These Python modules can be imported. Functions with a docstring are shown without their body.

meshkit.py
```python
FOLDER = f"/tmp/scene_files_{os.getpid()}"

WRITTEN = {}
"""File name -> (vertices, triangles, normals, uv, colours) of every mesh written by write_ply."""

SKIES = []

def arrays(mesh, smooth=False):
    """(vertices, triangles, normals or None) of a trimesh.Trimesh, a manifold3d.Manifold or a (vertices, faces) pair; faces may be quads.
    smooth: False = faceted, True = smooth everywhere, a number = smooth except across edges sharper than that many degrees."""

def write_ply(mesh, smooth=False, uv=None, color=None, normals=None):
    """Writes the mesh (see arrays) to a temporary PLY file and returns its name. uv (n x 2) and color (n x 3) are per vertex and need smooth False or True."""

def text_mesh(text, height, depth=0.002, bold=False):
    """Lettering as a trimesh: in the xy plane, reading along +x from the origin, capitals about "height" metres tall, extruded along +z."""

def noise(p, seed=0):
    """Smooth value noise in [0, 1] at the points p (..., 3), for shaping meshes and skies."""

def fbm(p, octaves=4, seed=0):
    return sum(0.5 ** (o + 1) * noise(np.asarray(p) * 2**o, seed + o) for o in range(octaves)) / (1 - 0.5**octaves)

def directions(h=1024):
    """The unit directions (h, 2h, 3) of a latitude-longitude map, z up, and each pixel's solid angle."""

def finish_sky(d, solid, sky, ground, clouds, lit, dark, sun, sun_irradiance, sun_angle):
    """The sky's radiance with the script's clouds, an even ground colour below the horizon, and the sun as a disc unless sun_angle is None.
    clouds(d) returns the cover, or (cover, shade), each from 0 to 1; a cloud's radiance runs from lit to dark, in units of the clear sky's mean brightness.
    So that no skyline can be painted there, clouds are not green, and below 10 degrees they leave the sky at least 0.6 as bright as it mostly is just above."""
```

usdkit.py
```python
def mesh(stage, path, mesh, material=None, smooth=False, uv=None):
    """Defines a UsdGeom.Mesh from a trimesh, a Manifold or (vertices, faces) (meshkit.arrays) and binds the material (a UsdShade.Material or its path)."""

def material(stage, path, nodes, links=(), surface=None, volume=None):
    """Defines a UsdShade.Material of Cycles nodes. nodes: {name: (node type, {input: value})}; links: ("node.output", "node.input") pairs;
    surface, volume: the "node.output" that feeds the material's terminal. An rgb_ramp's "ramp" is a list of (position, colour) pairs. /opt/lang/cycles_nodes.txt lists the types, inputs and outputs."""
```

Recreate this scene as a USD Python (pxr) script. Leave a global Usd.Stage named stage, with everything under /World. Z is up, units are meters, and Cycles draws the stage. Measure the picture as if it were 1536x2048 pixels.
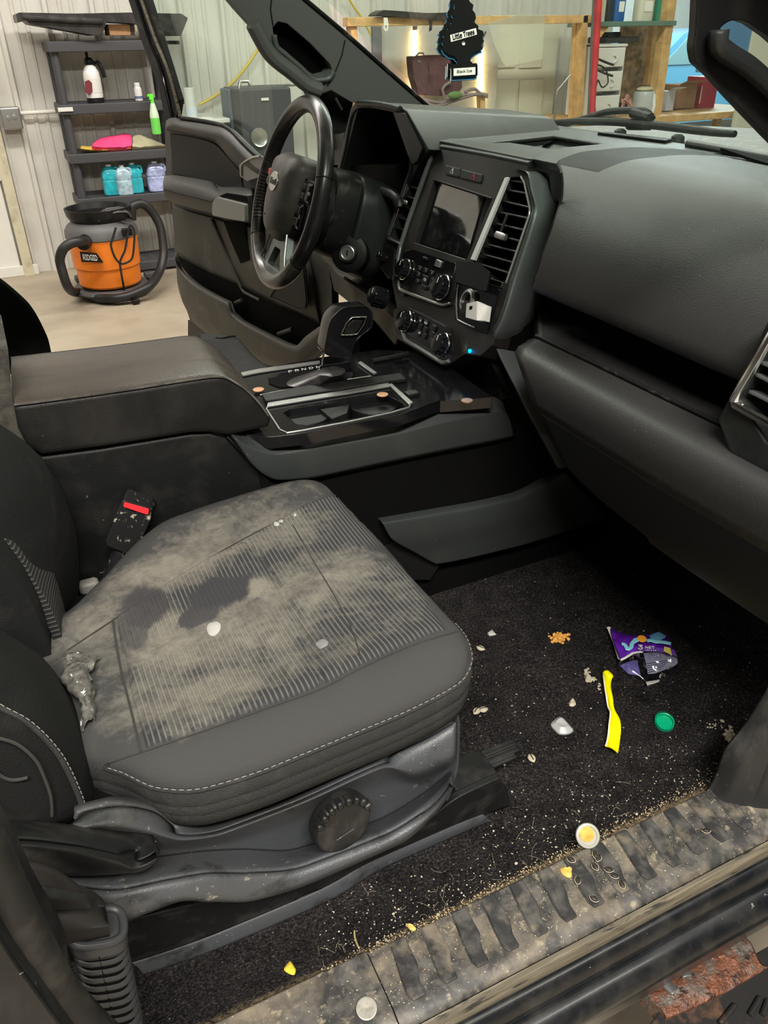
import math, numpy as np, trimesh, usdkit, meshkit
import manifold3d as mf
from shapely.geometry import Polygon
from shapely import affinity
from scipy.interpolate import PchipInterpolator, CubicSpline
from pxr import Usd, UsdGeom, UsdLux, UsdShade, Gf, Sdf, Vt

stage = Usd.Stage.CreateInMemory()
UsdGeom.SetStageUpAxis(stage, 'Z'); UsdGeom.SetStageMetersPerUnit(stage, 1.0)
UsdGeom.Xform.Define(stage, '/World'); UsdGeom.Scope.Define(stage, '/World/Looks')
rng = np.random.default_rng(7)

# ---------------------------------------------------------------- camera (x = truck forward, y = driver's side, z up)
FPX, PITCH, YAW, ROLL = 1580., math.radians(31.2), math.radians(25.), math.radians(.9)
CAM = np.array([0., -1.25, 1.53])
_h = np.array([math.sin(YAW), math.cos(YAW), 0]); _r = np.array([math.cos(YAW), -math.sin(YAW), 0]); _z = np.array([0, 0, 1.])
FW = _h*math.cos(PITCH) - _z*math.sin(PITCH); _u = _h*math.sin(PITCH) + _z*math.cos(PITCH)
RT = _r*math.cos(ROLL) - _u*math.sin(ROLL); UP = _u*math.cos(ROLL) + _r*math.sin(ROLL)
cam = UsdGeom.Camera.Define(stage, '/World/camera')
cam.CreateFocalLengthAttr(26.0); cam.CreateHorizontalApertureAttr(26.0*1536/FPX); cam.CreateVerticalApertureAttr(26.0*2048/FPX)
cam.CreateClippingRangeAttr((0.05, 200.0)); cam.CreateExposureAttr(0.0)
cam.AddTransformOp().Set(Gf.Matrix4d(*[float(q) for q in (*RT, 0, *UP, 0, *(-FW), 0, *CAM, 1)]))

# ---------------------------------------------------------------- light: the workshop's ceiling fixtures and its dim surroundings
dome = UsdLux.DomeLight.Define(stage, '/World/surroundings_light'); dome.CreateColorAttr((0.93, 0.97, 1.0)); dome.CreateIntensityAttr(0.04)
LAMPS = [  # x, y, z, size x, size y, radiance
    (-.35, -2.5, 3.6, 1.8, .45, 128), (2.6, -3.2, 3.6, 2.4, .35, 30),
    (0.6, 2.7, 3.75, 2.4, .35, 50), (3.4, 2.7, 3.75, 2.4, .35, 40), (5.6, 1.2, 3.75, 2.4, .35, 34), (-1.6, 3.4, 3.75, 2.4, .35, 30),
]

# ---------------------------------------------------------------- helpers
def ray(px, py): return FW + RT*(px-768)/FPX + UP*(1024-py)/FPX
def P(px, py, x=None, y=None, z=None):
    v = ray(px, py)
    t = (x-CAM[0])/v[0] if x is not None else (y-CAM[1])/v[1] if y is not None else (z-CAM[2])/v[2]
    return CAM + v*t
def PN(px, py, o, n, off=0.):                     # meet the plane through o with normal n, moved out by off
    v = ray(px, py); n = np.asarray(n, float)
    return CAM + v*(((np.asarray(o)-CAM) @ n + off)/(v @ n))
def PP(pts, **k): return np.array([P(a, b, **k) for a, b in pts])
def PPN(pts, o, n, off=0.): return np.array([PN(a, b, o, n, off) for a, b in pts])
def unit(a): a = np.asarray(a, float); return a/np.linalg.norm(a)

used, base_of = {}, {}
def _numbered(parent, name):
    k = f'{parent}/{name}'; i = used.get(k, 0); used[k] = i+1
    return f'{k}_{i:03d}' if i else k
def tag(p, label=None, cat=None, group=None, kind=None):
    for k, v in (('label', label), ('category', cat), ('group', group), ('kind', kind)):
        if v: p.SetCustomDataByKey(k, v)
    return p
def thing(name, label, cat, base=(0, 0, 0), group=None, kind=None):
    path = _numbered('/World', name); x = UsdGeom.Xform.Define(stage, path); base = np.asarray(base, float)
    x.AddTranslateOp().Set(Gf.Vec3d(*map(float, base))); base_of[path] = base
    return tag(x.GetPrim(), label, cat, group, kind)
def obj(name, mesh, mat, parent=None, smooth=35, label=None, cat=None, group=None, kind=None, var=None):
    pp = '/World' if parent is None else str(parent.GetPath()); path = _numbered(pp, name)
    b = base_of.get(pp, np.zeros(3)); base_of[path] = b
    v, f, n = meshkit.arrays(mesh if hasattr(mesh, 'to_mesh') else tm(mesh), True if var is not None else smooth)
    m = usdkit.mesh(stage, path, (v-b, f), M[mat] if isinstance(mat, str) else mat)
    if n is not None:
        m.CreateNormalsAttr(Vt.Vec3fArray.FromNumpy(n.astype(np.float32))); m.SetNormalsInterpolation('vertex')
    if var is not None:
        for k, fn in var.items():
            UsdGeom.PrimvarsAPI(m).CreatePrimvar(k, Sdf.ValueTypeNames.FloatArray, 'vertex').Set(Vt.FloatArray.FromNumpy(np.asarray(fn(v), np.float32)))
    return tag(m.GetPrim(), label, cat, group, kind)
def solo(name, mesh, mat, label, cat, **k): return obj(name, mesh, mat, None, label=label, cat=cat, **k)
def copy_of(src, name, label, offset, group=None, rot=None):
    path = _numbered('/World', name); x = UsdGeom.Xform.Define(stage, path)
    cat = src.GetCustomDataByKey('category')
    x.GetPrim().GetReferences().AddInternalReference(src.GetPath()); x.GetPrim().SetInstanceable(True)
    x.ClearXformOpOrder(); x.AddTranslateOp(opSuffix='at').Set(Gf.Vec3d(*map(float, offset)))
    if rot: x.AddRotateXYZOp(opSuffix='turn').Set(Gf.Vec3f(*map(float, rot)))
    return tag(x.GetPrim(), label, cat, group)
def tm(m):
    if isinstance(m, trimesh.Trimesh): return m
    if hasattr(m, 'to_mesh'):
        q = m.to_mesh(); return trimesh.Trimesh(q.vert_properties[:, :3], q.tri_verts, process=False)
    if isinstance(m, list): return trimesh.util.concatenate([tm(q) for q in m])
    v, f = m; f = np.asarray(f)
    if f.shape[1] == 4: f = np.vstack([f[:, [0, 1, 2]], f[:, [0, 2, 3]]])
    return trimesh.Trimesh(np.asarray(v, float), f, process=False)
def outward(t):
    if t.volume < 0: t.invert()
    return t
def plane_axes(p):
    p = np.asarray(p, float); c = p.mean(0); n = np.zeros(3)
    for a, b in zip(p-c, np.roll(p-c, -1, 0)): n += np.cross(a, b)
    n = unit(n); e1 = unit(p[1]-p[0]-n*((p[1]-p[0]) @ n)); return c, e1, np.cross(n, e1), n
def rounded(g, r):
    return g if not r else g.buffer(-r, quad_segs=4).buffer(2*r, quad_segs=4).buffer(-r, quad_segs=4)
def ext(p, vec, holes=(), r=0., chamfer=0.):
    """closed prism of the flat outline p (3-D points), swept by vec; holes are outlines too; r rounds the outline, chamfer cuts the far rim"""
    p = np.asarray(p, float); c, e1, e2, n = plane_axes(p); vec = np.asarray(vec, float)
    flat = lambda q: [((a-c) @ e1, (a-c) @ e2) for a in np.asarray(q, float)]
    g = rounded(Polygon(flat(p)).buffer(0), r)
    for hq in holes: g = g.difference(rounded(Polygon(flat(hq)).buffer(0), r))
    out = []
    for q in getattr(g, 'geoms', [g]):
        if q.is_empty or q.area < 1e-9: continue
        if chamfer:
            q2 = q.buffer(-chamfer, join_style=2); k = 1-chamfer/np.linalg.norm(vec)
            a = trimesh.creation.extrude_polygon(q, 1.0, engine='earcut'); a.vertices[:, 2] *= k
            out.append((a, None))
            for qq in getattr(q2, 'geoms', [q2]):
                if qq.is_empty: continue
                b = trimesh.creation.extrude_polygon(qq, 1.0, engine='earcut'); out.append((b, None))
        else:
            out.append((trimesh.creation.extrude_polygon(q, 1.0, engine='earcut'), None))
    res = []
    for a, _ in out:
        v = np.array(a.vertices); a.vertices = c + v[:, :1]*e1 + v[:, 1:2]*e2 + v[:, 2:]*vec
        res.append(outward(a))
    return trimesh.util.concatenate(res)
def crom(p, n, closed=False, k='pchip'):
    p = np.asarray(p, float)
    if closed: p = np.vstack([p[-3:], p, p[:4]])
    d = np.r_[0, np.cumsum(np.maximum(np.linalg.norm(np.diff(p, axis=0), axis=1), 1e-9))]
    f = (CubicSpline if k == 'cubic' else PchipInterpolator)(d, p)
    if closed: return f(np.linspace(d[3], d[-4], n, endpoint=False))
    return f(np.linspace(0, d[-1], n))
def grid_faces(nu, nv, cu=False, cv=False):
    f = []
    for i in range(nu if cu else nu-1):
        for j in range(nv if cv else nv-1):
            a, b, c, d = i*nv+j, ((i+1) % nu)*nv+j, ((i+1) % nu)*nv+(j+1) % nv, i*nv+(j+1) % nv
            f.append((a, b, c, d))
    return np.array(f)
def dense(rows, nu, nv, k='pchip'):
    """rows of control points (each any length) -> (nu, nv, 3) smooth grid"""
    g = np.array([crom(r, nv, k=k) for r in rows]); t = np.arange(len(g))
    f = (PchipInterpolator if k == 'pchip' else CubicSpline)(t, g, axis=0) if len(g) > 2 else (lambda s: g[0]+(g[1]-g[0])*np.asarray(s)[:, None, None])
    return f(np.linspace(0, len(g)-1, nu))
def shell(g, vec):
    """closed slab: grid g and the same grid moved by vec"""
    g = np.asarray(g); nu, nv = g.shape[:2]; a = g.reshape(-1, 3); b = a+np.asarray(vec); f = grid_faces(nu, nv); n = nu*nv
    edge = [i*nv for i in range(nu)] + [(nu-1)*nv+j for j in range(1, nv)] + [i*nv+nv-1 for i in range(nu-2, -1, -1)] + [j for j in range(nv-2, 0, -1)]
    s = [(p, q, q+n, p+n) for p, q in zip(edge, edge[1:]+edge[:1])]
    return outward(tm((np.vstack([a, b]), np.vstack([f[:, ::-1], f+n, s]))))
def loft(rings, nu=None, nv=24, cap=True, k='pchip', closed=True):
    """closed rings of control points joined into one skin with rounded-off ends"""
    g = np.array([crom(r, nv, closed=closed, k=k) for r in rings]); t = np.arange(len(g))
    if nu and len(g) > 2: g = PchipInterpolator(t, g, axis=0)(np.linspace(0, len(g)-1, nu))
    nu = len(g); f = [tuple(q) for q in grid_faces(nu, nv, cv=True)]; v = list(g.reshape(-1, 3)); F = []
    for a, b, c, d in f: F += [(a, b, c), (a, c, d)]
    if cap:
        v += [g[0].mean(0), g[-1].mean(0)]; n = nu*nv; o = (nu-1)*nv
        for j in range(nv): F += [(n, j, (j+1) % nv), (n+1, o+(j+1) % nv, o+j)]
    return outward(trimesh.Trimesh(np.array(v), np.array(F), process=False))
def tube(path, r, n=10, closed=False, flat=1., up=None, m=None):
    """round (or, with flat, oval) bar along a path; r may vary along it"""
    p = np.asarray(path, float)
    if m: p = crom(p, m, closed)
    N = len(p); r = np.interp(np.linspace(0, 1, N), np.linspace(0, 1, len(np.atleast_1d(r))), np.atleast_1d(r)) if np.size(r) > 1 else np.full(N, float(np.atleast_1d(r)[0]))
    T = np.roll(p, -1, 0)-np.roll(p, 1, 0)
    if not closed: T[0], T[-1] = p[1]-p[0], p[-1]-p[-2]
    T /= np.maximum(np.linalg.norm(T, axis=1, keepdims=True), 1e-12)
    u = np.asarray(up, float) if up is not None else (np.array([0, 0, 1.]) if abs(T[0][2]) < .9 else np.array([1., 0, 0])); A = []
    for t in T:
        a = u-t*(u @ t)
        if np.linalg.norm(a) < 1e-6: a = np.cross(t, [1, .3, .2])
        a = unit(a); A.append(a)
        if up is None: u = a
    A = np.array(A); B = np.cross(T, A); th = np.linspace(0, 2*np.pi, n, endpoint=False)
    g = p[:, None]+r[:, None, None]*(np.cos(th)[None, :, None]*A[:, None]*flat+np.sin(th)[None, :, None]*B[:, None])
    v = g.reshape(-1, 3); F = []
    for a, b, c, d in grid_faces(N, n, cu=closed, cv=True): F += [(a, b, c), (a, c, d)]
    if not closed:
        v = np.vstack([v, p[0], p[-1]]); k = N*n; o = (N-1)*n
        for j in range(n): F += [(k, j, (j+1) % n), (k+1, o+(j+1) % n, o+j)]
    return outward(trimesh.Trimesh(v, np.array(F), process=False))
def frame_of(z, x=None):
    z = unit(z); x = np.asarray(x if x is not None else ([1, 0, 0] if abs(z[0]) < .9 else [0, 1, 0]), float); x = unit(x-z*(x @ z)); return np.stack([x, np.cross(z, x), z])
def rbox(c, size, r=.004, ax=None, seg=8):
    s = np.asarray(size, float)/2; r = min(r, *(s*.98)); sp = mf.Manifold.sphere(r, seg)
    o = mf.Manifold.batch_hull([sp.translate(tuple(np.array(q)*(s-r))) for q in np.array(np.meshgrid([-1, 1], [-1, 1], [-1, 1])).T.reshape(-1, 3)])
    t = tm(o); v = t.vertices @ (np.eye(3) if ax is None else np.asarray(ax)); t.vertices = v+np.asarray(c); return outward(t)
def box(c, size, ax=None):
    t = trimesh.creation.box(size); t.vertices = t.vertices @ (np.eye(3) if ax is None else np.asarray(ax))+np.asarray(c); return t
def span(a, b): a, b = np.minimum(a, b), np.maximum(a, b); return box((np.array(a)+b)/2, np.array(b)-a)
def rspan(a, b, r=.004): a, b = np.minimum(a, b), np.maximum(a, b); return rbox((np.array(a)+b)/2, np.array(b)-a, r)
def lathe(prof, c, axis=(0, 0, 1), n=28, x=None):
    """profile of (radius, height) turned round axis"""
    R = frame_of(axis, x); th = np.linspace(0, 2*np.pi, n, endpoint=False); prof = [(max(a, 1e-5), b) for a, b in prof]
    v = np.array([[a*math.cos(t), a*math.sin(t), b] for a, b in prof for t in th]) @ R+np.asarray(c); F = []
    for a, b, cc, d in grid_faces(len(prof), n, cv=True): F += [(a, b, cc), (a, cc, d)]
    k = len(v); o = (len(prof)-1)*n; v = np.vstack([v, np.asarray(c)+R[2]*prof[0][1], np.asarray(c)+R[2]*prof[-1][1]])
    for j in range(n): F += [(k, j, (j+1) % n), (k+1, o+(j+1) % n, o+j)]
    return outward(trimesh.Trimesh(v, np.array(F), process=False))
def ball(c, r, sub=1, sc=(1, 1, 1)):
    t = trimesh.creation.icosphere(sub, 1.0); t.vertices = t.vertices*np.asarray(sc)*r+np.asarray(c); return t
def text_on(s, height, o, ex, ey, depth=.0006, bold=False, fit=None, center=True):
    t = meshkit.text_mesh(s, height, depth, bold); v = np.array(t.vertices)
    if fit: v[:, 0] *= fit/np.ptp(v[:, 0])
    if center: v[:, :2] -= (v[:, :2].max(0)+v[:, :2].min(0))/2
    ex, ey = unit(ex), unit(ey); t.vertices = np.asarray(o)+v[:, :1]*ex+v[:, 1:2]*ey+v[:, 2:]*np.cross(ex, ey); return t
def quadpart(q, vec, **k): return ext(q, vec, **k)

# ---------------------------------------------------------------- materials
M = {}
def mat(name, col, rough=.5, met=0., dust=(), grain=None, bev=0., var=0., vscale=9., specks=None, emit=None, ior=1.45, coat=0., trans=0., spec=None, sheen=0., extra=None, alpha=None):
    """dust: (colour, from, to, scale[, stretch]) layers of dirt; grain: (scale, metres) fine relief; specks: (colour, threshold, scale)"""
    n = {'g': ('geometry', {}), 'p': ('principled_bsdf', {'base_color': col, 'roughness': rough, 'metallic': met, 'ior': ior, 'coat_weight': coat, 'coat_roughness': .08, 'transmission_weight': trans})}
    L, c = [], None
    if sheen: n['p'][1].update(sheen_weight=sheen, sheen_roughness=.5)
    if spec is not None: n['p'][1]['specular_ior_level'] = spec
    if alpha is not None: n['p'][1]['alpha'] = alpha
    if emit: n['p'][1].update(emission_color=emit[0], emission_strength=emit[1])
    if var:
        n['vn'] = ('noise_texture', {'scale': vscale, 'detail': 4.}); L.append(('g.position', 'vn.vector'))
        n['vr'] = ('rgb_ramp', {'ramp': [(.3, tuple(np.array(col)*(1-var))), (.7, tuple(np.array(col)*(1+var)))]}); L.append(('vn.fac', 'vr.fac')); c = 'vr.color'
    for i, d in enumerate(dust):
        n[f'dn{i}'] = ('noise_texture', {'scale': d[3], 'detail': 7., 'roughness': .62, 'distortion': .3})
        if len(d) > 4:
            n[f'dm{i}'] = ('mapping', {'scale': d[4], 'location': (i*3.1, i*1.7, 0)}); L += [('g.position', f'dm{i}.vector'), (f'dm{i}.vector', f'dn{i}.vector')]
        else: L.append(('g.position', f'dn{i}.vector'))
        mx = d[5] if len(d) > 5 else 1.
        n[f'dr{i}'] = ('rgb_ramp', {'ramp': [(d[1], (0, 0, 0)), (d[2], (mx, mx, mx))]}); L.append((f'dn{i}.fac', f'dr{i}.fac'))
        n[f'dx{i}'] = ('mix_color', {'a': col, 'b': d[0]}); L.append((f'dr{i}.color', f'dx{i}.fac'))
        if c: L.append((c, f'dx{i}.a'))
        c = f'dx{i}.result'
    if specks:
        n['sn'] = ('noise_texture', {'scale': specks[2], 'detail': 1.}); L.append(('g.position', 'sn.vector'))
        n['sr'] = ('rgb_ramp', {'ramp': [(specks[1], (0, 0, 0)), (specks[1]+.03, (1, 1, 1))]}); L.append(('sn.fac', 'sr.fac'))
        n['sx'] = ('mix_color', {'a': col, 'b': specks[0]}); L.append(('sr.color', 'sx.fac'))
        if c: L.append((c, 'sx.a'))
        c = 'sx.result'
    nn = None
    if bev: n['bv'] = ('bevel', {'samples': 4, 'radius': bev}); nn = 'bv.bevel'
    if grain:
        n['gn'] = ('noise_texture', {'scale': grain[0], 'detail': 3.}); L.append(('g.position', 'gn.vector'))
        n['bp'] = ('bump', {'strength': 1., 'distance': grain[1]}); L.append(('gn.fac', 'bp.height'))
        if nn: L.append((nn, 'bp.normal'))
        nn = 'bp.normal'
    if extra: c, nn = extra(n, L, c, nn)
    if c: L.append((c, 'p.base_color'))
    if nn: L.append((nn, 'p.normal'))
    M[name] = usdkit.material(stage, f'/World/Looks/{name}', n, L, surface='p.BSDF'); return M[name]
def glow(name, col, strength):
    M[name] = usdkit.material(stage, f'/World/Looks/{name}', {'e': ('emission', {'color': col, 'strength': strength})}, [], surface='e.emission')
def pane(name, tint=(1, 1, 1), least=.03, most=.55, power=4., rough=0.):
    n = {'t': ('transparent_bsdf', {'color': tint}), 's': ('glossy_bsdf', {'color': (1, 1, 1), 'roughness': rough}), 'f': ('layer_weight', {'blend': .5}), 'q': ('math', {'math_type': 'power', 'value2': power}), 'k': ('math', {'math_type': 'multiply_add', 'value2': most, 'value3': least}), 'm': ('mix_closure', {})}
    M[name] = usdkit.material(stage, f'/World/Looks/{name}', n, [('f.facing', 'q.value1'), ('q.value', 'k.value1'), ('k.value', 'm.fac'), ('t.BSDF', 'm.closure1'), ('s.BSDF', 'm.closure2')], surface='m.closure')
TAN, PALE = (.30, .25, .18), (.42, .38, .31)
mat('black_plastic', (.006, .0062, .0062), .42, grain=(900, .00012), bev=.003, dust=[((.022, .021, .020), .55, .8, 14)], spec=0.35)
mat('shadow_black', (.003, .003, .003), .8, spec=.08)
mat('gloss_black', (.006, .006, .007), .12, bev=.0015)
mat('dash_soft', (.027, .0262, .0262), .46, grain=(620, .0005), bev=.006, dust=[((.024, .0245, .0235), .48, .75, 7)], specks=((.3, .3, .28), .80, 420), spec=0.5)
mat('dash_hard', (.011, .0128, .0125), .42, grain=(800, .00015), bev=.004, dust=[((.03, .031, .03), .5, .8, 10)], spec=0.45)
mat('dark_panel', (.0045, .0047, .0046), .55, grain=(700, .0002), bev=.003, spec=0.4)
mat('knee_panel', (.05, .046, .038), .6, bev=.004, dust=[((.14, .12, .09), .45, .75, 9)], spec=.28)
mat('satin_trim', (.15, .165, .163), .36, met=.5, bev=.005)
mat('stack_brown', (.016, .0145, .013), .45, bev=.003, spec=0.4)
mat('bright_trim', (.72, .72, .70), .42, met=.55, bev=.001)
mat('chrome', (.82, .82, .8), .12, met=1., bev=.001)
mat('dull_silver', (.45, .45, .44), .32, met=.9, bev=.002)
mat('screen_glass', (.008, .008, .009), .05, dust=[((.05, .05, .048), .55, .75, 60)], ior=2.8)
mat('door_satin', (.30, .30, .29), .4, met=.3, bev=.004)
mat('door_panel', (.056, .0545, .051), .5, grain=(700, .0002), bev=.004, dust=[((.14, .13, .115), .56, .78, 8, (1, 1, .5))], spec=0.4)
mat('door_lower', (.066, .062, .054), .52, grain=(700, .0002), bev=.006, dust=[((.16, .14, .12), .5, .8, 6)], spec=0.4)
mat('rubber', (.006, .006, .0058), .55, bev=.003, dust=[((.09, .08, .065), .55, .8, 20)], spec=.28)
mat('black_paint', (.005, .006, .0075), .30, coat=.1, dust=[((.022, .022, .022), .46, .7, 26), ((.2, .19, .18), .69, .73, 90)])
mat('button_text', (.55, .55, .53), .5)
mat('red_mark', (.5, .03, .03), .5)
mat('leather', (.006, .0062, .006), .36, grain=(420, .0005), bev=.010, dust=[((.02, .0185, .017), .45, .7, 7), ((.2, .18, .15), .70, .76, 70)])
mat('leather_worn', (.030, .027, .0245), .36, grain=(420, .0005), dust=[((.075, .058, .047), .36, .66, 5, (.5, 2.2, 1)), ((.02, .018, .017), .58, .72, 16, (.5, 2, 1))])
mat('wheel_leather', (.016, .015, .016), .3, dust=[((.06, .052, .048), .5, .75, 18)])
mat('wheel_worn', (.05, .047, .042), .26, dust=[((.13, .12, .105), .42, .7, 30)])
mat('airbag', (.052, .045, .040), .5, grain=(900, .0002), dust=[((.1, .09, .08), .5, .8, 30)])
mat('white_plastic', (.66, .64, .61), .35, bev=.002)
mat('copper', (.62, .34, .2), .35, met=.8)
mat('coin_silver', (.3, .29, .26), .35, met=.7, dust=[((.25, .22, .17), .45, .65, 200)])
mat('red_button', (.75, .03, .04), .4, bev=.002)
# ================================================================ the workshop: floor, walls, ceiling, lamps
mat('concrete', (.33, .275, .205), .5, var=.12, vscale=3, dust=[((.41, .35, .265), .45, .7, 2.2), ((.3, .25, .19), .62, .75, 5, (1, 3, 1))])
mat('wall_steel', (.62, .60, .55), .5, var=.06, vscale=2.5, dust=[((.50, .44, .36), .52, .8, 3, (2, 2, .9), .7)])
mat('wall_paint', (.70, .68, .62), .55, var=.05)
mat('dim_wall', (.22, .21, .20), .6)
mat('door_trim_paint', (.58, .53, .38), .55, dust=[((.35, .3, .2), .5, .75, 9)])
mat('ceiling_white', (.7, .7, .68), .7)
mat('pine', (.55, .34, .14), .5, var=.25, vscale=14, dust=[((.3, .16, .06), .58, .8, 9, (1, 1, 6))])
mat('osb', (.33, .22, .12), .7, var=.5, vscale=22)
mat('shelf_plastic', (.055, .055, .06), .5, bev=.004)
glow('lamp_face', (1., .98, .93), 9.)
glow('tube_warm', (1., .62, .26), 26.)
WY, ZC = 5.45, 3.9
solo('floor', box((2, 0, -.03), (16, 15, .06)), 'concrete', 'worn tan concrete workshop floor', None, kind='structure')
def rib_profile(x0, x1):
    p, x = [], x0
    while x < x1-1e-6:
        for dx, d in ((0, 0), (.018, 0), (.03, .032), (.055, .032), (.067, 0), (.125, 0), (.13, .008), (.15, .008), (.155, 0), (.20, 0), (.205, .008), (.225, .008), (.23, 0)):
            if x+dx <= x1: p.append((x+dx, d))
        x += .305
    p.append((x1, 0)); return p
def wall_sheet(x0, x1, z0, z1, y, facing=-1):
    pr = rib_profile(x0, x1); out = [(x, y+facing*d, z0) for x, d in pr] + [(x1, y-facing*.02, z0), (x0, y-facing*.02, z0)]
    return ext(np.array(out), (0, 0, z1-z0))
wall = thing('wall_left', 'white ribbed steel wall behind the shelf unit', None, (0, WY, 0), kind='structure')
for k in range(-3, 6): obj('steel_sheet', wall_sheet(k*.915, (k+1)*.915+.004, 0, ZC, WY+.0005*(k % 2)), 'wall_steel', wall, smooth=False)
solo('ceiling', box((4, 2.2, ZC+.22), (20, 19, .1)), 'ceiling_white', 'white workshop ceiling', None, kind='structure')
solo('wall_right', box((2, -6.6, 1.9), (16, .1, 3.9)), 'dim_wall', 'plain workshop wall behind the viewer', None, kind='structure')
solo('wall_rear', box((-5.9, 0, 1.9), (.1, 14, 3.9)), 'dim_wall', 'plain workshop wall behind the pickup', None, kind='structure')
for x, y, z, sx, sy, w in LAMPS:
    l = UsdLux.RectLight.Define(stage, _numbered('/World', 'ceiling_lamp_light')); l.CreateWidthAttr(sx); l.CreateHeightAttr(sy); l.CreateIntensityAttr(w); l.CreateColorAttr((1., .965, .89)); l.AddTranslateOp().Set((x, y, z))
    t = thing('ceiling_lamp', 'long white ceiling lamp above the picture, over the '+('passenger side of the cab' if x < 0 and y < 0 else 'open passenger door' if y < 0 else 'shelf unit' if x == .6 else 'pine frame' if x == 3.4 else 'storage rack' if x > 5 else 'rear of the pickup'), 'ceiling lamp', (x, y, z+.02))
    obj('housing', rbox((x, y, z+.05), (sx+.06, sy+.06, .07), .01), 'white_plastic', t)
# door in the wall at the left edge
d = thing('door_1', 'white steel door in a yellowed frame left of the shelf unit', None, (0, WY, 0), kind='structure')
dx = P(62, 500, y=WY-.03)[0]
obj('door_slab', box((dx-.60, WY-.045, 1.03), (1.0, .03, 2.06)), 'wall_paint', d)
obj('door_frame', box((dx-.05, WY-.05, 1.05), (.07, .06, 2.1)), 'door_trim_paint', d)
obj('sign', ext(PP([(-6, 330), (3, 330), (9, 360), (0, 362)], y=WY-.07), (0, .005, 0)), 'white_plastic', d)
solo('baseboard_left', rspan((dx-1.2, WY-.075, 0), (dx+.02, WY-.061, .075), .004), 'wall_paint', 'white baseboard strip at the foot of the door', None, kind='structure')

# ---------------------------------------------------------------- shelf unit
SX0, SX1, SY0, SY1 = .60, 1.33, 5.05, 5.37
su = thing('shelf_unit', 'dark grey plastic shelf unit against the ribbed wall', 'shelf unit', ((SX0+SX1)/2, 5.2, 0))
SZ = [1.515, 1.15, .845, .555, .08]
for z in SZ:
    dk = 'shelf'
    s = obj(dk, [rspan((SX0-.02, SY0-.02, z-.062), (SX1+.02, SY0+.012, z), .006), rspan((SX0-.02, SY1-.012, z-.06), (SX1+.02, SY1+.01, z), .006), rspan((SX0-.02, SY0, z-.06), (SX0+.015, SY1, z), .006),
                 rspan((SX1-.015, SY0, z-.06), (SX1+.02, SY1, z), .006)] + [span((SX0, SY0+.004+k*.04, z-.02), (SX1, SY0+.026+k*.04, z-.006)) for k in range(8)] + [span((SX0+k*.075, SY0, z-.03), (SX0+k*.075+.02, SY1, z-.008)) for k in range(1, 12)], 'shelf_plastic', su)
for x in (SX0+.02, SX1-.02):
    for y in (SY0+.03, SY1-.03): obj('post', tube([(x, y, 0), (x, y, 1.51)], .026, 12), 'shelf_plastic', su)
solo('price_label', rspan(P(117, 224, y=SY0-.03), P(145, 214, y=SY0-.022), .001), 'white_plastic', 'small white label on the end of the second shelf', 'label')

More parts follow.
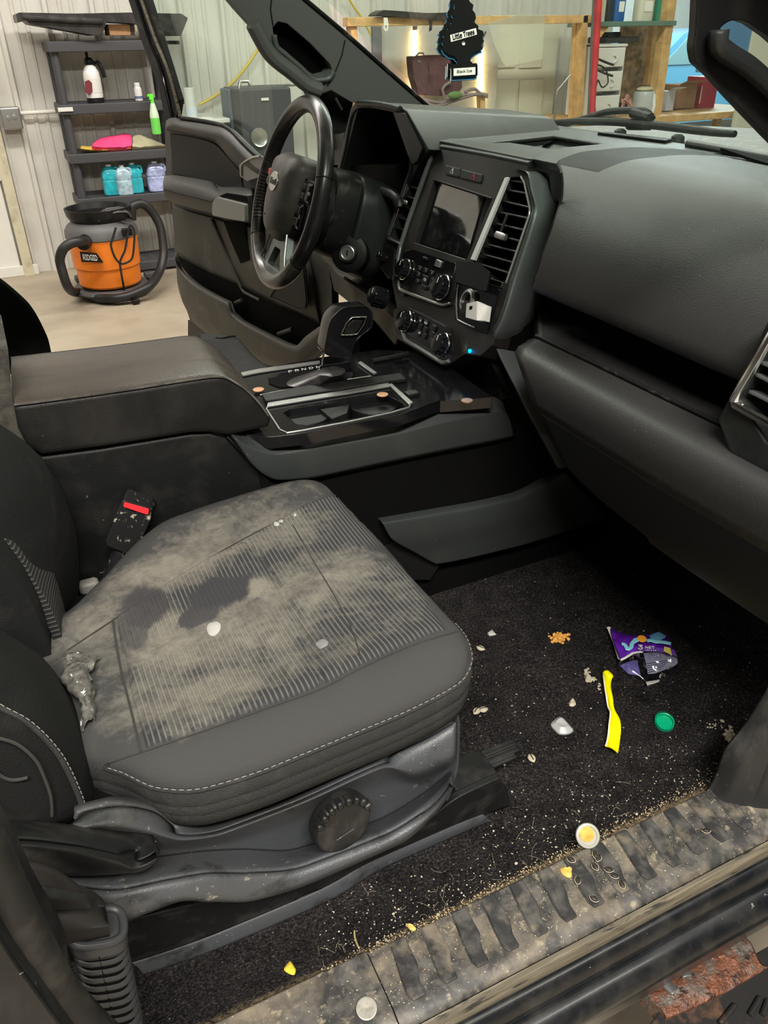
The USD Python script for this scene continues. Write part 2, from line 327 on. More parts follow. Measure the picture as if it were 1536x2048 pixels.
# things on the shelf unit
mat('black_vinyl', (.02, .018, .017), .4, bev=.004, dust=[((.06, .055, .05), .45, .75, 12)])
pts = [(32, 28), (38, 25), (150, 27), (260, 25), (345, 27), (362, 27), (376, 36), (362, 72), (348, 72), (340, 66), (290, 48), (213, 44), (205, 70), (190, 71), (60, 48), (50, 40), (36, 46)]
o = PP(pts, y=4.98); obj_roll = thing('rolled_cover', 'long flat black vinyl cover laid across the top of the shelf unit', 'cover', o.mean(0))
obj('cover_sheet', ext(o, (0, .34, 0), r=.008), 'black_vinyl', obj_roll)
obj('front_roll', tube(PP([(45, 34), (90, 37), (140, 40), (205, 42)], y=4.97), .02, 10), 'black_vinyl', obj_roll)
mat('cardboard', (.36, .20, .10), .8, var=.12, vscale=20)
t = thing('cardboard_box', 'small brown cardboard box on the top shelf under the black cover', 'box', P(242, 72, y=5.0))
obj('carton', rspan(P(220, 71, y=5.03), P(269, 48, y=5.03)+np.array([0, .2, 0]), .003), 'cardboard', t)
obj('tape', rspan(P(262, 70, y=5.028), P(267, 49, y=5.028)+np.array([0, .001, 0]), .0004), 'black_vinyl', t)
# pump sprayer
mat('milky', (.72, .70, .68), .35)
mat('maroon_print', (.16, .02, .03), .5)
def lathe_px(prof, cx, y, ybase, yscale=1.): pass
pz = SZ[1]; sc = P(192, 203, y=5.14); sc[2] = pz; k = (P(210, 150, y=5.14)-P(176, 150, y=5.14))[0]/34
t = thing('pump_sprayer', 'clear pressure sprayer bottle with black pump head on the second shelf', 'sprayer', sc)
obj('base', lathe([(.0, 0), (17*k, 0), (17.5*k, 1*k), (17*k, 9*k), (0, 9*k)], sc), 'black_plastic', t)
b = obj('bottle', lathe([(16.5*k, 9*k), (17*k, 14*k), (17*k, 48*k), (16*k, 56*k), (11*k, 66*k), (7*k, 70*k), (0, 70*k)], sc), 'milky', t)
obj('label', lathe([(17.2*k, 18*k), (17.3*k, 19*k), (17.3*k, 44*k), (17.2*k, 45*k)], sc+np.array([0, 0, 0])), 'white_plastic', b)
obj('printed_shape', ext(PP([(170, 163), (178, 160), (184, 166), (185, 183), (177, 190), (171, 184)], y=5.14-17.6*k), (0, .01, 0)), 'maroon_print', b, label='maroon printed patch')
h = obj('pump_head', [lathe([(8*k, 68*k), (9*k, 72*k), (8.5*k, 78*k), (5*k, 82*k), (0, 82*k)], sc), lathe([(3*k, 80*k), (3*k, 96*k), (6*k, 97*k), (6.5*k, 100*k), (0, 101*k)], sc+np.array([-2*k, 0, 0]))], 'black_plastic', t)
obj('trigger', tube(PP([(192, 124), (198, 127), (204, 140), (209, 155)], y=5.12), [.013, .016, .014], 8), 'black_plastic', t)
obj('nozzle', tube(PP([(190, 128), (176, 122), (169, 118)], y=5.13), [.016, .013, .008], 8), 'black_plastic', t)
# white bottle
sc = P(279, 203, y=5.12); sc[2] = pz
t = thing('white_bottle', 'small white plastic bottle with a label on the second shelf', 'bottle', sc)
obj('bottle', lathe([(0, 0), (7.5*k, 0), (8*k, 1*k), (8*k, 22*k), (6*k, 26*k), (5*k, 27*k), (0, 27*k)], sc), 'white_plastic', t)
obj('cap', lathe([(5.8*k, 26*k), (5.8*k, 33*k), (5*k, 34*k), (0, 34*k)], sc), 'white_plastic', t)
mat('blue_print', (.12, .16, .3), .5); obj('label', lathe([(8.05*k, 4*k), (8.1*k, 4.5*k), (8.1*k, 8*k), (8.05*k, 9*k)], sc), 'blue_print', t)
# green trigger bottle hanging from the lip
mat('green_bottle', (.16, .62, .10), .3); mat('green_trigger', (.12, .75, .04), .4)
sc = P(314, 268, y=4.98); kk = k*.98
t = thing('green_spray_bottle', 'clear spray bottle half full of green liquid hanging by its trigger from the shelf', 'spray bottle', sc)
obj('liquid', lathe([(0, 0), (9*kk, 0), (10*kk, 2*kk), (10*kk, 32*kk), (0, 32*kk)], sc), 'green_bottle', t)
mat('pale_green', (.55, .68, .5), .3); obj('bottle', lathe([(10*kk, 32*kk), (9.5*kk, 40*kk), (5*kk, 58*kk), (3.5*kk, 62*kk), (0, 62*kk)], sc), 'pale_green', t)
obj('spray_head', [rbox(sc+np.array([-1*kk, 0, 72*kk]), (10*kk, 8*kk, 12*kk), .005), lathe([(4*kk, 60*kk), (4*kk, 68*kk), (0, 68*kk)], sc), rbox(sc+np.array([-6*kk, 0, 75*kk]), (6*kk, 5*kk, 5*kk), .003)], 'green_trigger', t)
# folded cloths on the third shelf
def cloth(name, pts, y, dy, m, label, th=.02, seed=0):
    g = dense([PP(r, y=y+dy*i) for i, r in enumerate(pts)], 16, 26); q = g.reshape(-1, 3); q[:, 2] += .012*(meshkit.fbm(q*28, 3, seed)-.5); q[:, 1] += .02*(meshkit.fbm(q*22, 2, seed+5)-.5)
    return solo(name, shell(q.reshape(16, 26, 3), (0, .03, -th)), m, label, 'cloth', smooth=60)
mat('yellow_cloth', (.7, .5, .08), .9, var=.2); mat('pink_cloth', (.85, .06, .20), .85, var=.15); mat('tan_cloth', (.45, .42, .27), .9, var=.15)
cloth('yellow_cloth', [[(160, 297), (200, 300), (240, 299), (262, 297)], [(162, 292), (200, 292), (245, 290), (262, 290)]], 5.06, .15, 'yellow_cloth', 'yellow cloth lying flat under the pink one on the third shelf', .012, 1)
cloth('pink_cloth', [[(184, 293), (205, 295), (240, 294), (263, 292)], [(188, 285), (215, 279), (245, 275), (264, 278)], [(200, 277), (225, 272), (250, 268), (262, 270)], [(205, 276), (228, 271), (250, 268), (261, 272)]], 5.05, .06, 'pink_cloth', 'bright pink folded cloth on the third shelf', .03, 2)
cloth('tan_cloth', [[(264, 293), (285, 294), (310, 292), (330, 291)], [(264, 284), (285, 282), (308, 284), (330, 290)], [(265, 272), (276, 270), (300, 278), (326, 288)], [(266, 274), (276, 272), (300, 280), (326, 290)]], 5.04, .06, 'tan_cloth', 'crumpled olive tan cloth beside the pink one on the third shelf', .03, 3)
# jugs on the fourth shelf
mat('teal_liquid', (.03, .42, .50), .12, coat=.4, var=.25, vscale=25); mat('clear_jug', (.35, .48, .55), .15, coat=.4, var=.35, vscale=30); mat('violet_liquid', (.38, .42, .66), .15, coat=.4, var=.5, vscale=22)
def jug(name, cx, w, h, m, label, y=5.12, base=394, grp=None):
    c = P(cx, base, y=y); c[2] = SZ[3]; w, h = w*k/2, h*k
    ring = lambda s, z: [c+np.array([s*w*a, s*w*.8*b, z]) for a, b in ((1, 0), (.9, .75), (0, 1), (-.9, .75), (-1, 0), (-.9, -.75), (0, -1), (.9, -.75))]
    t = thing(name, label, 'jug', c, grp)
    obj('body', loft([ring(.9, 0), ring(1, .01), ring(1, h*.45), ring(.94, h*.5), ring(1, h*.56), ring(.97, h*.72), ring(.6, h*.9), ring(.28, h*.94)], 24, 24), m, t)
    obj('cap', lathe([(.3*w, h*.92), (.32*w, h), (0, h)], c), 'white_plastic', t)
    obj('handle', tube([c+np.array([.5*w, -w*.5, h*.9]), c+np.array([.95*w, -w*.5, h*.86]), c+np.array([.98*w, -w*.5, h*.66])], .008, 8, m=8), m, t)
jug('liquid_jug', 228, 38, 62, 'teal_liquid', 'left one of the jugs of bright teal liquid on the fourth shelf')
jug('liquid_jug', 253, 34, 60, 'clear_jug', 'half empty clear jug between the two teal jugs on the fourth shelf', 5.08)
jug('liquid_jug', 274, 36, 62, 'teal_liquid', 'right one of the jugs of bright teal liquid on the fourth shelf')
jug('liquid_jug', 318, 42, 62, 'violet_liquid', 'jug with blue and white label at the right end of the fourth shelf')
# junction box and conduit
t = thing('junction_box', 'grey steel junction box with round knockouts on the ribbed wall', 'junction box', P(22, 236, y=WY-.06))
c = P(22, 236, y=WY-.08); obj('box', rbox(c, (.13, .1, .14), .012), 'dull_silver', t)
for q in ((17, 236), (29, 234)): obj('knockout', lathe([(.016, 0), (.016, .004), (.0, .005)], P(*q, y=WY-.13), (0, -1, 0)), 'dull_silver', t)
solo('conduit_pipe', tube([P(35, 227, y=WY-.06), P(124, 222, y=WY-.06)], .013, 10), 'wall_paint', 'thin white conduit pipe running from the junction box behind the shelf unit', 'pipe')

# ---------------------------------------------------------------- orange shop vacuum
mat('orange_plastic', (.80, .20, .015), .4, bev=.003, var=.05); mat('grey_plastic', (.09, .088, .088), .5, bev=.003); mat('hose_black', (.014, .014, .014), .45)
vc = P(223, 568, z=.07); vc[2] = 0; vy = vc[1]; s_ = 1/ (FPX/((vc-CAM) @ FW)); vs = s_
t = thing('shop_vacuum', 'orange drum shop vacuum with a black hose curled round it on the concrete floor', 'vacuum cleaner', vc)
zz = lambda py: P(223, py, y=vy-.02)[2]
prof = [(0, zz(566)), (56*vs, zz(566)), (59*vs, zz(562)), (60*vs, zz(530)), (63*vs, zz(526)), (64*vs, zz(480)), (66*vs, zz(474)), (66*vs, zz(468)), (0, zz(466))]
drum = obj('drum', lathe(prof, vc*(1, 1, 0), n=40), 'orange_plastic', t)
lid = obj('lid', lathe([(66*vs, zz(470)), (68*vs, zz(468)), (67*vs, zz(455)), (60*vs, zz(444)), (54*vs, zz(440)), (50*vs, zz(436)), (0, zz(434))], vc*(1, 1, 0), n=40), 'grey_plastic', t)
obj('motor_tray', [lathe([(50*vs, zz(440)), (58*vs, zz(425)), (60*vs, zz(412)), (56*vs, zz(412)), (52*vs, zz(424)), (40*vs, zz(430)), (0, zz(430))], vc*(1, 1, 0), n=40)], 'black_plastic', t)
for kx in range(4):
    obj('glove_fold', tube(PP([(196, 442-kx*3), (215, 430-kx*4), (235, 424-kx*3), (252, 424-kx*2), (262, 434-kx)], y=vy-.18+kx*.05), .016, 8, flat=.6, m=16), 'black_vinyl', t)
fy = vy-.262
plate = obj('badge', ext(PP([(160, 504), (194, 507), (207, 525), (163, 524)], y=fy+.022), (0, .02, 0)), 'black_plastic', drum)
pv = PP([(163, 522), (192, 524)], y=fy); pw = PP([(163, 522), (163, 507)], y=fy)
obj('badge_lettering', text_on('RIDGID', .034, P(180, 515, y=fy+.02), pv[1]-pv[0], (0, 0, 1), .003, True, fit=.088), 'white_plastic', drum)
obj('latch', rspan(P(246, 473, y=fy+.02), P(262, 455, y=fy+.05), .004), 'black_plastic', t)
obj('hose', tube([P(a, b, y=yy) for a, b, yy in ((172, 483, vy-.26), (150, 484, vy-.36), (127, 497, vy-.36), (120, 525, vy-.34), (130, 560, vy-.36))]+[P(a, b, z=zz_) for a, b, zz_ in ((160, 585, .05), (205, 597, .04), (250, 594, .05), (290, 578, .08))]+[P(a, b, y=yy) for a, b, yy in ((318, 545, vy-.12), (327, 500, vy-.02), (322, 460, vy+.02), (305, 425, vy+.04), (280, 407, vy+.03), (266, 412, vy+.02), (264, 440, vy+.02))], .030, 14, m=90), 'hose_black', t)
obj('hose_cuff', lathe([(.045, 0), (.045, .05), (.038, .07), (0, .07)], P(170, 483, y=vy-.22), (-.4, -1, 0)), 'black_plastic', t)
obj('cord', tube([P(a, b, y=fy+.0) for a, b in ((232, 455), (226, 475), (222, 492), (230, 515), (245, 528), (262, 520), (268, 490), (268, 460), (262, 450), (250, 500), (240, 530), (245, 560))]+[P(a, b, z=.01) for a, b in ((252, 590), (262, 598), (272, 603))], .007, 6, m=80), 'hose_black', t)
obj('plug', rbox(P(272, 603, z=.02), (.05, .03, .025), .006), 'black_plastic', t)
for q in ((162, 568), (188, 570), (228, 575), (300, 560)):
    c = P(*q, z=.04); obj('caster', [lathe([(.0, -.016), (.035, -.016), (.035, .016), (0, .016)], c, (1, .3, 0), 16), rbox(c+np.array([0, 0, .04]), (.07, .06, .04), .01)], 'grey_plastic', t)
obj('caster_ring', lathe([(70*vs, .07), (74*vs, .05), (70*vs, .035), (58*vs, .04)], vc, n=40), 'grey_plastic', t)
# floor edge of a black mat / bottom shelf contents
# ================================================================ the pickup's cab: floor, sill, roof, pillars, glass
SN = unit((-1, 0, .40)); SO = np.array([.80, 0, 1.32]); SE = unit(np.cross((0, 0, 1), SN)); SU = np.cross(SN, SE)
if SE[1] > 0: SE, SU = -SE, np.cross(SN, -SE)
if SU[2] < 0: SU = -SU
def S(px, py, off=0.): return PN(px, py, SO, SN, off)
def SS(pts, off=0.): return np.array([S(a, b, off) for a, b in pts])

def carpet_extra(n, L, c, nn):
    n['cn'] = ('noise_texture', {'scale': 330., 'detail': 4., 'roughness': .75}); n['cb'] = ('bump', {'strength': 1., 'distance': .006})
    L += [('g.position', 'cn.vector'), ('cn.fac', 'cb.height')]
    n['cr'] = ('rgb_ramp', {'ramp': [(.36, (.15, .15, .15)), (.52, (.8, .8, .8)), (.66, (3., 2.9, 2.8))]}); n['cm'] = ('mix_color', {'blend_type': 'multiply', 'fac': 1., 'use_clamp': False})
    L += [('cn.fac', 'cr.fac'), (c, 'cm.a'), ('cr.color', 'cm.b')]
    n['da'] = ('attribute', {'attribute': 'grime'}); n['dn9'] = ('noise_texture', {'scale': 160., 'detail': 6., 'roughness': .75}); n['dmu'] = ('math', {'math_type': 'multiply'}); n['dra'] = ('rgb_ramp', {'ramp': [(.25, (0, 0, 0)), (.5, (1, 1, 1))]})
    n['dmx'] = ('mix_color', {'b': (.34, .25, .14)})
    L += [('g.position', 'dn9.vector'), ('dn9.fac', 'dmu.value1'), ('da.fac', 'dmu.value2'), ('dmu.value', 'dra.fac'), ('dra.color', 'dmx.fac'), ('cm.result', 'dmx.a')]
    return 'dmx.result', 'cb.normal'
mat('carpet', (.030, .0268, .027), .95, var=.35, vscale=30, specks=((.26, .23, .18), .735, 300), spec=.1, extra=carpet_extra)
def carpet_z(x, y):
    z = np.full(np.shape(x), .592); z = z+.035*np.clip((-.68-y)/.09, 0, 1)**1.5
    z = z+np.clip((x-.98), 0, 1)*.75+.05*np.clip((.1-x)/.3, 0, 1)*0
    return z+.008*(meshkit.fbm(np.stack([x*7, y*7, 0*x], -1), 3, 4)-.5)*np.clip((y+.80)/.05, 0, 1)
xs, ys = np.meshgrid(np.linspace(-.35, 1.22, 110), np.linspace(-.782, .0, 62), indexing='ij')
cg = np.stack([xs, ys, carpet_z(xs, ys)], -1)
floor_carpet = solo('floor_carpet', shell(cg, (0, 0, -.03)), 'carpet', 'dirty black carpet lining the passenger footwell and running beside the seat', 'carpet', smooth=60,
    var={'grime': lambda v: np.clip(1-(v[:, 1]+.782)/.045, 0, 1)*.95})

# ---------------------------------------------------------------- sill plate with treads, rubber lip and painted rocker
def sill_extra(n, L, c, nn): return c, nn
mat('sill_plastic', (.030, .029, .0285), .5, bev=.002, dust=[((.10, .092, .082), .42, .62, 40), ((.20, .165, .12), .47, .70, 16), ((.32, .27, .19), .58, .74, 70), ((.02, .02, .02), .60, .72, 30)], specks=((.5, .45, .36), .73, 380))
mat('tread_plastic', (.027, .0265, .0275), .42, bev=.0012, dust=[((.085, .08, .074), .42, .64, 45), ((.20, .165, .12), .54, .74, 24)])
mat('lip_rubber', (.10, .085, .06), .6, dust=[((.22, .19, .135), .47, .70, 30, (.2, 8, 8)), ((.02, .019, .018), .56, .66, 40, (.6, 4, 4))])
sill = thing('door_sill', 'dusty black plastic door sill with slanted treads across its top', 'door sill', (.35, -.83, .6))
joint = .19
def sweep_x(prof, x0, x1, bulge=None, n=40):
    rings = []
    for x in np.linspace(x0, x1, n): rings.append([(x, y+(bulge(x) if bulge else 0), z) for y, z in prof])
    g = np.array(rings); F = grid_faces(n, len(prof), cv=True).tolist(); t = tm((g.reshape(-1, 3), np.array(F))); 
    k = len(prof); cap = [(0, j, j+1) for j in range(1, k-1)]; cap2 = [((n-1)*k, (n-1)*k+j+1, (n-1)*k+j) for j in range(1, k-1)]
    t = trimesh.Trimesh(t.vertices, np.vstack([t.faces, cap, cap2]), process=False); return outward(t)
top_y0, top_y1 = -.776, -.862
plate_prof = [(top_y0, .634), (top_y0-.004, .637), (-.845, .636), (-.86, .631), (-.868, .622), (-.868, .60), (top_y0, .60)]
obj('front_plate', sweep_x(plate_prof, joint+.001, .80), 'sill_plastic', sill, smooth=50)
obj('rear_plate', sweep_x([(y, z+.004) for y, z in plate_prof], -.30, joint-.001), 'sill_plastic', sill, smooth=50)
pitch = .0405
for k in range(13):
    x = .2176+k*pitch
    w = .0195
    o = np.array([(x, -.779, .6362), (x+w, -.779, .6362), (x+w-.001, -.815, .6362), (x+w-.008, -.832, .6362), (x+w-.0085, -.847, .6362), (x-.004, -.847, .6362), (x-.0075, -.838, .6362), (x-.006, -.82, .6362)])
    obj('tread', ext(o, (0, 0, .0032), r=.002, chamfer=.0012), 'tread_plastic', sill, smooth=30)
obj('rubber_lip', sweep_x([(-.868, .630), (-.870, .6345), (-.876, .634), (-.8795, .627), (-.8795, .60), (-.868, .60)], -.30, 1.0), 'lip_rubber', sill, smooth=50)
mat('seam_black', (.004, .004, .004), .7)
rk = thing('rocker_panel', 'glossy black painted rocker panel with a step line below the rubber lip', 'rocker panel', (.35, -.92, .55))
obj('upper_band', sweep_x([(-.880, .618), (-.884, .619), (-.890, .614), (-.8945, .604), (-.896, .597), (-.894, .56), (-.880, .56)], -.35, 1.2), 'black_paint', rk, smooth=60)
obj('lower_band', sweep_x([(-.894, .588), (-.900, .590), (-.911, .583), (-.9195, .572), (-.921, .562), (-.915, .54), (-.89, .45), (-.88, .45)], -.35, 1.2), 'black_paint', rk, smooth=60)
# running board, rusty and wet
mat('rust', (.12, .045, .024), .4, var=.6, vscale=90, dust=[((.10, .085, .072), .50, .62, 30), ((.018, .014, .012), .55, .64, 55), ((.30, .13, .07), .60, .70, 170)], grain=(260, .0025))
mat('board_black', (.016, .015, .015), .45, bev=.003, dust=[((.14, .07, .04), .55, .75, 26), ((.2, .18, .15), .68, .74, 120)])
rb = thing('running_board', 'black running board with a patch of crumbling red rust below the rocker', 'running board', (.7, -1.02, .42))
bo = lambda pts, z: PP(pts, z=z)
ZB = .40
obj('step_board', ext(bo([(1240, 2120), (1330, 2010), (1700, 1800), (1900, 2300)], ZB-.001), (0, 0, -.035)), 'board_black', rb)
rg = dense([bo([(1285, 1985), (1330, 1960), (1400, 1915), (1470, 1880)], ZB), bo([(1300, 2000), (1350, 1985), (1420, 1940), (1500, 1885)], ZB+.006), bo([(1325, 2025), (1370, 2005), (1440, 1975), (1520, 1925)], ZB+.004), bo([(1330, 2040), (1400, 2010), (1470, 1975), (1545, 1930)], ZB)], 50, 80)
q = rg.reshape(-1, 3); q[:, 2] += .010*(meshkit.fbm(q*60, 4, 3)-.35)
obj('rust_patch', shell(q.reshape(50, 80, 3), (0, 0, -.03)), 'rust', rb, smooth=70, label='flaking red rust')
for a in (((1330, 1965), (1350, 1985)), ((1365, 1935), (1375, 1955))):
    p = [P(*a[0], z=ZB+.008), P(*a[1], z=ZB+.008)]; obj('bare_bracket', tube(p, .008, 8, flat=.5), 'dull_silver', rb)
for q_ in (((1440, 2048), (1470, 2010)), ((1500, 2030), (1520, 1995)), ((1525, 2030), (1536, 2000))):
    obj('grip_rib', tube([P(*q_[0], z=ZB+.002), P(*q_[1], z=ZB+.002)], .004, 6), 'board_black', rb)

# kick panel at the front of the door opening
kick_rows = [PP([(1536, 1372), (1495, 1440), (1448, 1500), (1432, 1545), (1405, 1590), (1330, 1635)], y=-.775),
             PP([(1560, 1400), (1520, 1460), (1480, 1530), (1460, 1570), (1440, 1605), (1370, 1655)], y=-.80),
             PP([(1640, 1400), (1600, 1500), (1550, 1580), (1520, 1620), (1500, 1650), (1440, 1690)], y=-.83),
             PP([(1760, 1400), (1700, 1520), (1640, 1600), (1580, 1660), (1545, 1690), (1480, 1740)], y=-.86)]
mat('kick_plastic', (.020, .0198, .020), .45, grain=(500, .0003), dust=[((.075, .072, .068), .48, .7, 14, (1, 1, .5)), ((.24, .21, .16), .64, .74, 60)])
solo('kick_panel', shell(dense(kick_rows, 26, 40), (.03, -.02, 0)), 'kick_plastic', 'scuffed dark grey kick panel curving up at the front end of the sill', 'trim panel', smooth=70)

# ---------------------------------------------------------------- roof, firewall, rear wall
mat('headliner', (.30, .29, .27), .9)
solo('cab_roof', [rspan((-1.5, -.72, 1.90), (.38, .80, 1.95), .02), rspan((.30, -.70, 1.845), (.40, .78, 1.92), .02)], 'headliner', 'grey cloth covered roof of the cab', 'roof')
solo('firewall', [ext(np.array([(1.255, -.80, .56), (1.185, -.80, .80), (1.185, -.80, 1.25), (1.28, -.80, 1.27), (1.3, -.8, .56)]), (0, 1.6, 0))], 'shadow_black', 'black insulation behind the dashboard', 'firewall')
solo('cab_underfloor', span((-1.4, -.88, .42), (1.25, .82, .552)), 'shadow_black', 'black floor pan under the cab', 'floor pan')
# ---------------------------------------------------------------- windshield pane
pane('windshield_glass', (.90, .96, .92), .015, .30)
pane('door_glass', (.86, .93, .89), .02, .3)
WB = lambda y: 1.16-.10*(y/.75)**2
g = []
for i in range(8):
    a = i/7; g.append([(WB(y)*(1-a)+(.42-.03*(y/.75)**2)*a, y*(1-.12*a), 1.345*(1-a)+1.86*a) for y in np.linspace(-.80, .655, 16)])
solo('windshield', shell(np.array(g), (.004, 0, .006)), 'windshield_glass', 'tinted windshield pane over the dashboard', 'windshield', smooth=60)
# cowl, hood, wipers
mat('cowl_grey', (.20, .20, .19), .7, dust=[((.22, .2, .17), .45, .7, 8)])
mat('hood_paint', (.16, .16, .155), .55, dust=[((.28, .27, .25), .5, .7, 40)])
mat('pillar_grey', (.105, .106, .102), .55, bev=.004, spec=.35)
cr = [[(WB(y)+.02, y, 1.335) for y in np.linspace(-.85, .85, 14)], [(WB(y)+.12, y, 1.318) for y in np.linspace(-.85, .85, 14)], [(WB(y)+.20, y, 1.31) for y in np.linspace(-.85, .85, 14)]]
solo('cowl_panel', shell(np.array(cr), (0, 0, -.03)), 'cowl_grey', 'grey plastic cowl panel at the foot of the windshield', 'cowl')
hr = [[(WB(y)+.212+a*.95, y, 1.325+.012*math.sin(min(a*6, 1.57))-.10*a**2-.05*(abs(y)/.85)**3) for y in np.linspace(-.85, .85, 20)] for a in np.linspace(0, 1, 14)]
solo('hood', shell(np.array(hr), (0, 0, -.04)), 'hood_paint', 'glossy engine hood seen low through the windshield', 'hood', smooth=70)
wp = thing('windshield_wiper', 'black windshield wiper lying across the foot of the glass', 'wiper', (1.25, -.1, 1.36))
wx = 1.235
obj('blade', tube(PP([(1100, 244), (1160, 243), (1250, 245), (1350, 255), (1420, 264), (1470, 268)], x=wx), [.004, .008, .008, .008, .008, .006], 8, m=30), 'rubber', wp)
obj('arm', tube(PP([(1105, 256), (1160, 240), (1230, 222), (1290, 222), (1305, 238)], x=wx+.012), .007, 8, m=24), 'rubber', wp)
obj('clip', tube(PP([(1265, 226), (1300, 236), (1300, 250), (1258, 250)], x=wx+.004), .010, 8), 'rubber', wp)
for q in ((1240, 268), (1355, 280)):
    c = P(*q, x=1.21); obj('nozzle', lathe([(0, -.01), (.014, -.01), (.012, .006), (.006, .01), (0, .01)], c), 'rubber', wp)

# ---------------------------------------------------------------- driver-side front pillar with grab handle
PO, PNn = np.array([.8, .66, 1.4]), unit((0, -1, -.25))
PX = lambda pts, off=0.: PPN(pts, PO, PNn, off)
ap = thing('driver_front_pillar', 'grey plastic front pillar trim with a grab handle recess on the driver side', 'pillar trim', (.8, .66, 1.4))
outline = [(430, -45), (455, 0), (480, 30), (510, 63), (533, 103), (580, 143), (612, 172), (630, 184), (645, 186), (662, 180), (700, 203), (790, 232), (872, 228), (800, 165), (690, 68), (608, 0), (560, -45)]
rec = [(545, 55), (556, 43), (574, 47), (622, 88), (660, 128), (664, 140), (653, 153), (636, 157), (594, 128), (560, 95), (548, 75)]
obj('pillar_trim', ext(PX(outline), (0, .05, .012), holes=[PX(rec)]), 'pillar_grey', ap)
obj('handle_recess', ext(PX(rec, -.035), (0, .01, 0)), 'shadow_black', ap)
obj('handle_lip', tube(PX([(549, 70), (553, 92), (570, 108), (600, 134), (634, 160), (655, 158), (667, 142)], .004), .006, 8, m=36), 'satin_trim', ap)
obj('handle_bar', tube(PX([(506, 48), (518, 72), (540, 108), (585, 146), (618, 172), (640, 180)], .010), .016, 10, m=36), 'pillar_grey', ap)
obj('trim_seam', tube(PX([(545, -20), (541, 20), (546, 50)], .001), .0015, 6), 'seam_black', ap)
obj('lower_seam', tube(PX([(690, 80), (684, 110), (672, 140), (655, 172)], .001), .0015, 6), 'seam_black', ap)
obj('glass_seal', tube(PX([(600, -10), (690, 66), (800, 163), (872, 226)], .0), .005, 6), 'rubber', ap)
sp = thing('mirror_sail', 'black triangular sail panel between the pillar and the driver door', 'trim panel', P(650, 220, y=.74))
obj('sail_panel', ext(PP([(612, 178), (646, 186), (668, 178), (706, 206), (692, 262), (672, 300), (648, 300), (655, 258), (640, 212), (618, 190)], y=.74), (0, .03, 0)), 'black_plastic', sp)
obj('sail_edge', tube(PP([(618, 186), (642, 208), (658, 240), (662, 275), (655, 300)], y=.738), .007, 8, m=20), 'dash_hard', sp)
obj('tweeter_glint', tube(PP([(671, 196), (676, 206), (684, 220)], y=.728), .003, 6), 'dull_silver', sp)

# passenger-side grab handle on the near pillar
gh = thing('passenger_front_pillar', 'black passenger front pillar trim with an open grab handle at the upper right corner', 'pillar trim', P(1440, 120, y=-.74))
gy = -.70
oh = [(1398, -60), (1392, 60), (1387, 95), (1392, 125), (1420, 150), (1460, 195), (1536, 275), (1590, 330)]
hh = [(1432, 78), (1440, 55), (1458, 42), (1480, 40), (1500, 47), (1536, 72), (1600, 130), (1640, 190), (1640, 240), (1600, 226), (1536, 165), (1480, 120), (1445, 98)]
obj('grab_handle', ext(np.vstack([PP(oh, y=gy), [(.74, gy, 1.43), (.82, gy, 1.46), (.745, gy, 1.545), (.63, gy, 1.645), (.56, gy, 1.655)]]), (.004, .012, 0), holes=[PP(hh, y=gy)], r=.006), 'black_plastic', gh)
obj('grip_rim', tube(PP([(1438, 60), (1436, 88), (1450, 103), (1490, 128), (1540, 172), (1600, 232)], y=gy-.01), .008, 10, m=30), 'dash_hard', gh)
# passenger-side pillar trim below the handle

mat('pillar_black', (.012, .012, .012), .6)
obj('pillar_body', loft([[np.array([.98, -.82, 1.33])*(1-t)+np.array([.34, -.72, 1.88])*t+np.array([.045*math.cos(q)*.77, .085*math.sin(q)-.0, .045*math.cos(q)*.9]) for q in np.linspace(0, 2*np.pi, 14, endpoint=False)] for t in np.linspace(0, 1, 8)], None, 28), 'pillar_black', gh)
# ================================================================ dashboard
dash = thing('dashboard', 'dusty black pickup dashboard with central screen, silver edged air vents and padded passenger side', 'dashboard', (.85, 0, 1.2))
# padded passenger side: one profile swept across the cab
def J(p):
    v = np.asarray(p, float)-CAM; w = v @ FW; return 768+FPX*(v @ RT)/w, 1024-FPX*(v @ UP)/w
def y_start(x, z, line, lo=-.15, hi=-.60):
    """where, going across the cab, the panel's edge (seen as this line) begins"""
    py_, px_ = [q[1] for q in line], [q[0] for q in line]
    for y in np.linspace(lo, hi, 226):
        a, b = J((x, y, z))
        if a >= np.interp(b, py_, px_): return y
    return hi
def pad_rows(prof, y0, y1, n, fx=lambda y: 0, fz=lambda y: 0, line=None):
    s = [y_start(x, z, line) if line else y0 for x, z in prof]
    return [[(x+fx(a+(y1-a)*t), a+(y1-a)*t, z+fz(a+(y1-a)*t)) for (x, z), a in zip(prof, s)] for t in np.linspace(0, 1, n)]
pad_prof = [(.775, 1.188), (.725, 1.190), (.707, 1.198), (.700, 1.212), (.704, 1.235), (.715, 1.262), (.732, 1.290), (.755, 1.315), (.785, 1.338), (.825, 1.356), (.88, 1.366), (.95, 1.3665), (1.04, 1.360), (1.12, 1.35), (1.16, 1.343)]
fz = lambda y: -.012*max(0, -y-.45)**1.0
fx = lambda y: .06*max(0, -y-.62)**1.4
pad_prof = crom(np.array(pad_prof), 60)
g = np.array(pad_rows(pad_prof, -.262, -.90, 40, fx, fz, [(1110, 325), (1122, 345), (1123, 392), (1098, 470), (1063, 574), (1063, 600)]))
obj('passenger_pad', shell(g, (.05, 0, -.012)), 'dash_soft', dash, smooth=70)
up_ = np.array([q for q in pad_prof if q[0] > .805]); obj('pad_top', shell(np.array(pad_rows(up_, -.095, -.262, 10)), (.02, 0, -.03)), 'dash_soft', dash, smooth=70)
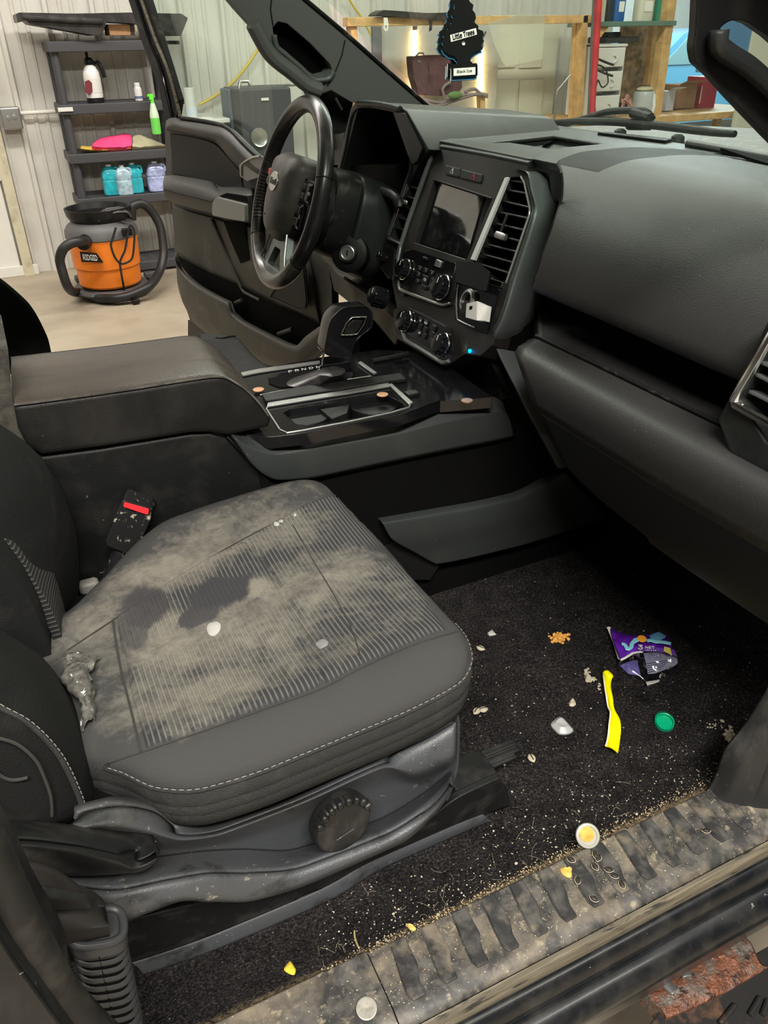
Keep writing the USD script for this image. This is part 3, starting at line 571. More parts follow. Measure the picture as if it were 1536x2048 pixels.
obj('pad_filler', ext(PP([(1085, 318), (1122, 340), (1126, 392), (1068, 570), (1030, 690), (1000, 690), (1090, 420)], x=.86), (.02, 0, 0)), 'dash_hard', dash)
obj('corner_filler', ext(PP([(1048, 322), (1092, 318), (1116, 326), (1124, 345), (1124, 402), (1104, 404), (1098, 345), (1052, 342)], x=.822), (.02, 0, 0)), 'dash_soft', dash)
obj('filler_edge', tube(PP([(1122, 345), (1123, 392), (1099, 470), (1062, 574)], y=-.258), .0022, 8, m=24), 'seam_black', dash)
# recess, shelf and glove box
obj('storage_recess', ext(np.array([(.80, -.16, 1.20), (.80, -.16, 1.09), (.86, -.16, 1.09), (.86, -.16, 1.20)]), (0, -.75, 0)), 'shadow_black', dash)
sh_prof = crom(np.array([(.80, 1.128), (.725, 1.130), (.668, 1.132), (.652, 1.128), (.644, 1.116), (.643, 1.10), (.648, 1.07), (.66, 1.02), (.678, .97), (.70, .937), (.73, .917), (.80, .905), (.90, .895), (1.02, .89)]), 50)
gl_line = [(1068, 672), (1026, 698), (1040, 740), (1062, 800), (1130, 935), (1200, 1000), (1300, 1060)]
g = np.array(pad_rows(sh_prof, -.262, -.90, 30, lambda y: .06*max(0, -y-.62)**1.4, line=gl_line))
ns = int(np.argmax(sh_prof[:, 1] < 1.066))
obj('storage_shelf', shell(g[:, :ns+1], (.04, 0, -.01)), 'dash_soft', dash, smooth=70)
obj('glove_box', shell(g[:, ns:], (.04, 0, -.01)), 'dark_panel', dash, smooth=70)  # same plastic as the shelf; its shade is put into the darker colour
obj('shelf_liner', tube(PP([(1072, 671), (1180, 722), (1300, 780), (1442, 848)], z=1.134), .003, 8), 'rubber', dash)
gq = [(1085, 792), (1108, 804), (1192, 862), (1182, 868), (1120, 838), (1092, 812)]
obj('glove_latch', ext(PP(gq, x=.655), (-.004, 0, 0)), 'dark_panel', dash)
obj('latch_pull', tube(PP([(1098, 802), (1125, 820), (1140, 824)], x=.650), .004, 8, m=10), 'dark_panel', dash)
# knee area: dark box behind everything
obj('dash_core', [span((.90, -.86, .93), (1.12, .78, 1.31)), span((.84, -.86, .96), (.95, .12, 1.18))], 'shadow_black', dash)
# ---- dash top in the middle with the open tray
ZT = 1.352
tp = lambda pts, z=ZT: PP(pts, z=z)
tray = tp([(962, 291), (1107, 275), (1208, 291), (1150, 304), (1095, 312), (1062, 311)])
topo = np.array([(.815, .225, ZT), (.815, -.085, ZT), (.84, -.13, ZT), (.95, -.17, ZT), (1.16, -.20, ZT), (1.17, .32, ZT), (.95, .30, ZT)])
obj('top_cover', ext(topo, (0, 0, -.04), holes=[tray]), 'dash_hard', dash)
obj('tray_floor', span((.83, -.12, ZT-.022), (1.16, .30, ZT-.010)), 'dash_hard', dash)
obj('tray_divider', ext(np.array([P(1106, 274, z=ZT), P(1113, 276, z=ZT), P(1098, 300, z=ZT-.035), P(1075, 305, z=ZT-.035), P(1092, 296, z=ZT-.002)]), (.01, .01, 0)), 'dash_hard', dash)
obj('tray_rim', tube(np.vstack([tray, tray[:1]]), .004, 8), 'dash_hard', dash)
obj('defrost_vent', [ext(tp([(1195, 270), (1212, 269), (1345, 283), (1330, 287)], ZT+.0), (0, 0, .005))], 'rubber', dash)
obj('right_defrost_vent', ext(PP([(1440, 301), (1470, 305), (1560, 332), (1560, 341), (1500, 322)], z=1.362), (0, 0, .004)), 'shadow_black', dash)
obj('ridge_lip', tube([(1.14, -.10, 1.356), (1.12, -.30, 1.354), (1.09, -.55, 1.352), (1.05, -.8, 1.35)], .008, 8, m=30), 'dash_hard', dash)

# ---- centre stack
face = SS([(868, 289), (1056, 325), (1053, 342), (1070, 418), (1004, 640), (990, 668), (985, 690), (960, 712), (930, 708), (906, 724), (890, 732), (808, 682), (793, 610), (783, 555), (763, 532), (766, 500), (777, 468), (818, 352), (846, 303)])
v_r = SS([(1018, 355), (1042, 353), (1049, 366), (1060, 418), (1058, 432), (1012, 566), (984, 558), (946, 522)])
v_l = SS([(849, 313), (861, 313), (814, 450), (800, 484), (780, 476), (782, 468), (820, 354), (832, 334)])
well = SS([(868, 359), (985, 397), (932, 521), (828, 487)])
obj('stack_face', ext(face, -SN*.035, holes=[v_r, v_l, well]), 'stack_brown', dash)
obj('stack_core', ext(face-SN*.036, -SN*.10), 'shadow_black', dash)
def strip(a, b, w, off0, depth, along=None):
    """thin blade between two stack-plane pixels, going into the dash"""
    p0, p1 = S(*a, off0), S(*b, off0); up = unit(np.cross(p1-p0, SN)); up = up if up[2] > 0 else -up
    return ext(np.array([p0, p1, p1-SN*depth, p0-SN*depth]), up*w)
# right centre vent
rv = obj('air_vent', tube(np.vstack([SS([(1042, 353), (1049, 366), (1060, 418), (1058, 432), (1012, 566)], .001)]), .0022, 8), 'dull_silver', dash, label='right centre air vent with chrome edge')
obj('chrome_strip', ext(SS([(1014, 357), (1021, 356), (953, 522), (945, 520)], 0.), SN*.005), 'bright_trim', rv)
obj('chrome_foot', ext(SS([(984, 558), (1010, 566), (1004, 576), (978, 568)], 0.), SN*.004), 'chrome', rv)
for a, b in (((1013, 381), (1051, 388)), ((1004, 403), (1057, 416)), ((995, 425), (1056, 438)), ((986, 447), (1049, 462)), ((978, 468), (1041, 484)), ((970, 489), (1033, 505)), ((962, 509), (1024, 526)), ((955, 528), (1016, 547)), ((1016, 362), (1046, 366))):
    obj('slat', strip(a, b, .0028, -.004, .022), 'dash_hard', rv)
for k in range(6):
    u = k/5; a = np.array((1022, 366))*(1-u)+np.array((1050, 372))*u; b = np.array((955, 540))*(1-u)+np.array((1010, 560))*u
    obj('vane', ext(np.array([S(*a, -.024), S(*b, -.024), S(*b, -.034), S(*a, -.034)]), SE*.0015), 'dark_panel', rv)
tb = S(1002, 472, .002); obj('vent_tab', rbox(tb, (.028, .012, .011), .003, np.array([SE, SU, SN])), 'dull_silver', rv)
obj('vane_link', rbox(S(1008, 447, .0), (.004, .03, .004), .001, np.array([SE, SU, SN])), 'dash_hard', rv)
lv = obj('air_vent', tube(np.vstack([v_l+SN*.001, v_l[:1]+SN*.001]), .002, 8), 'chrome', dash, label='left centre air vent with chrome edge')
for a, b in (((837, 336), (853, 342)), ((826, 354), (848, 360)), ((818, 374), (842, 380)), ((811, 394), (834, 400)), ((803, 415), (826, 421)), ((796, 436), (819, 442)), ((789, 456), (811, 462))):
    obj('slat', strip(a, b, .003, -.004, .022), 'dash_hard', lv)
obj('vent_tab', rbox(S(811, 405, .003), (.022, .010, .01), .003, np.array([SE, SU, SN])), 'chrome', lv)
obj('chrome_foot', ext(SS([(779, 472), (801, 482), (799, 489), (778, 480)], 0), SN*.005), 'chrome', lv)
# satin trim bands either side, wrapping back, and the leg down to the tunnel
def band(front, depth, name, n=40, th=.004):
    fr = crom(front, n); g = np.stack([fr, fr+np.asarray(depth)*.12+SN*.004*0, fr+np.asarray(depth)*.6, fr+np.asarray(depth)], 0)
    return obj(name, shell(g, (0, .006, 0)), 'satin_trim', dash, smooth=60)
fr = np.vstack([SS([(1036, 341), (1051, 343), (1062, 380), (1071, 418), (1069, 432), (1030, 556), (1004, 640), (990, 668)], .004), [P(988, 684, x=.715), P(1000, 712, x=.722), P(1044, 800, y=-.2), P(1080, 868, y=-.2), P(1116, 936, y=-.2)]])
dep = np.array([.075, .010, -.004])
dv = np.vstack([np.tile(dep, (8, 1)), np.tile(np.array([.045, .008, 0]), (5, 1))])
frs = crom(fr, 60); dvs = crom(np.c_[dv[:, 0], dv[:, 1], dv[:, 2]]+np.arange(13)[:, None]*1e-6, 60) if False else PchipInterpolator(np.linspace(0, 1, 13), dv, axis=0)(np.linspace(0, 1, 60))
g = np.stack([frs+SN*0, frs+SN*.003+np.array([0, -.003, 0]), frs+dvs*.12+np.array([0, -.006, 0]), frs+dvs*.6+np.array([0, -.007, 0]), frs+dvs+np.array([0, -.002, 0])], 0)
obj('stack_trim', shell(g, (.003, .012, 0)), 'satin_trim', dash, smooth=70, label='satin grey trim band right of the vents, bending down to the tunnel')
fl = SS([(866, 291), (845, 303), (832, 328), (816, 352), (776, 470)], .003)
fls = crom(fl, 40); g = np.stack([fls, fls+SN*.003, fls+np.array([.05, .004, 0])], 0)
obj('stack_trim', shell(g, (.002, -.006, 0)), 'satin_trim', dash, smooth=70, label='satin grey trim edge left of the vents')
obj('inner_trim', tube(SS([(866, 292), (863, 312), (832, 400), (815, 448), (802, 488), (795, 520)], .003), .005, 8, m=30), 'satin_trim', dash)
obj('stack_cap', shell(np.stack([crom(SS([(866, 290), (930, 300), (1000, 313), (1056, 325)], .002), 20), crom(SS([(866, 290), (930, 300), (1000, 313), (1056, 325)], .002), 20)+np.array([.03, 0, .010]), crom(SS([(866, 290), (930, 300), (1000, 313), (1056, 325)], .002), 20)+np.array([.10, 0, .006])], 0), (0, 0, -.012)), 'dash_hard', dash, smooth=60)
# screen
sg = obj('screen_bezel', ext(well-SN*.012, -SN*.004), 'gloss_black', dash)
obj('screen', ext(SS([(880, 366), (969, 394), (934, 517), (850, 489)], -.011), SN*.002), 'screen_glass', sg)
for a, b in (((868, 359), (985, 397)), ((828, 487), (932, 521))): obj('bezel_edge', tube([S(*a, -.002), S(*b, -.002)], .0025, 8), 'stack_brown', sg)
# buttons above the screen
for pts, icon, m in (([(892, 331), (923, 338), (920, 356), (893, 350)], (904, 342), 'button_text'), ([(925, 339), (967, 350), (963, 367), (922, 357)], (946, 354), 'red_mark')):
    b = obj('button', ext(SS(pts), SN*.003, r=.002), 'black_plastic', dash)
    c = S(*icon, .0034); o = np.array([c+SU*.005, c-SU*.004+SE*.005, c-SU*.004-SE*.005]); obj('icon', tube(np.vstack([o, o[:1]]), .0007, 5), m, b)
# audio panel
panel = obj('audio_panel', ext(SS([(805, 508), (830, 500), (915, 528), (908, 572), (902, 602), (885, 608), (800, 575), (797, 540)]), SN*.004, r=.003), 'gloss_black', dash)
def knob(px, r, m=None, name='knob', off=.004, h=.018, ring=True):
    c = S(*px, off); k = obj(name, lathe([(r*1.02, 0), (r*.98, h*.3), (r*.93, h*.92), (r*.86, h), (r*.5, h*1.02), (0, h*1.02)], c, SN, 32), 'gloss_black', dash)
    if ring: obj('chrome_ring', lathe([(r*1.03, h*.1), (r*1.14, h*.12), (r*1.14, h*.30), (r*1.03, h*.34), (r*1.0, h*.2)], c, SN, 32), 'chrome', k)
    obj('marker', rbox(c+SN*h*1.03+SU*r*.5, (.002, r*.5, .001), .0004, np.array([SE, SU, SN])), 'button_text', k)
    for j in range(14):
        a = j/14*2*np.pi; obj('grip', tube([c+(SE*math.cos(a)+SU*math.sin(a))*r*.97+SN*h*.3, c+(SE*math.cos(a)+SU*math.sin(a))*r*.94+SN*h*.9], .0016, 5), 'black_plastic', k)
    return k
knob((813, 540), .0185); knob((888, 576), .021)
def pad_button(c, w, h, par, m='black_plastic', txt=None, off=.004):
    b = obj('button', rbox(S(*c, off+.0015), (w, h, .005), .0015, np.array([SE, SU, SN])), m, par)
    if txt: obj('lettering', text_on(txt, h*.34, S(*c, off+.0041), SE, SU, .0004), 'button_text', b)
    return b
for c, w, h, t_ in (((840, 537), .014, .009, '1'), ((852, 541), .014, .009, '2'), ((864, 546), .014, .009, '3'), ((838, 549), .014, .009, '4'), ((850, 559), .022, .016, 'OK'), ((866, 562), .012, .009, '5'), ((836, 562), .014, .008, '6'), ((848, 575), .020, .008, None), ((862, 578), .012, .008, None)):
    pad_button(c, w, h, panel, txt=t_)
pad_button((851, 517), .018, .006, panel); pad_button((877, 527), .020, .013, panel, 'dull_silver', off=.004)
obj('slot_lip', tube(SS([(798, 562), (800, 578), (850, 598), (886, 610), (900, 606)], .006), .003, 8, m=24), 'dull_silver', panel)
obj('usb_cover', rbox(S(808, 584, .003), (.016, .016, .004), .001, np.array([SE, SU, SN])), 'black_plastic', dash)
# climate panel
cp = obj('climate_panel', ext(SS([(799, 622), (822, 614), (904, 655), (909, 690), (902, 722), (890, 731), (808, 681), (799, 660)]), SN*.014, r=.004), 'stack_brown', dash)
obj('climate_face', ext(SS([(804, 628), (822, 620), (902, 660), (905, 700), (884, 712), (806, 662)], .014), SN*.0015, r=.003), 'gloss_black', cp)
knob((815, 643), .0185, off=.015); knob((888, 690), .019, off=.015)
for c, t_ in (((841, 641), 'AC'), ((852, 646), 'MAX'), ((841, 653), None), ((851, 659), None), ((839, 666), 'OFF'), ((849, 671), None), ((868, 656), None), ((866, 669), None), ((864, 682), None)): pad_button(c, .013, .011, cp, 'black_plastic', t_, .0155)
obj('climate_lip', tube(SS([(806, 664), (812, 680), (850, 704), (884, 725), (898, 722)], .016), .004, 8, m=20), 'satin_trim', cp)
# dial knobs at the left foot of the stack
knob((768, 598), .020, off=.03, h=.03, ring=False); knob((770, 516), .011, off=.006, h=.016, ring=False)
obj('switch_panel', ext(SS([(772, 492), (795, 500), (790, 555), (782, 560), (764, 535)], 0), SN*.006, r=.002), 'black_plastic', dash)
obj('switch_edge', tube(SS([(779, 478), (800, 488), (796, 520), (786, 560)], .006), .003, 8, m=20), 'satin_trim', dash)
# power outlet panel with its open flap
op = obj('outlet_panel', ext(SS([(915, 535), (985, 560), (1002, 578), (976, 668), (952, 660), (913, 640)]), SN*.003, r=.003), 'gloss_black', dash)
obj('panel_edge', tube(SS([(917, 570), (914, 630), (916, 640), (950, 655)], .004), .0016, 6, m=16), 'dull_silver', op)
obj('socket_ring', lathe([(.020, 0), (.021, .006), (.017, .009), (.014, .009), (.014, 0)], S(939, 603, .003), SN, 28), 'dull_silver', op)
hz = SS([(918, 524), (959, 524), (984, 548), (992, 585), (988, 588), (930, 570)], .02); hz[[0, 1]] += SN*.004; hz[3:6] += SN*.022
mat('flap_black', (.004, .004, .004), .7, spec=.06); obj('outlet_flap', ext(hz, unit(np.cross(hz[1]-hz[0], hz[4]-hz[0]))*.004), 'flap_black', op)
# under-stack bin
obj('open_bin', [ext(np.array([P(826, 700, x=.76), P(905, 728, x=.76), P(985, 700, x=.76), P(1000, 800, x=.76), P(960, 805, x=.76), P(830, 760, x=.76)]), (.02, 0, 0))], 'shadow_black', dash)
glow('blue_led', (.0, .35, 1.), 30.)
obj('blue_light', ball(P(940, 702, x=.695), .0035, 1), 'blue_led', dash, label='small blue light')
obj('stack_side', ext(np.array([P(975, 680, x=.72), P(984, 715, x=.73), P(1014, 800, x=.77), P(1014, 812, x=.77), P(985, 795, x=.77), P(935, 760, x=.76), P(905, 725, x=.72), P(935, 710, x=.70)]), (.012, 0, 0)), 'black_plastic', dash)
mat('blue_edge', (.02, .07, .14), .3); obj('bin_edge', tube(PP([(842, 735), (880, 758), (905, 777), (925, 797)], x=.72), .0016, 6), 'blue_edge', dash)

# ---- instrument cluster hood
HX = .78
rim = PP([(661, 392), (676, 330), (702, 216), (712, 205), (740, 203), (800, 214), (814, 222), (858, 300), (846, 312), (830, 345), (800, 410), (770, 430), (700, 400)], x=HX)
inner = PP([(676, 372), (716, 216), (740, 215), (786, 224), (822, 328), (820, 345), (795, 402), (770, 395), (700, 392)], x=HX)
hood = obj('cluster_hood', ext(rim, (.34, -.012, -.030), holes=[inner]), 'dash_hard', dash)
obj('hood_rim', tube(crom(PP([(672, 372), (690, 300), (708, 222), (718, 213), (745, 212), (790, 222), (822, 328), (820, 345), (800, 396)], x=HX-.001), 40), .0035, 8), 'dash_hard', hood)
obj('post_panel', ext(PP([(794, 224), (812, 226), (848, 297), (838, 322), (828, 330)], x=HX-.001), (-.004, 0, 0), r=.002), 'dash_hard', hood)
obj('hood_brow', tube(PP([(716, 207), (760, 209), (800, 218)], x=HX-.004), .006, 8, m=12), 'dash_hard', hood)
obj('cluster_face', ext(PP([(665, 385), (705, 215), (800, 218), (840, 330), (800, 420), (700, 420)], x=HX+.12)*(1, 1.0, 1), (.01, 0, 0)), 'gloss_black', hood)
for cy in (.52, .34):
    obj('gauge_ring', lathe([(.05, 0), (.052, .006), (.047, .008), (.046, 0)], (HX+.115, cy, 1.28), (-1, 0, 0), 32), 'black_plastic', hood)
obj('cluster_shelf', tube(PP([(722, 384), (736, 373), (775, 385), (797, 402), (800, 415)], x=.755), .009, 8, m=24), 'dash_hard', hood)
obj('left_vent_edge', ext(PP([(650, 285), (656, 272), (690, 265), (684, 300), (672, 360), (652, 360)], x=.80), (.02, 0, 0)), 'dash_hard', dash)
# knee panel and lower dash on the driver side
obj('knee_panel', ext(PP([(655, 520), (672, 545), (708, 570), (752, 598), (790, 640), (800, 668), (790, 690), (748, 640), (700, 606), (668, 580)], x=.72), (.03, 0, 0)), 'knee_panel', dash)
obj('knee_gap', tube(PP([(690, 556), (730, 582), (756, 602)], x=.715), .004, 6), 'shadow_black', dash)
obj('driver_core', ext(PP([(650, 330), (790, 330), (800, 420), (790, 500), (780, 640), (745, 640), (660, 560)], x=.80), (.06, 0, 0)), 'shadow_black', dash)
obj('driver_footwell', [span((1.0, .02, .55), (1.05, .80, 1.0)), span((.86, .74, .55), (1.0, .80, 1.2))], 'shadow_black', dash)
for q in ((735, 690), (760, 700)): obj('pedal_arm', tube([P(q[0], q[1]-60, x=.95), P(*q, x=.92)], .012, 8), 'black_plastic', dash)
# right-hand end vent
V3 = lambda q, x=.672: np.array([(x, y, z) for y, z in q])
ev = obj('air_vent', ext(V3([(-.686, 1.160), (-.718, 1.279), (-.728, 1.312), (-.862, 1.300), (-.868, 1.100), (-.80, 1.115), (-.764, 1.125), (-.712, 1.131)]), (.08, 0, 0), holes=[V3([(-.706, 1.192), (-.731, 1.285), (-.740, 1.298), (-.842, 1.286), (-.846, 1.150), (-.752, 1.160)])], r=.004), 'dash_hard', dash, label='outer air vent at the passenger end with chrome edge')
obj('vent_dark', ext(V3([(-.70, 1.18), (-.725, 1.30), (-.85, 1.292), (-.85, 1.14), (-.75, 1.15)], .725), (.01, 0, 0)), 'shadow_black', ev)
obj('chrome_edge', tube(PP([(1560, 640), (1520, 712), (1468, 800), (1470, 808), (1536, 845), (1620, 890)], x=.669), .005, 8), 'chrome', ev)
for a, b in (((1520, 728), (1600, 765)), ((1510, 752), (1600, 800)), ((1497, 786), (1600, 838))):
    p0, p1 = P(*a, x=.676), P(*b, x=.676); p1 = p0+(p1-p0)*(-.838-p0[1])/(p1[1]-p0[1]); obj('slat', ext(np.array([p0, p1, p1+np.array([.03, 0, -.006]), p0+np.array([.03, 0, -.006])]), (0, 0, .0035)), 'satin_trim', ev)

ep = np.vstack([[(q[0]+.010, q[1]-.005) for q in pad_prof[::-1]], [(.80, 1.185), (.80, 1.128)], [(q[0]+.010, q[1]) for q in sh_prof], [(1.16, .90)]])
obj('end_panel', ext(np.array([(x, -.897, z) for x, z in ep]), (0, -.014, 0)), 'dash_hard', dash)
# ================================================================ passenger seat
def stripe_extra(axis, pitch, light, depth, dirt=True):
    def f(n, L, c, nn):
        n['sx_'] = ('separate_xyz', {}); n['fr'] = ('math', {'math_type': 'multiply', 'value2': 2*math.pi/pitch}); n['si'] = ('math', {'math_type': 'sine'}); n['ph'] = ('math', {'math_type': 'multiply_add', 'value2': .5, 'value3': .5})
        L += [('g.position', 'sx_.vector'), (f'sx_.{axis}', 'fr.value1'), ('fr.value', 'si.value1'), ('si.value', 'ph.value1')]
        n['pr'] = ('rgb_ramp', {'ramp': [(.45, (0, 0, 0)), (.9, (1, 1, 1))]}); n['pm'] = ('mix_color', {'b': light}); n['pk'] = ('bump', {'strength': .8, 'distance': depth})
        n['pf'] = ('attribute', {'attribute': 'rib'}); n['pg'] = ('math', {'math_type': 'multiply'})
        L += [('ph.value', 'pr.fac'), ('pr.color', 'pg.value1'), ('pf.fac', 'pg.value2'), ('pg.value', 'pm.fac'), ('pg.value', 'pk.height')]
        if c: L.append((c, 'pm.a'))
        else: n['pm'][1]['a'] = n['p'][1]['base_color']
        if nn: L.append((nn, 'pk.normal'))
        return dirt_extra(n, L, 'pm.result', 'pk.normal') if dirt else ('pm.result', 'pk.normal')
    return f
def dirt_extra(n, L, c, nn):
    """dust that was rubbed into the cloth: where, is in the mesh's own attributes 'dust' and 'wet'"""
    n['ua'] = ('attribute', {'attribute': 'dust'}); n['ub'] = ('attribute', {'attribute': 'wet'})
    n['un'] = ('noise_texture', {'scale': 30., 'detail': 9., 'roughness': .72, 'distortion': .5}); n['uf'] = ('noise_texture', {'scale': 95., 'detail': 5., 'roughness': .7})
    n['us'] = ('math', {'math_type': 'multiply_add', 'value2': .45}); n['ut'] = ('math', {'math_type': 'add'}); n['ur'] = ('rgb_ramp', {'ramp': [(.78, (0, 0, 0)), (1.0, (.33, .33, .33)), (1.35 if False else 1.0, (.5, .5, .5))]})
    n['u2'] = ('math', {'math_type': 'multiply_add', 'value2': 1.6, 'value3': -1.68, 'use_clamp': False}); n['um'] = ('mix_color', {'b': (.215, .195, .16)}); n['uw'] = ('mix_color', {'b': (.040, .038, .042)})
    n['uc'] = ('clamp', {'min': 0., 'max': .78})
    n['u2'][1].pop('use_clamp')
    L += [('g.position', 'un.vector'), ('g.position', 'uf.vector'), ('uf.fac', 'us.value1'), ('un.fac', 'us.value3'), ('us.value', 'ut.value1'), ('ua.fac', 'ut.value2'), ('ut.value', 'u2.value1'),
          ('u2.value', 'uc.value'), ('uc.result', 'um.fac'), ('um.result', 'uw.a'), ('ub.fac', 'uw.fac')]
    if c: L.append((c, 'um.a'))
    else: n['um'][1]['a'] = n['p'][1]['base_color']
    return 'uw.result', nn
mat('seat_cloth', (.046, .0455, .0445), .9, grain=(520, .0006), spec=.15, extra=dirt_extra)
mat('seat_ribbed', (.032, .032, .034), .9, spec=.15, extra=stripe_extra('x', .0058, (.10, .098, .092), .0010))
mat('seat_skirt', (.028, .028, .0275), .8, grain=(480, .0009), spec=.25, dust=[((.045, .044, .041), .5, .75, 30)])
mat('seat_back', (.0065, .0068, .0067), .8, grain=(500, .0008), spec=.25, dust=[((.02, .019, .017), .55, .8, 12), ((.22, .2, .16), .72, .76, 60)])
mat('seat_back_ribbed', (.0075, .0075, .0078), .85, extra=stripe_extra('z', .0065, (.05, .05, .048), .0015, False))
mat('stitch', (.24, .23, .21), .7)
mat('seat_trim', (.050, .053, .058), .40, grain=(650, .0004), bev=.004, dust=[((.06, .058, .054), .50, .72, 8), ((.26, .235, .19), .64, .74, 45), ((.022, .022, .022), .55, .66, 17)], specks=((.35, .33, .3), .76, 400))
mat('seat_hard', (.008, .008, .0083), .4, bev=.003, dust=[((.035, .033, .03), .5, .75, 25)])

# plan of the cushion (x forward), then an even dome with rolled edges
plan = np.array([(-.20, -.37), (-.04, -.352), (.015, -.305), (.055, -.265), (.105, -.230), (.155, -.213), (.22, -.207), (.30, -.205), (.345, -.215), (.368, -.245), (.380, -.33), (.388, -.44), (.389, -.55), (.386, -.62), (.372, -.675), (.34, -.700), (.25, -.708), (.13, -.708), (.06, -.702), (.015, -.682), (-.015, -.645), (-.05, -.61), (-.20, -.59)])
plan = crom(plan, 160, True, 'pchip'); PLAN = Polygon(plan)
def top_z(x, y):
    """the cushion's upper surface before its edges roll down"""
    x, y = np.asarray(x, float), np.asarray(y, float)
    z = .922+.016*np.clip((x-.05)/.3, 0, 1.2)-.018*np.clip(-x/.2, 0, 1)
    z = z+.014*np.exp(-((y+.245)/.05)**2)*np.clip((x-.02)/.1, 0, 1)+.010*np.exp(-((y+.655)/.05)**2)-.006*np.exp(-((y+.45)/.13)**2)
    return z
import shapely
RING = PLAN.exterior
def edge_d(x, y): return shapely.distance(shapely.points(np.c_[np.ravel(x), np.ravel(y)]), RING).reshape(np.shape(x))
R_E = .045
def seat_z(x, y):
    d = np.clip(edge_d(x, y), 0, R_E); return top_z(x, y)-(R_E*.5)*(1-np.sqrt(np.clip(1-((R_E-d)/R_E)**2, 0, 1)))
cen = np.array([.10, -.45])
def ring_at(s): return cen+(plan-cen)*s
verts, nr = [], 44
ss = np.r_[np.linspace(.02, .78, 18), np.linspace(.80, .995, 22)]
for s in ss:
    r = ring_at(s); verts.append(np.c_[r, seat_z(r[:, 0], r[:, 1])])
zr = top_z(plan[:, 0], plan[:, 1])-R_E*.5
verts.append(np.c_[plan, zr])
for dz, s in ((.010, 1.004), (.020, 1.004), (.034, 1.0), (.044, .992), (.050, .97)): verts.append(np.c_[ring_at(s), zr-dz])
V = np.array(verts); V[..., 2] += .0035*(meshkit.fbm(V*np.array([26, 26, 10]), 3, 11)-.5)
# creases in the cloth
F = grid_faces(len(V), V.shape[1], cv=True); tv = np.vstack([V.reshape(-1, 3), [[*cen, V[0][:, 2].mean()]]]); tf = [(a, b, c) for a, b, c, d in F]+[(a, c, d) for a, b, c, d in F]; k0 = len(tv)-1
tf += [(k0, (j+1) % V.shape[1], j) for j in range(V.shape[1])]
n_top = len(ss)+3
def on_seat(px, py, lift=0.):
    p = P(px, py, z=.92)
    for _ in range(6): p = P(px, py, z=float(seat_z(p[0:1], p[1:2])[0])+lift)
    return p
def blobs(v, spots):
    o = np.zeros(len(v))
    for px, py, rx, ry, a in spots:
        c = on_seat(px, py); o = np.maximum(o, a*np.exp(-(((v[:, 0]-c[0])/rx)**2+((v[:, 1]-c[1])/ry)**2)**1.5)) if a > 0 else o+a*np.exp(-(((v[:, 0]-c[0])/rx)**2+((v[:, 1]-c[1])/ry)**2))
    return o
DUST = [(340, 1140, .10, .05, .55), (420, 1090, .08, .05, .42), (560, 1060, .08, .06, .40), (620, 1180, .10, .07, .42), (480, 1260, .12, .09, .45), (330, 1290, .06, .08, .50), (300, 1400, .06, .06, .40), (430, 1400, .10, .06, .48), (600, 1340, .10, .05, .32), (700, 1140, .05, .05, .42),
        (560, 985, .08, .03, .22), (200, 1250, .08, .06, .40), (250, 1320, .04, .07, .30), (760, 1250, .06, .06, .18), (800, 1180, .04, .05, .22), (450, 1470, .15, .03, .16), (800, 1330, .1, .04, .08), (300, 1560, .1, .04, .05), (440, 1040, .08, .03, .32), (520, 1180, .03, .03, .6)]
def wet_fn(v):
    w = np.zeros(len(v)); q = v*np.array([40, 40, 40]); wob = 1.1*(meshkit.fbm(q, 4, 21)-.5)
    for px, py, rx, ry, ang, a in ((445, 1185, .042, .030, .4, 1.), (400, 1232, .028, .020, .2, .9), (295, 1215, .030, .050, 0, .85), (640, 1300, .03, .04, 0, .25), (265, 1260, .02, .05, 0, .7)):
        c = on_seat(px, py); dx, dy = v[:, 0]-c[0], v[:, 1]-c[1]; a1, b1 = dx*math.cos(ang)+dy*math.sin(ang), -dx*math.sin(ang)+dy*math.cos(ang)
        r = np.sqrt((a1/rx)**2+(b1/ry)**2)+wob; w = np.maximum(w, a*np.clip((1.05-r)/.14, 0, 1))
    return w
dust_fn = lambda v: .20+blobs(v, DUST)-.22*np.clip((-.615-v[:, 1])/.03, 0, 1)
seat = thing('passenger_seat', 'dust covered grey cloth passenger seat with ribbed centre and plastic side trim', 'car seat', (.1, -.45, .6))
cu = obj('cushion', trimesh.Trimesh(tv, np.array(tf), process=False), 'seat_cloth', seat, smooth=True, var={'dust': lambda v: dust_fn(v)*np.clip((v[:, 2]-.865)/.03, 0, 1), 'wet': wet_fn})
# ribbed insert lying on the cushion
rows = [[(232, 1236), (318, 1180), (402, 1126), (480, 1086), (548, 1046), (620, 1006), (664, 992), (684, 1002)],
        [(236, 1262), (330, 1210), (420, 1160), (500, 1116), (580, 1080), (660, 1045), (705, 1034), (728, 1056)],
        [(250, 1330), (360, 1290), (470, 1245), (560, 1205), (650, 1165), (730, 1130), (778, 1116), (806, 1136)],
        [(266, 1410), (390, 1372), (510, 1330), (610, 1290), (710, 1245), (790, 1210), (838, 1196), (862, 1218)],
        [(290, 1500), (420, 1455), (540, 1412), (640, 1376), (740, 1325), (820, 1290), (878, 1266), (900, 1262)]]
G2 = dense([[np.array([*q, 0.]) for q in r] for r in rows], 90, 130)
pts = np.array([P(a, b, z=.92) for a, b in G2[..., :2].reshape(-1, 2)])
for _ in range(4):
    zz_ = seat_z(pts[:, 0], pts[:, 1]); v_ = np.array([ray(a, b) for a, b in G2[..., :2].reshape(-1, 2)]); pts = CAM+v_*((zz_-CAM[2])/v_[:, 2])[:, None]
uu, ww = np.meshgrid(np.linspace(0, 1, 90), np.linspace(0, 1, 130), indexing='ij')
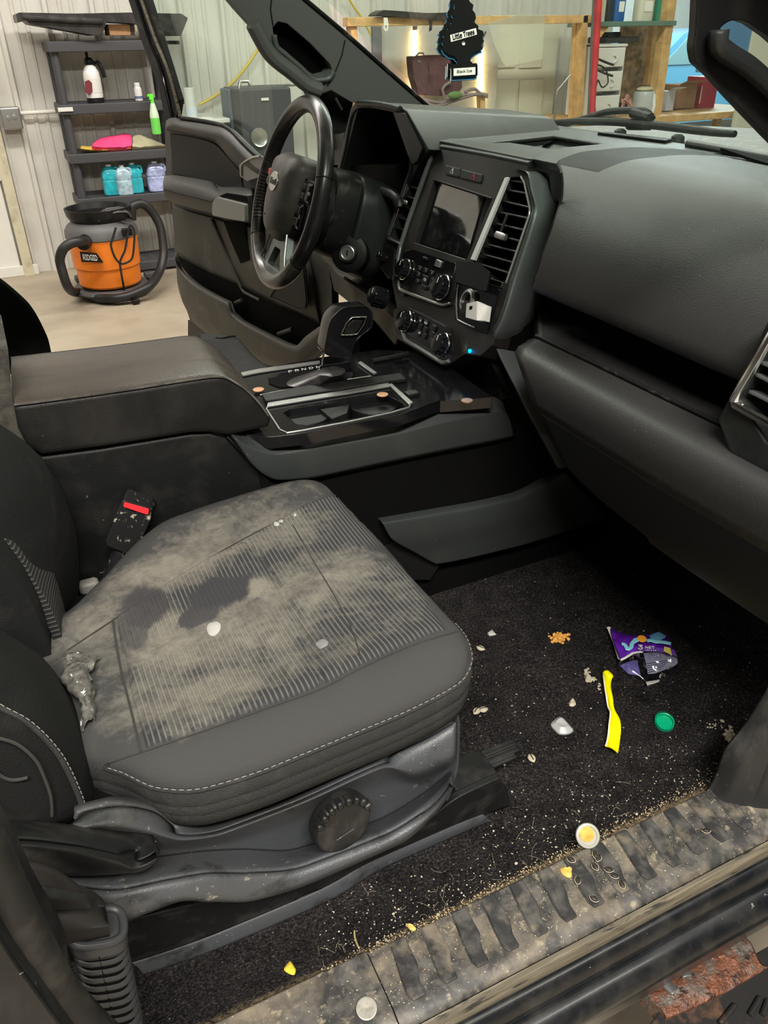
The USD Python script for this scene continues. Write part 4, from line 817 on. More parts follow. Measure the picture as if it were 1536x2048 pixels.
rim_d = np.minimum.reduce([uu, 1-uu, ww, 1-ww]).ravel()
seam_u = np.abs(ww-.575).ravel()                                  # cross seam
band = np.exp(-((uu.ravel()-.48)/.055)**2)                       # smooth band that runs fore and aft
puff = .0045*np.clip(rim_d/.05, 0, 1)**.6-.004*np.exp(-(seam_u/.012)**2)-.0015*np.exp(-((ww.ravel()-.045)/.01)**2)
pts[:, 2] += puff-.0008
rib_val = np.clip(1-1.1*band, .08, 1)*np.clip((rim_d-.004)/.02, 0, 1)
gi = pts.reshape(90, 130, 3)
def keyed(arr, src):
    from scipy.spatial import cKDTree
    t = cKDTree(src); return lambda v: arr[t.query(v)[1]]
sh = shell(gi, (0, 0, -.006))
obj('ribbed_insert', sh, 'seat_ribbed', cu, smooth=True, var={'dust': dust_fn, 'wet': wet_fn, 'rib': keyed(rib_val, pts)})
mat('seam_dark', (.03, .028, .025), .9)
def seat_line(pxs, r, m, name, lift=.001, mm=60): return obj(name, tube(np.array([on_seat(*q, lift) for q in crom(np.array([(*q, 0.) for q in pxs]), mm)[:, :2]]), r, 6), m, cu)
seat_line([(226, 1240), (240, 1330), (262, 1420), (282, 1503)], .0013, 'seam_dark', 'rear_seam', .001)
seat_line([(586, 1050), (620, 1110), (668, 1190), (704, 1260), (722, 1318)], .0008, 'seam_dark', 'cross_seam', .004)
seat_line([(135, 1300), (232, 1236), (402, 1126), (548, 1046), (672, 990)], .0008, 'seam_dark', 'inner_seam', .0012)
seat_line([(205, 1530), (290, 1502), (420, 1457), (540, 1414), (640, 1378), (740, 1327), (820, 1292), (916, 1262)], .0008, 'seam_dark', 'outer_seam', .0012)
# stitched piping where top and skirt meet
idx = [i for i in range(160) if plan[i, 1] < -.60 and plan[i, 0] > -.03]
pl = ring_at(1.0); zt = zr
half = sorted(idx, key=lambda i: i)
path = np.c_[ring_at(1.003), zr-.002][half]
obj('skirt_piping', tube(path, .0028, 8), 'seat_skirt', cu)
cum = np.r_[0, np.cumsum(np.linalg.norm(np.diff(path, axis=0), axis=1))]; dash_at = np.arange(0, cum[-1]-.006, .0075); st = []
for s in dash_at:
    a, b = [np.array([np.interp(q, cum, path[:, k]) for k in range(3)]) for q in (s, s+.0045)]; o = np.r_[unit((a+b)[:2]/2-cen)*.0022, .0012]; st.append(tube([a+o+np.array([0, 0, .0028]), b+o+np.array([0, 0, .0028])], .00045, 4))
obj('stitching', st, 'stitch', cu, kind='stuff')
sk = np.stack([np.c_[ring_at(1.006), zr-.006], np.c_[ring_at(1.012), zr-.02], np.c_[ring_at(1.006), zr-.036], np.c_[ring_at(1.010), zr-.045], np.c_[ring_at(1.0), zr-.060], np.c_[ring_at(.985), zr-.075], np.c_[ring_at(.95), zr-.08]])[:, [i for i in range(160) if plan[i, 0] > -.12]]
jj = np.argsort([0]); sel = [i for i in range(160) if plan[i, 0] > -.10]
obj('skirt', loft([r for r in np.stack([np.c_[ring_at(s), zr-d] for d, s in ((.003, .97), (.005, 1.004), (.014, 1.012), (.0235, 1.008), (.0255, 1.0), (.0275, 1.009), (.038, 1.005), (.040, .998), (.042, 1.004), (.057, .994), (.063, .95))])], None, 160), 'seat_skirt', cu, smooth=50)
# torn crumbs of foam at the cross seam
mat('foil_white', (.34, .33, .30), .5)
for q, r in (((553, 1048), .0042), ((562, 1043), .003), ((590, 1030), .0022)):
    b = ball(on_seat(*q, .004), r, 2, (1, 1.4, .5)); b.vertices += .003*(meshkit.fbm(b.vertices*300, 3)[:, None]-.5); obj('torn_piping', b, 'foil_white', cu)

# plastic side trim
yT = -.69
trim_rows = [PP([(150, 1622), (210, 1604), (305, 1612), (357, 1646), (430, 1650), (550, 1608), (735, 1520), (830, 1478), (912, 1430)], y=-.655),
             PP([(150, 1630), (215, 1616), (300, 1626), (360, 1658), (435, 1660), (560, 1616), (740, 1528), (835, 1488), (912, 1444)], y=-.690),
             PP([(140, 1660), (220, 1652), (300, 1664), (370, 1680), (455, 1664), (590, 1612), (758, 1538), (842, 1540), (911, 1506)], y=-.706),
             PP([(130, 1690), (220, 1690), (310, 1700), (390, 1698), (480, 1682), (610, 1640), (770, 1572), (845, 1568), (910, 1528)], y=-.688),
             PP([(130, 1720), (225, 1722), (315, 1718), (392, 1708), (475, 1702), (605, 1700), (762, 1644), (842, 1598), (909, 1546)], y=-.686),
             PP([(140, 1768), (240, 1785), (330, 1765), (410, 1752), (490, 1752), (612, 1734), (772, 1670), (850, 1620), (907, 1560)], y=-.735),
             PP([(152, 1790), (250, 1832), (350, 1796), (420, 1794), (510, 1792), (628, 1755), (795, 1682), (866, 1624), (905, 1572)], y=-.744),
             PP([(156, 1800), (252, 1842), (352, 1806), (424, 1804), (513, 1800), (632, 1763), (798, 1690), (867, 1632), (904, 1580)], y=-.735)]
tg = dense(trim_rows, 60, 90)
obj('side_trim', shell(tg, (0, .006, 0)), 'seat_trim', seat, smooth=80)
fe = np.array([P(*q, y=yT-.005) for q in ((916, 1428), (920, 1445), (918, 1520), (908, 1570), (895, 1602))])
obj('trim_front', shell(np.stack([crom(fe, 20), crom(fe, 20)+np.array([.012, .03, 0]), crom(fe, 20)+np.array([.012, .10, 0])]), (-.006, .01, 0)), 'seat_trim', seat, smooth=60)
# lumbar knob
kc = P(673, 1632, y=yT-.02); ka = unit((.12, -1, .12)); kR = frame_of(ka, (0, 0, 1))
kn = obj('adjuster_knob', lathe([(.0345, 0), (.0355, .004), (.035, .014), (.032, .018), (.0, .0185)], kc, ka, 40), 'seat_hard', seat)
for j in range(8):
    a = math.radians(-68+j*18); d_ = kR[0]*math.cos(a)+kR[1]*math.sin(a)
    obj('grip', rbox(kc+d_*.0325+ka*.016, (.010, .0075, .012), .0025, np.array([d_, np.cross(ka, d_), ka])), 'seat_hard', kn)
obj('slot_mark', tube([kc+ka*.019-kR[0]*.012+kR[1]*.012, kc+ka*.019-kR[0]*.009-kR[1]*.01], .001, 5), 'seat_trim', kn)
# recline lever
lv_top = PP([(0, 1656), (70, 1655), (140, 1662), (240, 1675), (315, 1686), (320, 1700)], y=yT-.020)
lv_mid = PP([(5, 1690), (60, 1692), (140, 1702), (230, 1722), (280, 1734), (316, 1714)], y=yT-.060)
lv_bot = PP([(40, 1720), (90, 1748), (170, 1752), (240, 1748), (288, 1741), (312, 1722)], y=yT-.045)
obj('recline_lever', shell(dense([lv_top, lv_mid, lv_bot], 14, 40), (0, .008, 0)), 'seat_hard', seat, smooth=40)
# rail under the seat
rl = [PP([(230, 1850), (400, 1806), (560, 1786), (700, 1732), (830, 1660), (925, 1590), (1000, 1556)], y=-.675), PP([(240, 1900), (420, 1850), (610, 1790), (745, 1722), (860, 1670), (960, 1622), (1018, 1590)], y=-.670),
      PP([(262, 1926), (440, 1864), (630, 1784), (762, 1712), (870, 1664), (966, 1628), (1020, 1612)], z=.622)]
obj('rail_cover', shell(dense(rl, 16, 50), (0, .012, -.004)), 'seat_hard', seat, smooth=50)
rf = [PP([(262, 1926), (440, 1864), (630, 1784), (762, 1712), (870, 1664), (966, 1628)], z=.622), PP([(276, 1936), (450, 1876), (640, 1796), (770, 1724), (880, 1676), (975, 1638)], z=.612), PP([(286, 1950), (460, 1888), (650, 1806), (776, 1732), (886, 1683), (976, 1645)], z=.600)]
obj('rail_foot', shell(dense(rf, 10, 50), (0, .004, -.004)), 'seat_trim', seat, smooth=60)
obj('rail_end', ext(PP([(912, 1580), (1000, 1552), (1022, 1612), (905, 1640), (880, 1640)], y=-.662), (0, .05, 0), r=.003), 'seat_hard', seat)
obj('rail_track', [rbox(P(958, 1515, z=.655), (.12, .012, .010), .002), rbox(P(965, 1527, z=.652), (.12, .010, .008), .002), rbox(P(950, 1540, z=.65), (.13, .016, .006), .002)], 'seat_hard', seat)
obj('seat_base', span((-.25, -.64, .64), (.27, -.26, .86)), 'shadow_black', seat)

# backrest
def bring(z, xf, y0, y1, th=.13, bul=.02):
    ym = (y0+y1)/2
    return [(xf-.012, y0-.02, z), (xf+bul*.4, y0-.05, z), (xf-.02, ym+.05, z), (xf-.02, ym-.05, z), (xf+bul*.4, y1+.05, z), (xf-.012, y1+.02, z), (xf-.05, y1, z), (xf-th, y1+.02, z), (xf-th-.02, ym, z), (xf-th, y0-.02, z), (xf-.05, y0, z)]
br = []
# backrest traced as an inner wing, a ribbed middle and the big outer bolster
def chain(rows, nu, nv): return dense(rows, nu, nv)
w_rows = [PP([(-60, 800), (0, 848), (52, 885), (95, 930), (128, 985), (150, 1050), (159, 1120), (157, 1190), (146, 1250), (128, 1300), (118, 1340)], y=-.25),
          PP([(-80, 830), (-20, 862), (30, 900), (72, 945), (104, 1000), (126, 1060), (136, 1125), (136, 1190), (130, 1250), (118, 1300), (112, 1340)], y=-.30),
          PP([(-120, 900), (-60, 925), (-10, 960), (30, 1000), (60, 1050), (84, 1100), (100, 1160), (108, 1210), (112, 1262), (112, 1310), (112, 1350)], y=-.37),
          PP([(-180, 1000), (-130, 1020), (-90, 1045), (-50, 1080), (-10, 1120), (30, 1165), (62, 1210), (84, 1256), (100, 1300), (108, 1340), (114, 1370)], y=-.44)]
mid = obj('backrest', shell(dense(w_rows, 40, 70), (-.10, 0, -.03)), 'seat_back', seat, smooth=80)
rb_rows = [PP([(-40, 1010), (20, 1040), (52, 1085), (82, 1150), (100, 1210), (112, 1270), (116, 1320)], y=-.345), PP([(-90, 1070), (-20, 1090), (15, 1130), (45, 1180), (75, 1230), (97, 1285), (110, 1330)], y=-.41)]
gq_ = dense(rb_rows, 20, 60)+np.array([.016, -.005, .006])
obj('ribbed_panel', shell(gq_, (-.01, 0, -.004)), 'seat_back_ribbed', mid, smooth=True, var={'rib': lambda v: np.ones(len(v))})
b_rows = [PP([(-120, 1200), (-40, 1235), (30, 1275), (85, 1315), (128, 1370), (165, 1430), (190, 1490), (204, 1545), (206, 1585), (196, 1615), (160, 1632)], y=-.52),
          PP([(-120, 1250), (-40, 1285), (25, 1320), (80, 1365), (122, 1420), (155, 1475), (180, 1530), (192, 1580), (190, 1610), (178, 1626), (150, 1640)], y=-.61),
          PP([(-120, 1340), (-50, 1372), (0, 1412), (50, 1440), (92, 1478), (124, 1520), (146, 1565), (160, 1600), (163, 1622), (155, 1634), (136, 1644)], y=-.655),
          PP([(-120, 1400), (-60, 1440), (-10, 1474), (30, 1505), (64, 1540), (88, 1575), (104, 1605), (112, 1626), (110, 1638), (100, 1644), (85, 1648)], y=-.668),
          PP([(-120, 1500), (-80, 1540), (-50, 1565), (-20, 1590), (10, 1610), (28, 1625), (40, 1636), (45, 1642), (40, 1646), (30, 1650), (20, 1652)], y=-.672)]
bol = obj('backrest_bolster', shell(dense(b_rows, 50, 80), (-.08, .02, 0)), 'seat_back', seat, smooth=80)
pp_ = crom(PP([(-20, 1402), (0, 1414), (50, 1441), (92, 1479), (124, 1521), (146, 1565), (160, 1600), (163, 1622)], y=-.657), 90)
obj('piping', tube(pp_, .0028, 8), 'seat_skirt', bol)
cum = np.r_[0, np.cumsum(np.linalg.norm(np.diff(pp_, axis=0), axis=1))]; st = []
for s in np.arange(0, cum[-1]-.005, .007):
    a, b = [np.array([np.interp(q, cum, pp_[:, k]) for k in range(3)]) for q in (s, s+.0042)]; st.append(tube([a+np.array([.0035, -.003, .002]), b+np.array([.0035, -.003, .002])], .0005, 4))
obj('stitching', st, 'stitch', bol, kind='stuff')
obj('crease', tube(PP([(-10, 1475), (40, 1492), (80, 1535), (98, 1580), (104, 1632)], y=-.672), .0016, 6, m=30), 'seam_dark', bol)
obj('crease', tube(PP([(-10, 1540), (30, 1560), (55, 1555)], y=-.674), .0016, 6, m=12), 'seam_dark', bol)

# ================================================================ belt buckle, belt anchor, door seal
bk = thing('seat_belt_buckle', 'dirty black seat belt buckle with a red release button beside the cushion', 'seat belt buckle', P(255, 1060, y=-.215))
bx = PP([(243, 1003), (250, 1001), (298, 1016), (303, 1024), (300, 1042), (272, 1106), (262, 1111), (214, 1092), (211, 1082), (228, 1040)], y=-.222)
mat('buckle_black', (.013, .013, .0135), .4, bev=.003, dust=[((.4, .37, .3), .60, .66, 60), ((.2, .18, .15), .62, .7, 130)])
obj('buckle_body', ext(bx, (.012, .030, 0), r=.004), 'buckle_black', bk)
obj('release_button', ext(PP([(248, 1004), (298, 1018), (296, 1031), (246, 1014)], y=-.223), (.0, -.003, .002), r=.002), 'red_button', bk, label='red release button')
obj('stalk', tube(PP([(240, 1096), (226, 1130), (212, 1165)], y=-.205), [.018, .016, .014], 10, flat=.5), 'buckle_black', bk)
mat('grey_hook', (.2, .195, .18), .5, dust=[((.3, .27, .2), .5, .7, 60)]); obj('seat_hinge', rbox(P(178, 1172, y=-.20), (.03, .02, .02), .006), 'grey_hook', bk)
an = thing('seat_belt_anchor', 'ribbed grey rubber boot of the seat belt anchor with the folded black belt in it', 'seat belt anchor', P(205, 1930, y=-.775))
mat('boot_rubber', (.04, .041, .044), .42, bev=.002); mat('belt_web', (.016, .014, .013), .7, grain=(700, .0005))
A0, A1 = np.array((196., 1888.)), np.array((232., 2062.))
def boot_ring(u, w, yy=-.78, s=1.):
    c = A0*(1-u)+A1*u; t_ = np.array((.97, -.14)); a = P(*(c-t_*w*52), y=yy); b = P(*(c+t_*w*50), y=yy); n_ = np.array([.1, 1, 0])*.028*s
    m_ = (a+b)/2; e = (b-a)/2; return [m_+e*math.copysign(abs(math.cos(q))**.6, math.cos(q))+n_*(.5+.62*math.copysign(abs(math.sin(q))**.7, math.sin(q))) for q in np.linspace(.01, 2*np.pi+.01, 24, endpoint=False)]
obj('boot_collar', loft([boot_ring(-.02, 1.08), boot_ring(-.0, 1.18), boot_ring(.11, 1.2), boot_ring(.14, 1.12)], None, 36), 'boot_rubber', an, smooth=50)
obj('boot_rim', tube(np.array(boot_ring(-.03, 1.12)), .004, 8, True, m=48), 'boot_rubber', an)
for k in range(10):
    u0_, u1_ = .16+k*.094, .16+k*.094+.06
    obj('boot_rib', loft([boot_ring(u0_, 1.0), boot_ring(u0_+.012, 1.13), boot_ring(u1_-.012, 1.13), boot_ring(u1_, 1.0)], None, 30), 'boot_rubber', an, smooth=50)
obj('boot_core', loft([boot_ring(.1, .95), boot_ring(1.12, .95)], None, 30), 'shadow_black', an)
obj('belt_fold', shell(dense([PP([(95, 1810), (140, 1806), (188, 1818), (215, 1840)], y=-.775), PP([(110, 1862), (140, 1860), (190, 1856), (218, 1852)], y=-.79), PP([(120, 1895), (150, 1890), (195, 1880), (220, 1874)], y=-.775)], 12, 24), (0, .02, 0)), 'belt_web', an, smooth=50)
obj('belt_lap', shell(dense([PP([(40, 1728), (120, 1750), (180, 1808)], y=-.76), PP([(60, 1775), (110, 1800), (180, 1812)], y=-.765)], 8, 20), (0, .004, 0)), 'belt_web', an, smooth=50)
sl = thing('door_seal', 'black rubber door seal running down the rear edge of the door opening', 'door seal', (-.08, -.86, .8))
mat('seal_rubber', (.008, .0078, .0073), .6, dust=[((.045, .04, .033), .5, .75, 18)])
pth = lambda pts, y: PP(pts, y=y)
obj('seal_bulb', tube(pth([(-110, 1580), (-50, 1680), (-10, 1765), (38, 1860), (88, 1955), (150, 2040), (240, 2130)], -.87), .017, 12, m=40), 'seal_rubber', sl)
obj('seal_lip', tube(pth([(-60, 1600), (-15, 1690), (28, 1770), (75, 1860), (125, 1945), (190, 2025), (270, 2095)], -.86), .006, 8, m=40), 'rubber', sl)
obj('pillar_edge', shell(dense([pth([(-120, 1700), (-40, 1800), (20, 1900), (90, 2000), (170, 2110)], -.90), pth([(-120, 1900), (-60, 1980), (0, 2060), (60, 2140), (100, 2200)], -.92)], 10, 30), (0, .02, 0)), 'black_paint', sl, smooth=60)
obj('pillar_trim', shell(dense([pth([(-60, 1560), (20, 1640), (60, 1730), (120, 1840), (150, 1960), (200, 2060)], -.80), pth([(-100, 1600), (-20, 1680), (20, 1760), (70, 1860), (110, 1970), (170, 2080)], -.85)], 10, 30), (-.02, .0, 0)), 'seat_hard', sl, smooth=60)
obj('trim_tab', ext(pth([(84, 1792), (178, 1806), (182, 1818), (96, 1822)], -.80), (0, .01, 0)), 'seat_hard', sl)

# ================================================================ centre console
con = thing('center_console', 'black centre console with armrest lid, chrome edged cup holders and grey side trim', 'console', (.3, -.05, .9))
CY = -.19
lid = [(16, 700), (24, 690), (28, 809), (60, 806), (250, 780), (440, 752), (470, 764), (500, 785), (522, 810), (540, 838), (538, 850), (500, 858), (455, 868), (420, 862), (380, 862), (200, 890), (84, 906), (55, 890), (36, 850)]
side = PP([(28, 812), (60, 808), (250, 782), (420, 756), (446, 755), (470, 766), (500, 788), (522, 812), (541, 838), (536, 852), (500, 860), (455, 869), (420, 863), (380, 864), (200, 892), (84, 907), (55, 890), (36, 855)], y=CY)
yF = .005
ll = obj('armrest_lid', ext(side, (.008, .195, .002)), 'leather', con, smooth=40)
nr_ = crom(PP([(30, 812), (60, 808), (250, 782), (420, 756), (446, 756), (470, 767), (500, 789), (522, 813), (538, 838)], y=CY), 60)
lt = np.stack([nr_+np.array([0, .004, -.001]), nr_+np.array([0, .012, .003]), nr_+np.array([.001, .06, .006]), nr_+np.array([.004, .13, .005]), nr_+np.array([.008, .185, .003]), nr_+np.array([.008, .197, -.003])])
obj('lid_top', shell(dense(list(lt), 30, 80), (0, 0, -.006)), 'leather_worn', ll, smooth=60, label='worn brownish top of the armrest lid')
obj('lid_seam', tube(PP([(28, 810), (60, 806), (250, 780), (420, 754), (446, 754), (470, 765), (500, 787), (522, 811), (536, 832)], y=CY-.0015), .0016, 6, m=60), 'wheel_worn', ll)
st = []
mat('storage_leather', (.0055, .006, .006), .42, grain=(500, .0004), bev=.006, dust=[((.02, .019, .017), .5, .75, 12), ((.33, .3, .23), .70, .74, 40)])
body = PP([(-40, 900), (84, 915), (200, 900), (380, 870), (420, 868), (452, 878), (478, 905), (540, 962), (640, 1060), (640, 1240), (100, 1240), (-40, 1100)], y=CY+.006)
obj('storage_box', ext(body, (0, .19, 0)), 'storage_leather', con)
mat('box_side', (.03, .028, .024), .6, dust=[((.10, .09, .07), .45, .7, 25)]); obj('rear_cover', ext(PP([(-60, 700), (16, 698), (26, 800), (40, 860), (70, 905), (-60, 925)], y=CY+.012), (0, .16, 0)), 'box_side', con)
obj('body_seam', tube(PP([(455, 874), (480, 900), (535, 962)], y=CY+.003), .002, 6), 'seam_black', con)
# side trim swept forward along the console
tr_rows = [PP([(470, 862), (540, 868), (620, 860), (800, 825), (878, 800), (940, 794), (985, 793), (1006, 806)], y=-.168),
           PP([(470, 866), (541, 873), (621, 865), (801, 830), (880, 805), (942, 798), (987, 797), (1010, 812)], y=-.172),
           PP([(466, 872), (538, 902), (560, 904), (622, 894), (800, 862), (900, 838), (1000, 819), (1020, 838)], y=-.197),
           PP([(468, 878), (540, 908), (564, 909), (624, 899), (800, 867), (902, 843), (1002, 824), (1022, 842)], y=-.200),
           PP([(484, 902), (548, 936), (600, 928), (700, 908), (820, 882), (920, 862), (1010, 848), (1027, 858)], y=-.201),
           PP([(500, 925), (560, 962), (652, 953), (720, 938), (830, 915), (920, 897), (1000, 881), (1030, 873)], y=-.199)]
mat('console_grey', (.026, .0295, .029), .42, bev=.004, grain=(700, .00015), dust=[((.035, .036, .034), .52, .78, 11)], specks=((.35, .33, .28), .80, 300))
obj('side_trim', shell(dense(tr_rows, 30, 60, 'pchip'), (0, .02, -.004)), 'console_grey', con, smooth=40)
# top deck
ZD = 1.012
dk = lambda pts, z=ZD: PP(pts, z=z)
cups = []
deck = dk([(470, 866), (440, 790), (420, 735), (486, 745), (640, 715), (752, 700), (800, 735), (880, 800), (800, 829), (620, 865), (540, 874)])
cup_hole = [dk([(566, 826), (580, 818), (700, 800), (772, 790), (806, 806), (806, 815), (780, 824), (620, 852), (592, 848)])]
obj('deck', ext(deck, (0, 0, -.02), holes=cup_hole), 'gloss_black', con)
cwell = obj('cup_holder', [ext(dk([(556, 832), (580, 812), (700, 795), (780, 786), (815, 806), (785, 830), (620, 858)], ZD-.07), (0, 0, -.01))], 'shadow_black', con)
for (a, b) in (((612, 832), 30), ((748, 812), 33)):
    c = P(*a, z=ZD-.012); r = .036
    obj('cup_ring', lathe([(r, 0), (r+.003, .003), (r+.003, -.05), (r, -.05)], c, n=36), 'black_plastic', cwell)
obj('cup_divider', ext(dk([(640, 818), (700, 806), (694, 826), (664, 838)], ZD-.006), (0, 0, -.03)), 'dark_panel', cwell)
cuplip = dk([(533, 818), (540, 808), (620, 797), (700, 786), (772, 772), (782, 774), (822, 808), (818, 815), (780, 826), (690, 845), (600, 862), (574, 866), (560, 860)], ZD+.001)
obj('cup_lip', tube(np.vstack([cuplip, cuplip[:1]]), .0018, 8), 'dull_silver', con)
obj('chrome_strip', ext(dk([(534, 816), (536, 808), (700, 782), (776, 768), (780, 775), (700, 789)], ZD+.001), (0, 0, .003)), 'dull_silver', con)
obj('chrome_strip', ext(dk([(776, 771), (784, 770), (826, 808), (818, 812)], ZD+.001), (0, 0, .003)), 'dull_silver', con)
obj('center_bar', ext(dk([(525, 795), (600, 780), (760, 758), (800, 752), (812, 764), (776, 768), (640, 790), (532, 808)], ZD+.001), (0, 0, .006)), 'black_plastic', con)
obj('chrome_strip', ext(dk([(482, 748), (520, 740), (640, 724), (640, 729), (520, 747), (486, 754)], ZD+.001), (0, 0, .003)), 'dull_silver', con, label='worn silver strip beside the shifter')
obj('chrome_strip', ext(dk([(716, 728), (722, 725), (754, 748), (748, 751)], ZD+.001), (0, 0, .003)), 'dull_silver', con)
obj('chrome_strip', tube(dk([(520, 790), (560, 782), (700, 758), (742, 752)], ZD+.002), .0012, 6), 'dull_silver', con)
obj('gate_scale', text_on('P R N D M', .010, P(610, 738, z=ZD+.0015), P(660, 730, z=ZD)-P(560, 746, z=ZD), P(606, 730, z=ZD)-P(612, 746, z=ZD), .0004), 'button_text', con)
obj('shift_gate', ext(dk([(536, 758), (640, 738), (664, 744), (650, 768), (560, 776), (538, 768)], ZD+.0005), (0, 0, .0012)), 'shadow_black', con)
obj('front_tray', ext(dk([(752, 700), (820, 702), (900, 735), (985, 794), (940, 798), (880, 803), (812, 748)], ZD-.004), (0, 0, -.02)), 'gloss_black', con)
obj('usb_port', rbox(P(824, 788, z=ZD+.002), (.022, .018, .008), .002), 'black_plastic', con)
obj('deck_rail', tube(dk([(745, 722), (800, 712), (816, 708)], ZD+.004), .005, 8), 'black_plastic', con)
# footwell side and base moulding
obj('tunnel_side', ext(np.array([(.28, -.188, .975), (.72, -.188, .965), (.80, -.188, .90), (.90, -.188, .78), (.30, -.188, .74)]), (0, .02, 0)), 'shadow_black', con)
bm = [PP([(755, 1036), (860, 1018), (960, 1000), (1020, 986), (1075, 960), (1118, 935)], y=-.188), PP([(765, 1046), (870, 1030), (970, 1012), (1030, 998), (1090, 972), (1135, 944)], y=-.205),
      PP([(780, 1074), (880, 1062), (980, 1042), (1040, 1026), (1110, 1000), (1160, 975)], y=-.208), PP([(830, 1105), (900, 1096), (980, 1078), (1050, 1062), (1120, 1040), (1200, 1012)], y=-.202), PP([(872, 1128), (900, 1124), (990, 1104), (1060, 1086), (1130, 1064), (1215, 1036)], y=-.198)]
obj('base_moulding', shell(dense(bm, 24, 50), (0, .03, 0)), 'console_grey', con, smooth=60)
obj('base_side', ext(PP([(640, 1040), (770, 1050), (830, 1105), (880, 1130), (860, 1160), (640, 1160)], y=-.185), (0, .02, 0)), 'dark_panel', con)
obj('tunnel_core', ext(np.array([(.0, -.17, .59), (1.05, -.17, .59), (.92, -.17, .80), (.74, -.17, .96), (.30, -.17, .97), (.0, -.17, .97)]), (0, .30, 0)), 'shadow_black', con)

# ---------------------------------------------------------------- shifter
shf = thing('gear_shifter', 'glossy black gear shifter with a chrome framed button on the console', 'gear shifter', P(665, 750, z=ZD))
ys = P(670, 745, z=ZD)[1]
ko = PP([(649, 705), (653, 680), (660, 648), (672, 628), (690, 616), (715, 613), (738, 616), (746, 628), (746, 648), (738, 660), (722, 672), (708, 690), (700, 716)], y=ys-.02)
obj('knob', loft([ko*.985+ko.mean(0)*.015+np.array([0, .002, 0]), ko, ko+np.array([0, .012, 0]), ko+np.array([0, .034, 0]), (ko-ko.mean(0))*.9+ko.mean(0)+np.array([0, .046, 0])], None, 60), 'gloss_black', shf, smooth=50)
obj('button', ext(PP([(686, 668), (694, 650), (706, 639), (726, 640), (718, 656), (708, 667)], y=ys-.022), (0, -.003, 0), r=.002), 'black_plastic', shf)
cf = PP([(682, 670), (692, 647), (704, 635), (732, 634), (728, 648), (714, 668), (700, 670)], y=ys-.0225); obj('button_frame', tube(np.vstack([cf, cf[:1]]), .0018, 6), 'chrome', shf, label='chrome button frame')
obj('collar', loft([PP([(641, 730), (672, 727), (702, 724), (698, 742), (668, 746), (642, 742)], y=ys-.02+d) for d in (0, .02, .035)], None, 30), 'gloss_black', shf, smooth=40)
obj('chrome_ring', tube(PP([(644, 732), (644, 722), (648, 706)], y=ys-.02), .002, 6), 'chrome', shf)
obj('boot', loft([[(P(665, 742, z=ZD+.025)+np.array([.022*math.cos(q), .022*math.sin(q), 0])) for q in np.linspace(0, 6.28, 10, endpoint=False)], [(P(650, 752, z=ZD+.010)+np.array([.04*math.cos(q), .03*math.sin(q), 0])) for q in np.linspace(0, 6.28, 10, endpoint=False)], [(P(640, 758, z=ZD+.001)+np.array([.065*math.cos(q), .034*math.sin(q), 0])) for q in np.linspace(0, 6.28, 10, endpoint=False)]], 12, 40), 'wheel_leather', shf, smooth=60)
obj('boot_crease', tube([P(640, 738, z=ZD+.022), P(628, 752, z=ZD+.010), P(606, 768, z=ZD+.003)], .002, 6), 'dull_silver', shf)
# ================================================================ steering wheel and column
Cw = P(578, 390, y=.43); tilt = math.radians(19)
Wn = unit((-math.cos(tilt), .02, math.sin(tilt)))                # towards the driver
Wx = unit(np.cross((0, 0, 1), Wn)); Wu = np.cross(Wn, Wx)             # wheel's right (as the driver sees it, -y) and up
if Wu[2] < 0: Wu, Wx = -Wu, -Wx
if Wx[1] > 0: Wx = -Wx
WR = .178
def W(u, v, n=0.): return Cw+Wx*u+Wu*v+Wn*n
sw = thing('steering_wheel', 'worn black leather steering wheel with a round badge on its hub', 'steering wheel', Cw)
def arc(a0, a1, r=WR, n=40, off=0.): return np.array([W(r*math.cos(math.radians(a)), r*math.sin(math.radians(a)), off) for a in np.linspace(a0, a1, n)])
obj('rim', tube(arc(-38, 218, n=90), .0165, 14), 'wheel_leather', sw)
obj('rim_lower', tube(arc(218, 322, n=40), .0168, 14), 'wheel_worn', sw, label='paler worn lower rim')
for a in (18, 162, 218, 322): obj('rim_joint', tube(arc(a-.4, a+.4, n=3), .0175, 14), 'rubber', sw)
for a in np.linspace(172, 205, 14): obj('finger_grip', tube(arc(a-.7, a+.7, WR-.004, 3), .0165, 10), 'wheel_leather', sw)
hub = [W(-.070, .055, .012), W(-.04, .078, .012), W(.04, .078, .012), W(.070, .055, .012), W(.068, -.02, .012), W(.045, -.075, .012), W(0, -.092, .012), W(-.045, -.075, .012), W(-.068, -.02, .012)]
hb = np.array(hub); hc = hb.mean(0)
ab = obj('airbag_cover', loft([(hb-hc)*1.02+hc-Wn*.045, (hb-hc)*1.03+hc-Wn*.01, hb, (hb-hc)*.86+hc+Wn*.018, (hb-hc)*.5+hc+Wn*.025, (hb-hc)*.1+hc+Wn*.027], None, 60), 'airbag', sw, smooth=60)
bc = W(-.0, .022, .040)
def oval(c, a, b, n, h): 
    th = np.linspace(0, 2*np.pi, 40, endpoint=False); return np.array([c+Wx*a*math.cos(t)+Wu*b*math.sin(t)+Wn*h for t in th])
obj('badge', ext(oval(W(0, .018, .036), .024, .0195, 40, 0), Wn*.004), 'dull_silver', ab, label='oval silver badge')
obj('badge_script', text_on('Ford', .012, W(0, .018, .0404), Wx, Wu, .001, True, fit=.034), 'gloss_black', ab)
for q in ((.012, -.035), (.008, -.050), (.016, -.044)): obj('scuff', rbox(W(q[0]-.03, q[1], .035), (.004, .003, .002), .0006, np.array([Wx, Wu, Wn])), 'shadow_black', ab)
